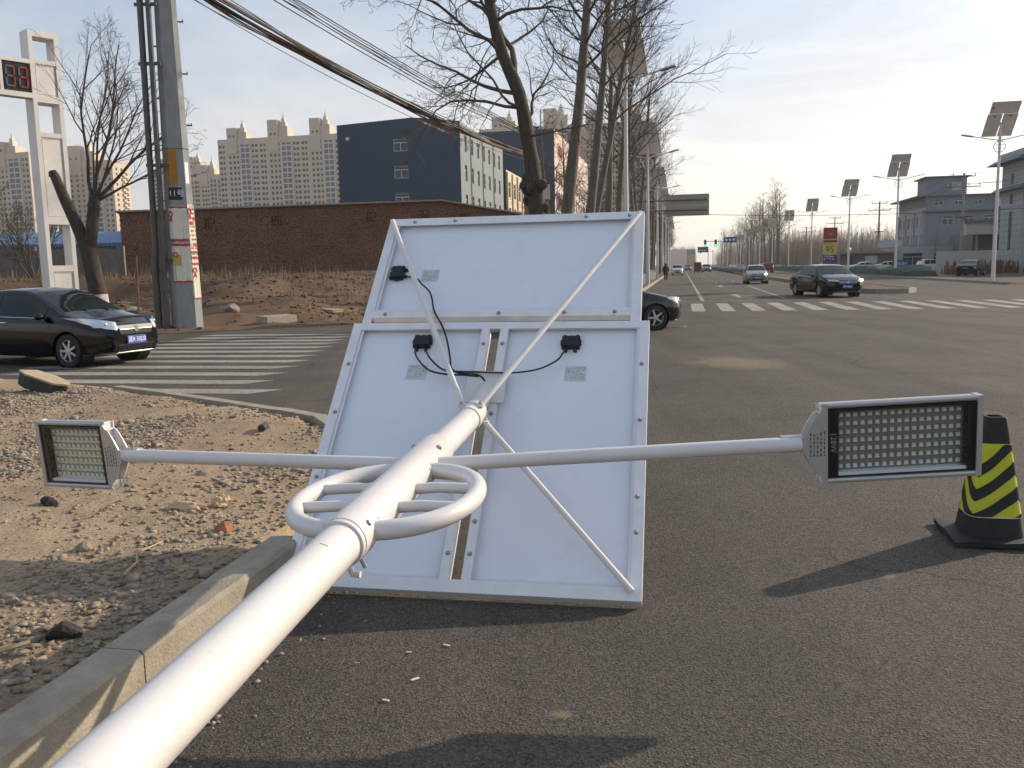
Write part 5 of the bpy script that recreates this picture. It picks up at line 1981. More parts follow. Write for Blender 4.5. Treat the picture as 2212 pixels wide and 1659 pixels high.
for (a, az_), (b, bz_) in ((gz[0], gz[1]), (gz[1], gz[2])):
    ov = .25
    MB().add([(a - (ov if a == 0 else 0), -.3, az_), (b + (ov if b == WL else 0), -.3, bz_), (b + (ov if b == WL else 0), 33, bz_), (a - (ov if a == 0 else 0), 33, az_),
              (a - (ov if a == 0 else 0), -.3, az_ + .11), (b + (ov if b == WL else 0), -.3, bz_ + .11), (b + (ov if b == WL else 0), 33, bz_ + .11), (a - (ov if a == 0 else 0), 33, az_ + .11)],
             [(0, 1, 2, 3), (7, 6, 5, 4), (0, 4, 5, 1), (1, 5, 6, 2), (2, 6, 7, 3), (3, 7, 4, 0)]).build('roof', m_eave, brick)
rr = random.Random(12)
for x in (5.8, 10.3, 17.0, 20.9, 24.0, 26.6):
    zt = (5.93 + (x / pk) * .75 if x < pk else 6.68 - (x - pk) / (WL - pk) * 1.02) - .5
    vent = MB()
    for i in range(4):
        for j in range(5):
            if rr.random() < .8:
                vent.b2((x - .38 + i * .19, -.02 - rr.random() * .03, zt - .8 + j * .15), (x - .38 + i * .19 + .12, .1, zt - .8 + j * .15 + .1))
    vent.build('vent_brickwork', m_brickd, brick)
MB().b2((21.9, -.02, 4.5), (22.9, .02, 5.2)).build('window', m_window, brick)
MB().tube([(22.0, -.06, 4.55), (22.1, -.06, 5.0), (22.45, -.06, 5.12), (22.8, -.06, 5.0), (22.85, -.06, 4.55)], .08, 8).build('duct', m_pipe, brick, True)
rr = random.Random(33)
mb = MB()
for i in range(170):                               # put-log holes and proud bricks
    x, z = rr.uniform(.5, WL - .5), rr.uniform(1.6, 5.6)
    if rr.random() < .5:
        mb.b2((x, -.015, z), (x + .2, .01, z + .06))
mb.build('proud_bricks', m_brickd, brick)['kind'] = 'stuff'

# low grey wall and blue roofed shed left of it
m_gwall = M('grey garden wall', (0.17, 0.15, 0.14), .95, var=.25, scale=1.5, bump=.3, bscale=10)
gw = thing('garden_wall', 'low grey rendered wall left of the brick warehouse', 'wall', Vector((-58, 47.0, 0)), R_(12))
for i in range(7):
    MB().b2((i * 5.0, 0, 0), (i * 5.0 + 4.6, .3, 3.3)).build('wall_panel', m_gwall, gw)
    MB().b2((i * 5.0 + 4.6, -.06, 0), (i * 5.0 + 5.0, .36, 3.5)).build('wall_pier', m_gwall, gw)
shed = thing('blue_roofed_shed', 'low cream shed with a blue corrugated roof edge behind the grey wall', 'shed', Vector((-44, 64, 0)), R_(4))
m_cream = M('cream render', (0.33, 0.31, 0.28), .9, var=.1, scale=1)
m_blue = M('blue roof sheet', (0.10, 0.20, 0.34), .5, var=.15, scale=2)
MB().b2((0, 0, 0), (16.2, 8, 3.9)).build('wall', m_cream, shed)
MB().prism([(-.4, 3.85), (4, 4.9), (8.4, 3.85), (8.4, 4.1), (4, 5.15), (-.4, 4.1)], (-.3, 16.0), 0).build('roof', m_blue, shed)
rib = MB().box((0, 0, 0), (.08, .06, .25)).mesh('roof_rib', m_blue)
for i in range(52):
    link('roof_rib', rib, shed, (i * .31 - .2, -.43, 4.0))
for i in range(4):
    MB().b2((1.2 + i * 4, -.03, 0), (1.35 + i * 4, 0, 3.85)).build('pilaster', m_eave, shed)

# slate blue block with light grey side
m_slate = M('slate blue render', (0.044, 0.068, 0.100), .8, var=.06, scale=.5)
m_side = M('pale grey render', (0.20, 0.225, 0.235), .85, var=.05, scale=.6)
dk = thing('slate_blue_building', 'tall slate blue block with a blank gable and pale grey windowed side', 'building', W(-41.2, 103, 0), ROADROT)
DW, DL = 15.4, 25.5
T0 = Matrix.Identity(4)
holes = [(7.1, 8.85, z, z + 1.45) for z in (3.0, 6.2, 9.45, 12.7, 15.9)]
facade(dk, 'gable_wall', T0, 0, DW, 0, 19.0, [h for h in holes], m_slate)
MB().prism([(0, 19.0), (DW, 19.0), (DW, 19.05), (9.6, 19.75), (0, 19.3)], (0, .3), 1).build('gable_top', m_slate, dk)
Ts = Matrix.Translation((DW, 0, 0)) @ Matrix.Rotation(PI / 2, 4, 'Z')
sh_ = []
for f in range(5):
    for k in range(7):
        sh_.append((2.1 + k * 3.35, 3.3 + k * 3.35, 1.8 + f * 3.5, 3.7 + f * 3.5))
facade(dk, 'side_wall', Ts, 0, DL, 0, 19.0, sh_, m_side)
MB().b2((0, .31, 18.8), (DW - .3, DL, 18.95)).build('roof', m_slate, dk)
MB().b2((0, .0, 0), (.05, DL, 18.9)).build('back_side_wall', m_slate, dk)
for yy in (5.0, 11.7, 18.4):
    MB().tube([(DW + .1, yy, 0), (DW + .1, yy, 18.6)], .07, 6).build('downpipe', m_eave, dk)
lamp_s = MB().box((1.4, -.15, 17.6), (.4, .3, .35)).build('wall_lamp', m_white, dk)
# cream annex beyond
m_ann = M('warm cream render', (0.56, 0.47, 0.34), .85, var=.05, scale=.6)
an = thing('cream_annex', 'lower cream building with tall windows beyond the slate block', 'building', W(-25.6, 129.5, 0), ROADROT)
Ts = Matrix.Translation((0, 0, 0)) @ Matrix.Rotation(PI / 2, 4, 'Z')
facade(an, 'front_wall', Ts, 0, 34, 0, 16.2, [(1.4 + k * 4.2, 3.7 + k * 4.2, 4.6 + f * 3.85, 6.9 + f * 3.85) for f in range(3) for k in range(8)], m_ann)
MB().b2((-14, 0, 0), (-.0, .3, 16.2)).build('end_wall', m_slate, an)
MB().b2((-14, .3, 16.0), (-.1, 34, 16.15)).build('roof', m_side, an)
for k in range(9):
    MB().b2((0, .35 + k * 4.2, 0), (.25, .7 + k * 4.2, 15.9)).build('pilaster', m_ann, an)
s2 = thing('second_slate_block', 'second slate blue gable rising behind the cream annex', 'building', W(-41, 152, 0), ROADROT)
MB().prism([(0, 0), (15, 0), (15, 21.0), (8, 22.4), (0, 21.2)], (0, 12), 1).build('block', m_slate, s2)
MB().prism([(-.2, 21.1), (8, 22.45), (15.2, 21.0), (15.2, 21.3), (8, 22.75), (-.2, 21.4)], (-.2, 12.2), 1).build('roof_edge', m_side, s2)
m_pink = M('pinkish cream render', (0.62, 0.50, 0.42), .85, var=.05, scale=.6)
hb = thing('cream_office_block', 'pinkish cream office block with red rooftop and wall signs behind the trees', 'building', W(-24, 170, 0), ROADROT)
facade(hb, 'front_wall', Ts, 0, 62, 0, 28.0, [(2 + k * 3.6, 4.2 + k * 3.6, 2.0 + f * 4.0, 4.5 + f * 4.0) for f in range(5) for k in range(16)], m_pink)
MB().b2((-18, 0, 0), (0, .3, 28)).build('end_wall', m_slate, hb)
MB().b2((-18, .31, 27.6), (-.1, 62, 27.9)).build('roof', m_side, hb)
m_sign = M('sign red', (0.42, 0.05, 0.06), .6)
for y, z, n_, sz in ((4, 24.2, '宾馆', 2.4), (3.0, 14.5, '汽贸', 2.2), (45, 29.2, '医院', 3.2)):
    o = link('lettering', text_mesh(n_, sz, m_sign, .08), hb)
    o.matrix_local = Matrix.Translation((.25 if z < 28 else -.5, y + 3, z)) @ Matrix.Rotation(PI / 2, 4, 'Z') @ Matrix.Rotation(PI / 2, 4, 'X')
for y, z, w_, h_ in ((2.0, 12.9, 9, 3.2),):
    MB().b2((.05, y, z), (.14, y + w_, z + h_)).build('sign_board', m_slate, hb)

# ------------------------------------------------------------------ far tower blocks
m_tow = M('tower render', (0.58, 0.485, 0.37), .9, var=.06, scale=.05)
m_tow2 = M('tower pale band', (0.66, 0.57, 0.46), .9)
m_bay = M('tower bay glass', (0.09, 0.125, 0.17), .3, var=.2, scale=.3)
m_twin = M('tower window', (0.035, 0.038, 0.042), .3)


def tower(u, v, wd, hgt, label, seed, dep=16, steps=3, rot=0.0):
    r = random.Random(seed)
    t = thing('tower_block', label, 'tower block', W(u, v, 0), ROADROT + rot, 'far apartment tower blocks')
    flr = 3.0
    holes, bays = [], []
    nf = int(hgt / flr) - 1
    seg_w = wd / steps
    for sgi in range(steps):
        bx0 = sgi * seg_w
        for col, w_ in ((.06, 1.7), (.14, 1.3), (.29, 1.5), (.39, 1.5), (.48, 1.2), (.86, 1.3), (.94, 1.7)):
            x = bx0 + col * seg_w
            for f in range(nf):
                holes.append((x - w_ / 2, x + w_ / 2, 1.2 + f * flr, 2.7 + f * flr))
        bays.append((bx0 + .56 * seg_w, bx0 + .80 * seg_w))
    facade(t, 'front_wall', Matrix.Identity(4), 0, wd, 0, hgt, holes, m_tow, .3, m_twin, None, False)
    for a, b in bays:
        mb = MB()
        mb.b2((a, -.7, 2), (b, 0, hgt - 3.5))
        mb.build('bay_window', m_bay, t)
        mb = MB()
        mb.b2((a - .3, -.85, 1.2), (a + .35, 0, hgt - 3)).b2((b - .35, -.85, 1.2), (b + .3, 0, hgt - 3)).b2(((a + b) / 2 - .25, -.85, 1.2), ((a + b) / 2 + .25, 0, hgt - 3))
        for f in range(nf):
            mb.b2((a + .35, -.75, .6 + f * flr), (b - .35, -.70, 1.3 + f * flr))
        for zz in (hgt * .62,):
            mb.b2((a - .6, -1.2, zz), (b + .6, 0, zz + 1.0))
        mb.build('bay_frame', m_tow2, t)
    for s_, x in ((-1, 0), (1, wd)):
        T = Matrix.Translation((x, 0 if s_ > 0 else dep, 0)) @ Matrix.Rotation(s_ * PI / 2, 4, 'Z')
        hs = [(2.5 + k * 4.6, 4.3 + k * 4.6, 1.2 + f * flr, 2.8 + f * flr) for f in range(nf) for k in range(3)]
        facade(t, 'side_wall', T, 0, dep, 0, hgt, hs, m_tow, .3, m_twin, None, False)
        if s_ > 0:
            mb = MB()
            for f in range(nf):
                mb.b2((wd, 9.2, .5 + f * flr), (wd + 1.1, 13.5, 1.6 + f * flr))
            mb.build('balconies', m_tow2, t)['kind'] = 'stuff'
    MB().b2((0, .35, hgt - 1.2), (wd, dep, hgt - .6)).build('roof', m_tow, t)
    for sgi in range(steps):                           # stair towers with stepped tops and finials
        a = (sgi + .24) * seg_w
        w_ = seg_w * .24
        hh = 6.5 + r.uniform(-1, 3.5)
        mb = MB()
        mb.b2((a, -.4, hgt - 8), (a + w_, 4.5, hgt + hh))
        mb.b2((a + w_ * .95, .8, hgt - 1.2), (a + w_ * 1.9, 8, hgt + hh * .62))
        st_ = mb.build('stair_tower', m_tow, t)
        cx, cz = a + w_ * 1.35, hgt + hh * .62
        mb = MB()
        mb.b2((cx - 1.6, 2, cz), (cx + 1.6, 5.2, cz + 2.6)).b2((cx - 1.0, 2.6, cz + 2.6), (cx + 1.0, 4.6, cz + 4.6)).b2((cx - .4, 3.2, cz + 4.6), (cx + .4, 4.0, cz + 6.4)).tube([(cx, 3.6, cz + 6.4), (cx, 3.6, cz + 9)], .12, 5)
        mb.b2((cx - 2.2, 1.4, cz + .4), (cx - 1.8, 1.8, cz + 2.4)).b2((cx + 1.8, 1.4, cz + .4), (cx + 2.2, 1.8, cz + 2.4))
        mb.build('pinnacle', m_tow2, st_)
        mb = MB()
        for q in (.25, .65):
            mb.b2((a + w_ * q - .1, -.44, hgt + .8), (a + w_ * q + 1.1, -.40, hgt + 2.2))
        mb.build('window', m_twin, st_)
    return t


TW = [(-260.5, 470, 76, 78, 'wide beige tower block left of the slate building, the nearest of the far towers', 1, 3), (-202, 560, 34, 80, 'beige tower block partly hidden by the slate gable', 2, 1), (-276, 640, 22, 58, 'small beige tower peeping between the concrete pole and the wide tower', 3, 1),
      (-330, 560, 44, 70, 'beige tower block just left of the concrete pole', 4, 2), (-380, 590, 44, 78, 'beige tower block seen through the forked tree', 5, 2), (-368, 470, 40, 70, 'beige tower block right behind the white display tower', 6, 1), (-418, 440, 60, 72, 'beige tower block at the left edge of the photo', 7, 2),
      (-118, 520, 62, 84, 'beige tower behind the crooked tree with two pinnacles', 8, 2), (-60, 520, 44, 84, 'beige tower rising behind the straight poplars', 9, 2), (-166, 540, 40, 74, 'low part of a beige tower just right of the slate building', 10, 1)]
for u, v, wd, hg, lb, sd_, st_ in TW:
    tower(u, v, wd, hg, lb, sd_, steps=st_, rot=R_(rng.uniform(-2, 2)))
wb = thing('white_far_building', 'small white building at the hazy far end of the road', 'building', W(-6, 640, 0), ROADROT)
MB().b2((-6, 0, 0), (10, 12, 12)).build('block', M('white far', (.7, .62, .55), .9), wb)
MB().b2((-22, 4, 8.5), (16, 8, 12.5)).build('link_bridge', m_side, wb)

# ------------------------------------------------------------------ right side: buildings, poles, signs
m_bg = M('blue grey tile', (0.19, 0.215, 0.245), .7, var=.08, scale=.4)
m_bgl = M('pale grey tile', (0.36, 0.38, 0.385), .75, var=.08, scale=.4)
m_corn = M('cornice grey', (0.10, 0.12, 0.145), .6)
m_fas = M('fascia white', (0.42, 0.43, 0.43), .6, var=.06, scale=.6)
rb = thing('blue_grey_building', 'four storey blue grey building with two rooftop boxes on the right', 'building', W(38.0, 150, 0), ROADROT)
RW, RLn, RH = 26.0, 17.5, 11.4
fr_h = [(2.6 + k * 3.0, 4.2 + k * 3.0, 6.9, 8.4) for k in range(7)] + [(1.3 + k * 2.9, 2.6 + k * 2.9, 10.0, 11.0) for k in range(8)] + [(1.2 + k * 3.2, 2.8 + k * 3.2, 1.4, 3.2) for k in range(7)]
facade(rb, 'front_wall', Matrix.Identity(4), 0, RW, 0, RH, fr_h, m_bg, .2)
Tl = Matrix.Translation((0, RLn, 0)) @ Matrix.Rotation(-PI / 2, 4, 'Z')
lh = [(1.0 + k * 2.75, 2.3 + k * 2.75, .9 + f * 2.9, 2.7 + f * 2.9) for f in range(3) for k in range(6)]
facade(rb, 'road_side_wall', Tl, 0, RLn, 0, RH - 1.6, lh, m_bgl, .2)
MB().b2((.02, .05, RH - 1.6), (.3, RLn, RH)).build('attic_wall', m_bg, rb)
mb = MB()
for y in (.6, 6.1, 11.6, 16.6):
    mb = MB().b2((-.25, y, .2), (-.02, y + .5, RH - 2.2)).build('pilaster', m_bgl, rb)
MB().b2((.3, .3, RH - .3), (RW, RLn, RH - .1)).build('roof', m_bg, rb)
MB().b2((-1.4, -.5, RH), (RW + .4, RLn + .5, RH + .22)).build('cornice', m_corn, rb)
MB().b2((-.5, -.45, 9.0), (RW, -.01, 9.25)).build('string_course', m_corn, rb)
for x0, x1, lb in ((.4, 6.2, ''), (15.2, 20.2, '')):
    bx_o = MB().b2((x0, 1, RH + .22), (x1, 7, RH + 3.0)).build('rooftop_box', m_bg, rb)
    MB().b2((x0 - .5, .5, RH + 3.0), (x1 + .5, 7.5, RH + 3.2)).build('box_cap', m_corn, bx_o)
    MB().b2((x1 - 2.2, .9, RH + .9), (x1 - .8, .995, RH + 2.2)).build('louvre', m_bgl, bx_o)
# shield emblem on the front
MB().prism([(10.2, 9.6), (12.4, 9.2), (12.6, 10.4), (11.6, 11.1), (10.4, 10.8)], (-.6, -.46), 1).build('emblem', m_fas, rb)

lo2 = thing('showroom', 'low glass fronted showroom with a white fascia before the right building', 'building', W(35.5, 118, 0), ROADROT + R_(-9))
MB().b2((0, .3, 0), (34, 22, 5.0)).build('block', M('showroom dark', (.085, .10, .105), .6, var=.15, scale=.5), lo2)
MB().b2((-1, -1.6, 4.5), (34, .3, 5.9)).build('fascia', m_fas, lo2)
MB().b2((-1.2, -1.9, 5.9), (34, .6, 6.25)).build('canopy_edge', m_corn, lo2)
for k in range(11):
    gpn = MB().b2((.6 + k * 3.0, .2, .4), (3.3 + k * 3.0, .29, 4.4)).build('glazing', m_window, lo2)
    MB().b2((.35 + k * 3.0, .1, .0), (.6 + k * 3.0, .295, 4.5)).build('mullion', m_bgl, lo2)
for k, (x, w_) in enumerate(((3.0, 1.1), (7.0, .6), (15, .7))):
    MB().b2((x, -1.66, 4.9), (x + w_, -1.6, 5.4)).build('fascia_sign', m_ink, lo2)
rr_b = thing('tiled_corner_tower', 'pale tiled corner building with stepped grey cornices at the right edge', 'building', W(34.0, 97.8, 0), ROADROT)
hs = [(5.0, 5.8, z, z + 1.1) for z in (9.2, 7.3)] + [(4.6, 5.2, 2.6, 6.2)]
facade(rr_b, 'front_wall', Matrix.Identity(4), 0, 20, 0, 11.4, hs, m_bgl, .2)
MB().b2((.0, .21, 0), (.3, 6.4, 11.4)).build('side_wall', m_bgl, rr_b)
for z in np.arange(.6, 11.0, .62):
    MB().b2((-.02, .22, float(z)), (-.001, 6.4, float(z) + .05)).build('tile_joint', m_bg, rr_b)
for z0, z1 in ((9.2, 10.3), (7.2, 8.2), (2.4, 6.4)):
    MB().b2((-.05, 3.0, z0), (-.021, 3.7, z1)).build('window', m_window, rr_b)
for z0, ov, hh in ((8.55, .9, .45), (11.4, 1.3, .55)):
    MB().prism([(-ov, z0), (20, z0), (20, z0 + hh), (-ov * .3, z0 + hh)], (-ov, 6.4 + ov), 1).build('cornice', m_corn, rr_b)
MB().b2((-.4, -.4, 11.95), (20, 6.8, 12.5)).build('parapet', m_bgl, rr_b)
# orange station canopy peeping in at the right edge
cn = thing('orange_canopy', 'orange edged canopy roof at the right edge', 'canopy', W(33.2, 88, 0), ROADROT)
MB().b2((0, 0, 4.3), (9, 7, 5.0)).build('roof', M('canopy orange', (.30, .13, .05), .7), cn)
MB().tube([(1.5, 2, 0), (1.5, 2, 4.3)], .18, 10).build('column', m_lpole, cn, True)
MB().tube([(6.5, 2, 0), (6.5, 2, 4.3)], .18, 10).build('column', m_lpole, cn, True)
# white compound wall, low brown wall
ww_ = thing('white_wall', 'long white compound wall before the showroom', 'wall', W(29.5, 111, 0), ROADROT + R_(-9))
for i in range(10):
    MB().b2((i * 3.0, 0, 0), (i * 3.0 + 2.97, .25, 2.5)).build('wall_panel', m_fas, ww_)
m_rede = M('red earth', (0.17, 0.075, 0.04), .95, var=.3, scale=.8)
woodland('dry_shrubs', 700, 27.5, 44, 97, 103, .5, 1.7, M('rusty shrubs', (0.16, 0.075, 0.04), .95, var=.4, scale=.6, world_co=True), 8, label='rust brown dry shrubs along the white wall', cat='shrubs', kind='stuff')
# low annex under the building with big windows (left) and its hut
ax_ = thing('low_annex', 'single storey grey annex with wide gridded windows beside the blue grey building', 'building', W(30.6, 136, 0), ROADROT)
facade(ax_, 'front_wall', Matrix.Identity(4), 0, 9.5, 0, 3.5, [(1.0, 3.8, .6, 2.6), (5.2, 8.3, .6, 2.6)], m_bgl, .2)
MB().b2((0, .2, 3.3), (9.5, 8, 3.6)).build('roof', m_bg, ax_)
MB().b2((0, .21, 0), (.2, 8, 3.3)).build('side_wall', m_bgl, ax_)
hut = thing('fuel_station_hut', 'small dark station hut with a flat roof and a globe lamp', 'hut', W(22.8, 131, 0), ROADROT)
MB().b2((0, 0, 0), (6.5, 4, 2.6)).build('wall', M('hut wall', (.12, .11, .10), .8), hut)
MB().b2((-.6, -.6, 2.6), (7.1, 4.4, 2.85)).build('roof', M('hut roof', (.22, .19, .15), .8), hut)
MB().ball((.4, -.4, 3.15), .36, 12, 8).build('globe_lamp', M('globe', (.62, .58, .42), .4), hut, True)
MB().b2((2.7, -.1, 1.2), (4.3, -.01, 2.3)).build('notice_board', m_fas, hut)
MB().b2((.3, -.05, 0), (1.0, -.001, 2.2)).build('door', m_slate, hut)
MB().b2((4.6, 1.0, 3.4), (7.6, 1.2, 4.4)).build('sign_board', m_fas, hut)
# fuel price pylon
gs_ = thing('fuel_sign_pylon', 'fuel station pylon with red, yellow and blue panels reading 95', 'sign', W(17.5, 110.4, 0), ROADROT)
m_sred = M('pylon red', (0.27, 0.022, 0.022), .45)
m_syel = M('pylon yellow', (0.55, 0.46, 0.07), .5)
m_sblu = M('pylon blue', (0.02, 0.03, 0.13), .5)
m_sgold = M('pylon gold', (0.45, 0.36, 0.22), .5)
MB().b2((-.78, 0, 0), (.80, .4, 5.62)).build('body', m_bgl, gs_)
MB().b2((-.76, -.03, 3.86), (.78, -.002, 5.6)).build('red_panel', m_sred, gs_)
MB().b2((-.80, -.03, 2.42), (.80, -.002, 3.83)).build('yellow_panel', m_syel, gs_)
MB().b2((-.80, -.03, .3), (.80, -.002, 2.40)).build('blue_panel', m_sblu, gs_)
MB().b2((-.76, -.036, 4.14), (.78, -.031, 4.28)).build('gold_stripe', m_sgold, gs_)
em = MB()
for k in range(10):                                # ten petalled flower emblem cut by a rising sun line
    a = PI * (k + .5) / 10
    em.prism([(.12 * math.cos(a), 4.72 + .12 * math.sin(a)), (.50 * math.cos(a - .13), 4.72 + .50 * math.sin(a - .13)), (.54 * math.cos(a), 4.72 + .54 * math.sin(a)), (.50 * math.cos(a + .13), 4.72 + .50 * math.sin(a + .13))], (-.036, -.031), 1)
em.build('emblem_petals', M('emblem rose', (.36, .06, .06), .5), gs_)
MB().prism([(.16 * math.cos(a), 4.74 + .16 * math.sin(a)) for a in [PI * i / 12 for i in range(13)]], (-.042, -.037), 1).build('emblem_sun', m_sgold, gs_)
FRX = Matrix.Rotation(PI / 2, 4, 'X')
for txt, sz, mt, x, z in (('95', 1.0, m_ink, -.05, 3.0), ('#', .36, m_sgold, .64, 3.22), ('国 标', .28, m_sgold, -.25, 3.62), ('汽油双98#', .25, m_whitep, -.14, 2.18), ('自 卡 充 值', .25, m_whitep, -.14, 1.88), ('二十四小时', .30, M('pylon red ink', (.5, .06, .06), .6), -.05, 1.48)):
    o = link('lettering', text_mesh(txt, sz, mt), gs_)
    o.matrix_local = Matrix.Translation((x, -.04, z)) @ FRX
# power line poles on the right
m_cpole = M('line pole', (0.30, 0.25, 0.19), .9, var=.1, scale=1)


def line_pole():
    t = thing('power_pole', 'x', 'power pole')
    MB().tube([(0, 0, 0), (0, 0, 11.6)], [.2, .12], 8).build('shaft', m_cpole, t, True)
    for z, w_, n_ in ((11.2, 2.6, 2), (10.0, 3.7, 4)):
        a = MB().b2((-w_ / 2, -.05, z), (w_ / 2, .05, z + .1)).build('crossarm', m_pipe, t)
        for k in range(n_):
            x = -w_ / 2 + .08 + (w_ - .16) * k / (n_ - 1)
            MB().tube([(x, 0, z + .1), (x, 0, z + .22), (x, 0, z + .24), (x, 0, z + .4)], [.03, .03, .09, .06], 6).build('insulator', m_fas, a)
    MB().b2((-.7, -.3, 6.4), (.7, .3, 6.55)).build('platform', m_pipe, t)
    return t


lp = line_pole()
LPS = [(32.85, 113.4, 'power pole with two crossarms before the blue grey building, tallest one'), (33.2, 160, 'power pole left of the blue grey building, second away'), (34.0, 209, 'power pole rising behind the fuel sign'), (35, 262, 'power pole left of the fuel sign, small'), (35.5, 318, 'farthest power pole of the line on the right')]
for i, (u, v, lb) in enumerate(LPS):
    o = lp if i == 0 else copy_tree(lp)
    o.location = W(u, v, 0)
    o.rotation_euler = (0, 0, ROADROT)
    o['label'] = lb
    o['group'] = 'power poles on the right'
pl_ = [(40, 62)] + [(u, v) for u, v, _ in LPS]
for i in range(len(pl_) - 1):
    a, b = pl_[i], pl_[i + 1]
    bundle('power lines strung %s' % (['over the right building to the tallest power pole', 'between the tallest and the second power pole', 'between the second power pole and the fuel sign pole', 'between the fuel sign pole and the next', 'along the farthest span of the power line'][i]), W(*a, 0), W(*b, 0),
           [((RU[0] * x, RU[1] * x, z), (RU[0] * x, RU[1] * x, z), 1.1, .014, m_wire, 0) for x, z in ((-1.25, 11.6), (1.25, 11.6), (-1.75, 10.4), (-.6, 10.4), (.6, 10.4), (1.75, 10.4))], 'power_lines')
# overhead road sign seen from the back
gn = thing('overhead_road_sign', 'grey back of a road sign held out over the left lane by two arms', 'road sign', W(-3.2, 81, 0), ROADROT)
m_galv = M('galvanised back', (0.32, 0.30, 0.27), .6, .2, var=.08, scale=1.2)
m_gbar = M('galvanised bar', (0.13, 0.13, 0.13), .6, .3)
MB().tube([(0, 0, 0), (0, 0, 8.2)], [.17, .14], 12).build('post', M('sign post', (.30, .30, .29), .6), gn, True)
for i in range(4):
    MB().b2((1.85, -.02, 5.95 + i * .47), (5.65, .03, 5.95 + i * .47 + .46)).build('sign_plank', m_galv, gn)
for z in (6.45, 7.35):
    MB().tube([(-.2, -.12, z), (5.5, -.12, z)], .065, 8).build('arm', m_gbar, gn, True)
for z in (6.0, 6.9, 7.8):
    MB().b2((1.9, -.05, z), (5.6, -.021, z + .05)).build('rail', m_galv, gn)
# far traffic signals
for u, v, lb, sgn_u, n_ in ((9.5, 190, 'far traffic signal with two green lights and a mast arm', 1, 2), (11.5, 330, 'farthest traffic signal with one green light', 1, 1)):
    ts = thing('traffic_signal', lb, 'traffic signal', W(u, v, 0), ROADROT)
    MB().tube([(0, 0, 0), (0, 0, 6.6)], .12, 8).build('post', m_bgl, ts, True)
    MB().tube([(0, 0, 6.2), (-4.8, 0, 6.4)], .07, 8).build('mast_arm', m_bgl, ts, True)
    for k in range(n_):
        x = -4.5 + k * 2.15
        hd = MB().b2((x - .25, -.15, 5.3), (x + .25, .1, 6.7)).build('signal_head', m_black, ts)
        MB().lathe([(.001, 0), (.16, 0), (.16, -.03)], 12, (x, -.16, 5.55), 'y').build('green_light', M('green light', (.0, .5, .3), .4, emit=(.05, 1.0, .6), estr=2.2), hd)
        MB().lathe([(.001, 0), (.16, 0), (.16, -.03)], 12, (x, -.16, 6.4), 'y').build('red_lens', m_red, hd)
for u, v, z, w_, h_, lb in ((9.9, 186, 5.9, 2.6, 1.15, 'blue direction sign beside the far traffic signal'), (6.2, 260, 5.0, 3.0, 1.6, 'small blue sign over the road farther off')):
    bs_ = thing('blue_road_sign', lb, 'road sign', W(u, v, 0), ROADROT)
    MB().b2((-w_ / 2, 0, z), (w_ / 2, .06, z + h_)).build('plate', M('sign blue', (.04, .09, .22), .5), bs_)
    MB().tube([(w_ / 2, .2, 0), (w_ / 2, .2, z + h_)], .1, 8).build('post', m_bgl, bs_, True)
    mb = MB()
    for k in range(3):
        mb.b2((-w_ / 2 + .3 + k * .75, -.02, z + .4), (-w_ / 2 + .75 + k * .75, -.001, z + .75))
    mb.build('lettering', m_whitep, bs_)
# blue board in the netting
bb = thing('blue_notice_board', 'blue board with white writing standing in the green netting', 'notice board', W(21.4, 92.5, .1), ROADROT)
MB().b2((-.75, 0, .45), (.75, .06, 1.5)).build('plate', M('board blue', (.025, .07, .22), .5), bb)
for x in (-.6, .6):
    MB().tube([(x, .1, 0), (x, .1, 1.6)], .04, 6).build('post', m_pipe, bb)
for txt, z in (('绿化苗木', 1.15), ('请勿践踏', .8)):
    o = link('lettering', text_mesh(txt, .26, m_whitep), bb)
    o.matrix_local = Matrix.Translation((0, -.012, z)) @ FRX


# green netted hedges: cloth draped over clipped shrubs
def netting(name, u0, u1, v0, v1, h_, mat, label, seed, nu2=5, step=.9):
    r = random.Random(seed)
    nvv = int((v1 - v0) / step)
    prof = [(0, 0), (.05, .75), (.25, 1.0), (.5, 1.04), (.75, 1.0), (.95, .75), (1, 0)]
    vs, fs = [], []
    for i in range(nvv + 1):
        v = v0 + (v1 - v0) * i / nvv
        hh = h_ * (.85 + .3 * r.random()) * (.7 if i in (0, nvv) else 1)
        for a, b in prof:
            vs.append(W(u0 + (u1 - u0) * a + r.uniform(-.08, .08), v + r.uniform(-.15, .15), .02 + b * hh + (r.uniform(-.06, .06) if b else 0)))
    k = len(prof)
    for i in range(nvv):
        for j in range(k - 1):
            fs.append((i * k + j, i * k + j + 1, (i + 1) * k + j + 1, (i + 1) * k + j))
    fs += [tuple(range(k)), tuple(nvv * k + j for j in range(k - 1, -1, -1))]
    return MB().add(vs, fs).build(name, mat, None, True, 60, label=label, cat='netting')


m_net = M('green net', (0.018, 0.045, 0.030), .8, col2=(0.045, 0.095, 0.065), scale=1.1, bump=.6, bscale=9, world_co=True)
netting('shrub_netting', 19.7, 22.6, 84.5, 112, .95, m_net, 'dark green netting draped over shrubs, near end right of the dark saloon', 1)
netting('shrub_netting', 19.7, 22.0, 116, 240, .95, m_net, 'long green netting along the right lamps in the distance', 2, step=2.2)
netting('shrub_netting', 9.0, 11.2, 118, 300, .8, m_net, 'green netting strip on the central median', 3, step=2.2)
netting('shrub_netting', -5.6, -3.0, 58, 66, .9, m_net, 'green netting at the foot of the left trees', 4)
netting('shrub_netting', -5.4, -3.0, 70, 120, .9, m_net, 'farther green netting behind the walking person', 5, step=2)

# ------------------------------------------------------------------ cars


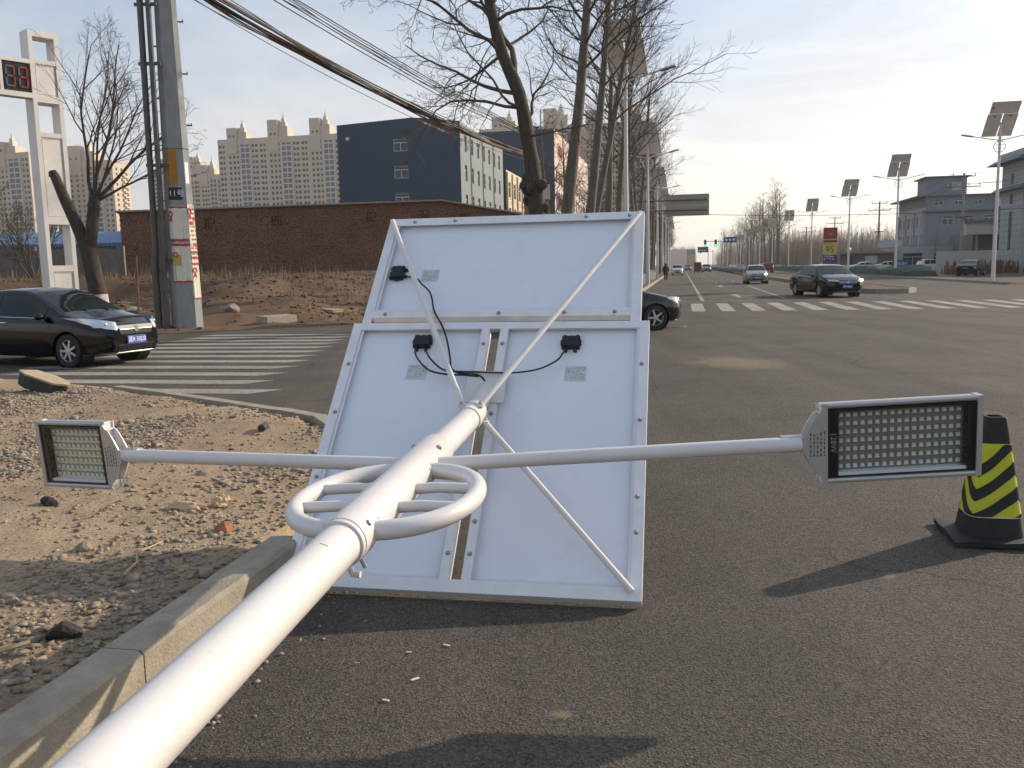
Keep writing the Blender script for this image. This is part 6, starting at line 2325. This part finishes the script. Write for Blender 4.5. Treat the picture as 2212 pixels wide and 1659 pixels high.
def smooth_interp(keys, n=241, win=9):
    x = np.linspace(0, 1, n)
    k = np.array(keys)
    y = np.interp(x, k[:, 0], k[:, 1])
    pad = win // 2
    yy = np.concatenate([np.full(pad, y[0]), y, np.full(pad, y[-1])])
    ker = np.hanning(win + 2)[1:-1]
    return x, np.convolve(yy, ker / ker.sum(), 'valid')


class CarShape:
    def __init__(s, L, Wd, H, top, belt, hw, low, tumble=.42):
        s.L, s.W, s.H, s.tm = L, Wd, H, tumble
        s.x, s.top = smooth_interp(top)
        s.belt = smooth_interp(belt)[1]
        s.hw = smooth_interp(hw, win=5)[1]
        s.low = smooth_interp(low)[1]

    def f(s, arr, t):
        return float(np.interp(t, s.x, arr))

    def sect(s, t):
        """half section at station t (0 rear .. 1 front): list of (y, z) from sill centre to roof centre"""
        hw, zt, zb, zl = s.f(s.hw, t) * s.W / 2, s.f(s.top, t) * s.H, s.f(s.belt, t) * s.H, s.f(s.low, t) * s.H
        zt = max(zt, zb + .012)
        ys = hw * .945
        cr = min(.04, (zt - zb) * .5)
        yr = max(ys - .035 - s.tm * max(0, zt - zb - cr), ys * .3)
        zr = zt - cr
        p = [(0, zl), (hw * .80, zl), (hw * .955, zl + .05), (hw * .985, zl + .17), (hw, zl + (zb - zl) * .55), (hw * .995, zb - .10), (hw * .975, zb - .03), (ys, zb)]
        for k in (1, 2, 3):
            q = k / 4
            p.append((ys + (yr - ys) * q + .012 * math.sin(PI * q), zb + (zr - zb) * q))
        p.append((yr, zr))
        p += [(yr * .86, zr + cr * .45), (yr * .5, zr + cr * .85), (0, zt)]
        return p

    def xo(s, t, z):
        X = (t - .5) * s.L
        wf = max(0, (t - .90) / .10) ** 1.2
        wr = max(0, (.07 - t) / .07)
        zn = .48 * s.H
        X -= wf * (max(0, z - zn) * .55 + max(0, .26 * s.H - z) * .35)
        X += wr * (max(0, z - .62 * s.H) * .6 + max(0, .28 * s.H - z) * .35)
        return X

    def nose(s, y, z, end=1):
        """x of the front (end=1) or rear (end=0) skin at (y, z)"""
        rngt = np.linspace(1, .55, 90) if end else np.linspace(0, .4, 80)
        for t in rngt:
            pts = s.sect(t)[1:8]
            w = np.interp(z, [q[1] for q in pts], [q[0] for q in pts])
            if w >= abs(y):
                return s.xo(t, z)
        return s.xo(rngt[-1], z)

    def side_y(s, t, z):
        pts = s.sect(t)[1:8]
        return float(np.interp(z, [q[1] for q in pts], [q[0] for q in pts]))


def shell(grid, mat, name, par, back=Vector((0, 0, 0)), smooth=True):
    """grid of points -> skin with skirts pushed back so that it has thickness"""
    n, k = len(grid), len(grid[0])
    vs = [p for r in grid for p in r]
    fs = [(i * k + j, i * k + j + 1, (i + 1) * k + j + 1, (i + 1) * k + j) for i in range(n - 1) for j in range(k - 1)]
    rim = [(0, j) for j in range(k)] + [(i, k - 1) for i in range(1, n)] + [(n - 1, j) for j in range(k - 2, -1, -1)] + [(i, 0) for i in range(n - 2, 0, -1)]
    o = len(vs)
    c = len(rim)
    vs += [Vector(grid[i][j]) + back for i, j in rim]
    for q in range(c):
        a, b = rim[q], rim[(q + 1) % c]
        fs.append((a[0] * k + a[1], b[0] * k + b[1], o + (q + 1) % c, o + q))
    return MB().add(vs, fs).build(name, mat, par, smooth, 35)


WHEELS = {}


def wheel_mesh(r, w, spokes):
    key = (r, w, spokes)
    if key in WHEELS:
        return WHEELS[key]
    ty = MB().lathe([(r * .62, -w / 2), (r * .9, -w / 2), (r * .975, -w * .42), (r, -w * .28), (r, w * .28), (r * .975, w * .42), (r * .9, w / 2), (r * .66, w / 2), (r * .64, w * .3)], 36, axis='y').mesh('wheel', m_tyre, True, 35)
    mb = MB()
    ri = r * .69
    mb.lathe([(ri, w * .44), (ri * .92, w * .46), (ri * .88, w * .40), (ri * .86, w * .1)], 36, axis='y')
    mb.lathe([(ri * .0005, w * .47), (ri * .2, w * .46), (ri * .24, w * .40), (ri * .24, w * .2)], 20, axis='y')
    for i in range(spokes):
        a = 2 * PI * i / spokes
        R = Matrix.Rotation(-a, 3, 'Y')
        vs = []
        for rr2, hw_, yy in ((ri * .16, ri * .12, w * .44), (ri * .9, ri * .085, w * .43)):
            vs += [R @ Vector((rr2, yy, -hw_)), R @ Vector((rr2, yy, hw_)), R @ Vector((rr2, yy - .035, hw_)), R @ Vector((rr2, yy - .035, -hw_))]
        mb.add(vs, [(0, 1, 5, 4), (1, 2, 6, 5), (3, 0, 4, 7), (2, 3, 7, 6)])
    rim = mb.mesh('rim', m_rim, True, 30)
    disc = MB().lathe([(.001, w * .12), (ri * .98, w * .12)], 24, axis='y').mesh('brake_disc', M('brake dark', (.03, .03, .03), .6, .4), False)
    WHEELS[key] = (ty, rim, disc)
    return WHEELS[key]


def build_car(sh, label, loc, heading, paint, name='sedan', wb=2.6, fo=.0, wr=.31, ww=.2, spokes=7, plate='', group=None, cat='car', detail=True, suv=False, hl=None, grille=True, arch=.045, chrome=True, bars=(.425, .455, .485)):
    """car facing local +X"""
    root = thing(name, label, cat, loc, heading, group)
    ts = np.unique(np.concatenate([np.linspace(0, .08, 7), np.linspace(.08, .92, 43), np.linspace(.92, 1, 9)]))
    vs, fs = [], []
    n = 15
    rows = []
    for t in ts:
        p = sh.sect(t)
        ring = [(sh.xo(t, z), y, z) for y, z in p] + [(sh.xo(t, z), -y, z) for y, z in reversed(p[1:-1])]
        rows.append(len(vs))
        vs += ring
    m_ = len(ring)
    for i in range(len(ts) - 1):
        for j in range(m_):
            fs.append((rows[i] + j, rows[i] + (j + 1) % m_, rows[i + 1] + (j + 1) % m_, rows[i + 1] + j))
    fs.append(tuple(range(m_ - 1, -1, -1)))
    fs.append(tuple(rows[-1] + j for j in range(m_)))
    body = MB().add(vs, fs).build('body', paint, root, True, 32)
    axl = (wb / 2 + fo, -wb / 2 + fo)
    cut = MB()
    for x in axl:
        for s in (-1, 1):
            y0, y1 = sh.W * .5 * .62, sh.W * .5 * 1.15
            cut.lathe([(.001, y0 * s), (wr + arch, y0 * s), (wr + arch, y1 * s), (.001, y1 * s)], 32, (x, 0, wr), 'y')
    co = cut.build('cutter', m_black)
    md = body.modifiers.new('arches', 'BOOLEAN')
    md.operation = 'DIFFERENCE'
    md.solver = 'EXACT'
    md.object = co
    co.parent = None
    dg = bpy.context.evaluated_depsgraph_get()
    body.parent = None
    dg.update()
    nm = bpy.data.meshes.new_from_object(body.evaluated_get(dg))
    body.modifiers.clear()
    old = body.data
    if len(nm.polygons) > 200:
        body.data = nm
        nm.polygons.foreach_set('use_smooth', [True] * len(nm.polygons))
        nm.set_sharp_from_angle(angle=R_(32))
    body.parent = root
    bpy.data.objects.remove(co)
    # dark wheel wells
    for x in axl:
        for s in (-1, 1):
            y0, y1 = sh.W * .5 * .625, sh.W * .5 * .955
            MB().lathe([(.001, y0 * s + .004 * s), (wr + arch - .004, y0 * s + .004 * s), (wr + arch - .004, y1 * s)], 28, (x, 0, wr), 'y').build('wheel_well', m_black, root, fix=False)
    # wheels
    ty, rim, dsc = wheel_mesh(wr, ww, spokes)
    for x in axl:
        for s in (-1, 1):
            w = link('wheel', ty, root, (x, s * (sh.W / 2 - ww / 2 - .025), wr), (0, 0, 0 if s > 0 else PI))
            link('rim', rim, w)
            link('brake_disc', dsc, w)
    # glass
    t_cowl, t_rf, t_rr, t_deck = sh.glass
    off = .006

    def top_patch(ta, tb, name_, frac=.93):
        grid = []
        for i in range(9):
            t = ta + (tb - ta) * i / 8
            p = sh.sect(t)
            yr, zr = p[11]
            zt = p[14][1]
            row = []
            for j in range(11):
                q = -1 + 2 * j / 10
                y = yr * frac * q
                zz = float(np.interp(abs(y), [p[14][0], p[13][0], p[12][0], p[11][0]], [p[14][1], p[13][1], p[12][1], p[11][1]]))
                row.append(Vector((sh.xo(t, zz) + (off if ta > .5 else -off) * .7, y, zz + off)))
            grid.append(row)
        return shell(grid, m_glass, name_, root, Vector((0, 0, -.008)))
    top_patch(t_cowl - .006, t_rf + .012, 'windshield')
    top_patch(t_deck + .008, t_rr - .012, 'rear_window', .88)

    def side_patch(ta, tb, s, name_):
        grid = []
        for i in range(9):
            t = ta + (tb - ta) * i / 8
            p = sh.sect(t)
            (ya, za), (yb, zb_) = p[7], p[11]
            ln = zb_ - za
            lo_, hi_ = za + .035, zb_ - .045
            if hi_ < lo_ + .01:
                hi_ = lo_ + .01
            row = []
            for j in range(4):
                z = lo_ + (hi_ - lo_) * j / 3
                y = float(np.interp(z, [q[1] for q in p[7:12]], [q[0] for q in p[7:12]]))
                row.append(Vector((sh.xo(t, z), s * (y + .006), z)))
            grid.append(row)
        return shell(grid, m_glass, name_, root, Vector((0, -s * .01, 0)))
    for s in (-1, 1):
        for ta, tb in sh.sides:
            side_patch(ta, tb, s, 'side_window')
    if not detail:
        pass
    # front: headlights, grille, bumper, plate
    H_ = sh.H

    def front_patch(c, mat, name_, off_=.012, ny=9, nz_=4, end=1, bk=-.03):
        """c = four corners (y, z): inner-low, outer-low, outer-high, inner-high"""
        grid = []
        for i in range(ny):
            a = i / (ny - 1)
            row = []
            for j in range(nz_):
                b = j / (nz_ - 1)
                y = (c[0][0] * (1 - a) + c[1][0] * a) * (1 - b) + (c[3][0] * (1 - a) + c[2][0] * a) * b
                z = (c[0][1] * (1 - a) + c[1][1] * a) * (1 - b) + (c[3][1] * (1 - a) + c[2][1] * a) * b
                x = sh.nose(y, z, end)
                row.append(Vector((x + (off_ if end else -off_), y, z)))
            grid.append(row)
        return shell(grid, mat, name_, root, Vector((bk if end else -bk, 0, 0)))
    hw = sh.W / 2
    hc = hl or ((.52, .50), (.88, .505), (.88, .585), (.55, .545))
    for s in (-1, 1):
        lens = front_patch([(s * a * hw, b * H_) for a, b in hc], m_lens, 'headlight')
        lc = [(hc[0][0] * .55 + hc[1][0] * .45) * hw * s, (hc[0][1] + hc[2][1]) / 2 * H_]
        MB().ball((sh.nose(lc[0], lc[1]) + .004, lc[0], lc[1]), (.03, .045, .035), 10, 6).build('lamp_bulb', m_chrome, lens, True)
        front_patch([(s * .58 * hw, .225 * H_), (s * .80 * hw, .235 * H_), (s * .80 * hw, .29 * H_), (s * .58 * hw, .28 * H_)], m_black, 'fog_light', .006)
        front_patch([(s * .50 * hw, .54 * H_), (s * .86 * hw, .55 * H_), (s * .90 * hw, .62 * H_), (s * .54 * hw, .61 * H_)], m_red, 'tail_light', .012, end=0)
    if grille:
        g = front_patch([(-.42 * hw, .40 * H_), (.42 * hw, .40 * H_), (.50 * hw, .515 * H_), (-.50 * hw, .515 * H_)], m_black, 'grille', .010)
        for z in bars:
            mb = MB()
            mb.tube([(sh.nose(q * hw, z * H_) + .016, q * hw, z * H_) for q in (-.44, -.22, 0, .22, .44)], .009, 6)
            mb.build('grille_bar', m_chrome, g, True)
        MB().lathe([(.001, .012), (.05, .012), (.06, 0)], 20, (sh.nose(0, .46 * H_) + .016, 0, .46 * H_), 'x').build('badge', m_chrome, g, True)
    front_patch([(-.48 * hw, .20 * H_), (.48 * hw, .20 * H_), (.48 * hw, .265 * H_), (-.48 * hw, .265 * H_)], m_black, 'lower_intake', .008)
    if chrome:
        MB().tube([(sh.nose(q * hw, .165 * H_) + .012, q * hw, .165 * H_) for q in (-.9, -.75, -.5, 0, .5, .75, .9)], .012, 6).build('bumper_trim', m_chrome, root, True)
    pz = .325 * H_
    px = sh.nose(.2, pz) + .02
    pt = MB().b2((px - .035, -.22, pz - .07), (px, .22, pz + .07)).build('number_plate', m_plate, root)
    MB().b2((-(px + .05) + .05 - .02, -.22, .5 * H_ - .07), (-(px) + .03, .22, .5 * H_ + .07)).build('number_plate', m_plate, root)
    if plate:
        o = link('lettering', text_mesh(plate, .118, m_whitep), pt)
        me = o.data
        wx = max(v_.co.x for v_ in me.vertices) - min(v_.co.x for v_ in me.vertices)
        o.matrix_local = Matrix.Translation((px + .004, 0, pz)) @ Matrix.Rotation(PI / 2, 4, 'Z') @ Matrix.Rotation(PI / 2, 4, 'X') @ Matrix.Scale(.41 / wx, 4, (1, 0, 0))
    # mirrors, handles, seams, trim
    for s in (-1, 1):
        tm_ = t_cowl - .075
        p = sh.sect(tm_)
        yy, zz = p[7][0], p[7][1] + .055
        MB().ball((sh.xo(tm_, zz) + .02, s * (yy + .11), zz), (.075, .11, .065), 12, 8).build('mirror', paint, root, True)
        MB().b2((sh.xo(tm_, zz) - .02, s * yy - .03, zz - .05), (sh.xo(tm_, zz) + .04, s * yy + s * .05 + .03 * (s < 0), zz - .02)).build('mirror_stalk', m_black, root)
        for (ta, tb) in sh.sides:
            th_ = min(ta, tb) + .02
            z = sh.f(sh.belt, th_) * H_ - .09
            MB().ball((sh.xo(th_, z) + .04, s * (sh.side_y(th_, z) + .008), z), (.10, .018, .016), 10, 6).build('door_handle', m_chrome if chrome else paint, root, True)
        for t in sh.seams:
            pts = []
            zl = sh.f(sh.low, t) * H_ + .12
            zb = sh.f(sh.belt, t) * H_
            for j in range(8):
                z = zl + (zb - zl) * j / 7
                pts.append((sh.xo(t, z), s * (sh.side_y(t, z) + .0005), z))
            MB().tube(pts, .004, 4).build('door_seam', m_black, root)
        if chrome:
            ta, tb = min(q[0] for q in sh.sides), max(q[1] for q in sh.sides)
            pts = []
            for j in range(10):
                t = ta + (tb - ta) * j / 9
                z = sh.f(sh.belt, t) * H_ + .015
                p = sh.sect(t)
                pts.append((sh.xo(t, z), s * (p[7][0] + .006), z))
            MB().tube(pts, .008, 5).build('belt_trim', m_chrome, root, True)
    for s in (0, 1):
        a, b = (.35, .05) if s else (-.12, -.42)
        p = sh.sect(t_cowl - .01)
        q = sh.sect(t_cowl - .03)
        MB().tube([(sh.xo(t_cowl - .008, p[14][1]) + .02, a * hw * 1.3, p[14][1] + .004), (sh.xo(t_cowl - .04, q[14][1]) + .02, b * hw * 1.3, sh.sect(t_cowl - .022)[14][1] + .018)], .008, 5).build('wiper', m_black, root)
    return root


TOPS = [(0, .60), (.02, .66), (.06, .715), (.15, .735), (.19, .75), (.30, .93), (.36, .985), (.45, 1.0), (.54, .99), (.60, .955), (.77, .695), (.80, .672), (.90, .605), (.965, .53), (1, .46)]
BELT = [(0, .57), (.1, .63), (.3, .64), (.7, .605), (.8, .595), (.9, .55), (.97, .49), (1, .43)]
HW = [(0, .74), (.02, .86), (.06, .94), (.14, .98), (.3, 1), (.7, 1), (.86, .97), (.93, .90), (.97, .80), (.99, .68), (1, .60)]
LOW = [(0, .20), (.1, .135), (.85, .125), (.95, .135), (1, .16)]


def sedan_shape(L, Wd, H, top=TOPS, **kw):
    s = CarShape(L, Wd, H, top, BELT, HW, LOW, **kw)
    s.glass = (.772, .595, .345, .20)
    s.sides = [(.255, .425), (.44, .70)]
    s.seams = [.245, .432, .735]
    return s


m_cblack = M('black car paint', (0.004, 0.004, 0.0045), .12, 0, spec=.3, coat=.35)
m_cnavy = M('dark car paint', (0.005, 0.006, 0.008), .12, 0, spec=.35, coat=.4)
m_cgreen = M('dark green car paint', (0.008, 0.013, 0.012), .12, 0, spec=.4, coat=.5)
m_csil = M('champagne car paint', (0.24, 0.21, 0.17), .28, .45, coat=.8)
m_cwht = M('white car paint', (0.62, 0.61, 0.58), .3, 0, coat=.8)
m_cgry = M('grey car paint', (0.16, 0.17, 0.18), .3, .3, coat=.8)
m_cred = M('red paint', (0.17, 0.02, 0.02), .5)

# black saloon on the left: near front wheel about (-7.9, 15.7), pointing right and slightly to the camera
hd_ = math.atan2(-.37, .93)
s1 = sedan_shape(4.35, 1.70, 1.44)
c_ = Vector((-7.62, 16.25, 0)) - Vector((math.cos(hd_), math.sin(hd_), 0)) * 1.38
build_car(s1, 'black saloon with silver grille and blue plate crossing from the left edge', c_, hd_, m_cblack, plate='冀R·30J28', wb=2.52, fo=.12, wr=.305, spokes=7, bars=(.462,), hl=((.52, .455), (.86, .50), (.93, .62), (.48, .555)))
# dark green saloon nosing out behind the panels
s2_ = sedan_shape(4.5, 1.74, 1.42)
hd_ = R_(12)
c_ = Vector((4.22, 22.5, 0)) - Vector((math.cos(hd_), math.sin(hd_), 0)) * 2.27
build_car(s2_, 'glossy dark saloon whose nose shows right of the panels', c_, hd_, m_cgreen, wb=2.62, fo=.14, wr=.315, spokes=5)
# dark saloon turning on the far side
s3 = sedan_shape(4.87, 1.86, 1.49)
hd_ = math.atan2(-1, .06)
pc = build_car(s3, 'dark saloon facing the camera at the far crossing beside the median', Vector((14.85, 41.2, 0)), hd_, m_cnavy, plate='冀R·95JZ1', wb=2.8, fo=.06, wr=.325, spokes=9, hl=((.46, .475), (.84, .49), (.86, .545), (.44, .515)))
# chrome roundel letters on its grille
vw = text_mesh('V', .07, m_ink)
# champagne saloon behind it
s4 = sedan_shape(4.5, 1.75, 1.48)
sil = build_car(s4, 'champagne silver saloon driving towards the camera with a lit headlamp', W(5.8, 72, 0), ROADROT - PI / 2, m_csil, wb=2.6, fo=.1, plate='冀R·5S618')
# hatch / suv shapes for the distance
SUVT = [(0, .62), (.02, .80), (.06, .93), (.14, .985), (.3, 1.0), (.5, .995), (.58, .97), (.72, .70), (.76, .67), (.9, .615), (.97, .55), (1, .47)]


def suv_shape(L, Wd, H):
    s = CarShape(L, Wd, H, SUVT, BELT, HW, LOW, tumble=.22)
    s.glass = (.722, .575, .10, .035)
    s.sides = [(.10, .26), (.275, .45), (.465, .655)]
    s.seams = [.27, .457, .70]
    return s


sv = suv_shape(4.4, 1.78, 1.62)
wc = build_car(sv, 'white car coming on the left lane beside the walking person', W(-.55, 140, 0), ROADROT - PI / 2, m_cwht, 'car', wr=.33, chrome=False)
FARC = [(wc, 5.2, 186, -PI / 2, 'grey van coming on the right of the red three-wheeler', m_cgry),
        (sil, 14.5, 165, PI / 2, 'white car driving away on the far right carriageway', m_cwht), (sil, 12.9, 230, PI / 2, 'small white car far off on the right carriageway', m_cwht), (wc, 1.8, 235, -PI / 2, 'tiny dark car behind the white one in the left lane', m_cgry),
        (wc, 14.0, 150, PI / 2, 'dark red brown van on the far carriageway behind the champagne saloon', m_cred), (sil, 12.8, 200, PI / 2, 'tiny brown car far off beyond the median', m_csil),
        (sil, 24.2, 124, R_(10), 'white parked car before the station hut', m_cwht), (sil, 27.6, 126, R_(0), 'white parked car left of the blue board', m_cwht), (wc, 31, 117, R_(15), 'white parked car before the annex windows', m_cwht), (sil, 21.5, 140, R_(80), 'pale parked car behind the netting left of the hut', m_csil),
        (wc, 37.5, 93, R_(150), 'pale van parked at the right edge behind the lamp post', m_cwht)]
for src, u, v, da, lb, mt in FARC:
    c = copy_tree(src)
    c.location = W(u, v, 0)
    c.rotation_euler = (0, 0, ROADROT + da)
    c['label'] = lb
    for ch in c.children:
        if ch.name.startswith(('body', 'mirror')) and ch.data.materials:
            if ch.name.startswith('body') or not ch.name.startswith('mirror_stalk'):
                ch.material_slots[0].link = 'OBJECT'
                ch.material_slots[0].material = mt
# parked dark saloon on the right seen from behind
c = copy_tree(pc)
c.location = W(26.6, 88.5, 0)
c.rotation_euler = (0, 0, ROADROT + R_(62))
c['label'] = 'dark saloon seen from behind, parked left of the right lamp post'
# lit headlamps
m_lit = M('lit lamp', (1, .95, .8), .3, emit=(1.0, .9, .7), estr=14)
for car, sh_c, sy in ((pc, s3, 1), (sil, s4, 1)):
    y, z = sy * .70 * sh_c.W / 2, .51 * sh_c.H
    MB().ball((sh_c.nose(y, z) + .012, y, z), (.03, .10, .055), 10, 6).build('lit_headlamp', m_lit, car, True)
# badge of the dark saloon: ring with V over W
bx0 = s3.nose(0, .46 * s3.H) + .032
mb = MB()
for pts in (((-.03, .045), (0, .008), (.03, .045)), ((-.045, .02), (-.022, -.045), (0, -.008), (.022, -.045), (.045, .02))):
    mb.tube([(bx0, a, .46 * s3.H + b) for a, b in pts], .006, 4)
mb.tube([(bx0, .062 * math.cos(a), .46 * s3.H + .062 * math.sin(a)) for a in [2 * PI * i / 20 for i in range(20)]], .006, 4, closed=True)
mb.build('emblem', m_chrome, pc)

# red three-wheeler seen from behind
tw = thing('three_wheeler', 'red cargo three-wheeler with a dark canopy seen from behind in mid road', 'three-wheeler', W(2.9, 158, 0), ROADROT)
MB().b2((-.62, -1.1, .5), (.62, .6, 1.05)).build('cargo_box', m_cred, tw)
MB().prism([(-.60, 1.05), (.60, 1.05), (.60, 1.9), (.5, 2.0), (-.5, 2.0), (-.60, 1.9)], (-1.05, .55), 1).build('canopy', M('brown canopy', (.10, .045, .035), .8), tw)
MB().prism([(.62, .35), (1.5, .5), (1.45, 1.2), (1.1, 1.7), (.62, 1.75)], (-.5, .5), 0).build('cab', m_cred, tw)
for x, y in ((-.58, -.5), (.58, -.5), (0, 1.25)):
    w = link('wheel', WHEELS[(.305, .2, 7)][0] if (.305, .2, 7) in WHEELS else list(WHEELS.values())[0][0], tw, (x, y, .3), (0, 0, PI / 2))
    w.scale = (.95, .6, .95)
for s in (-1, 1):
    MB().b2((s * .5 - .08, -1.13, .7), (s * .5 + .08, -1.10, .85)).build('tail_light', m_red, tw)

# ------------------------------------------------------------------ walking person


def skin_person(name, joints, edges, radii, mat):
    me = bpy.data.meshes.new(name)
    me.from_pydata(joints, edges, [])
    o = bpy.data.objects.new(name, me)
    C.objects.link(o)
    md = o.modifiers.new('skin', 'SKIN')
    for i, sv_ in enumerate(me.skin_vertices[0].data):
        sv_.radius = radii[i]
        sv_.use_root = (i == 0)
    o.modifiers.new('sub', 'SUBSURF').levels = 2
    dg = bpy.context.evaluated_depsgraph_get()
    nm = bpy.data.meshes.new_from_object(o.evaluated_get(dg))
    bpy.data.objects.remove(o)
    nm.materials.clear()
    nm.materials.append(mat)
    nm.polygons.foreach_set('use_smooth', [True] * len(nm.polygons))
    return nm


per = thing('person', 'person in a long dark padded coat walking along the left kerb', 'person', W(-1.55, 92.5, 0), ROADROT + R_(8))
m_coat = M('dark coat', (0.014, 0.013, 0.015), .8, var=.3, scale=8)
J = [(0, 0, .95), (0, 0, 1.2), (0, .02, 1.42), (0, .03, 1.52), (0, .05, 1.66), (0, .04, 1.74),       # pelvis, belly, chest, neck, head, crown
     (.10, 0, .92), (.12, .16, .5), (.12, .10, .1), (.12, .26, .05), (-.10, 0, .92), (-.11, -.06, .5), (-.11, -.26, .14), (-.11, -.18, .05),
     (.20, .02, 1.42), (.27, -.06, 1.14), (.27, .05, .90), (.27, .09, .82), (-.20, .02, 1.42), (-.27, .08, 1.14), (-.26, .2, .92), (-.26, .25, .85)]
E_ = [(0, 1), (1, 2), (2, 3), (3, 4), (4, 5), (0, 6), (6, 7), (7, 8), (8, 9), (0, 10), (10, 11), (11, 12), (12, 13), (2, 14), (14, 15), (15, 16), (16, 17), (2, 18), (18, 19), (19, 20), (20, 21)]
RD_ = [(.19, .15), (.20, .15), (.19, .13), (.065, .065), (.095, .11), (.06, .07), (.11, .12), (.085, .085), (.055, .06), (.05, .05), (.11, .12), (.085, .085), (.055, .06), (.05, .05), (.09, .09), (.07, .07), (.055, .055), (.04, .035), (.09, .09), (.07, .07), (.055, .055), (.04, .035)]
link('body', skin_person('body', J, E_, RD_, m_coat), per)
MB().lathe([(.27, .58), (.265, .75), (.24, .95), (.235, 1.15), (.245, 1.32), (.20, 1.45)], 18).build('coat', m_coat, per, True)
MB().ball((0, .03, 1.70), (.105, .12, .11), 12, 8).build('hair', m_black, per, True)
MB().tube([(.29, .1, .82), (.31, .1, .5)], [.02, .10], 8).build('bag', M('bag', (.25, .23, .22), .6), per, True)


# ------------------------------------------------------------------ thin winter haze
mh = bpy.data.materials.new('haze')
mh.use_nodes = True
hn, hl_ = mh.node_tree.nodes, mh.node_tree.links
hn.remove(hn['Principled BSDF'])
pv = hn.new('ShaderNodeVolumePrincipled')
pv.inputs['Color'].default_value = (0.93, 0.94, 0.96, 1)
pv.inputs['Density'].default_value = 0.00022
pv.inputs['Anisotropy'].default_value = 0.35
mh.cycles.homogeneous_volume = True
hl_.new(pv.outputs['Volume'], hn['Material Output'].inputs['Volume'])
MB().b2((-1800, -300, -1.2), (1800, 1300, 105)).build('haze', mh, kind='stuff', label='thin pale winter haze in the air', cat='haze')
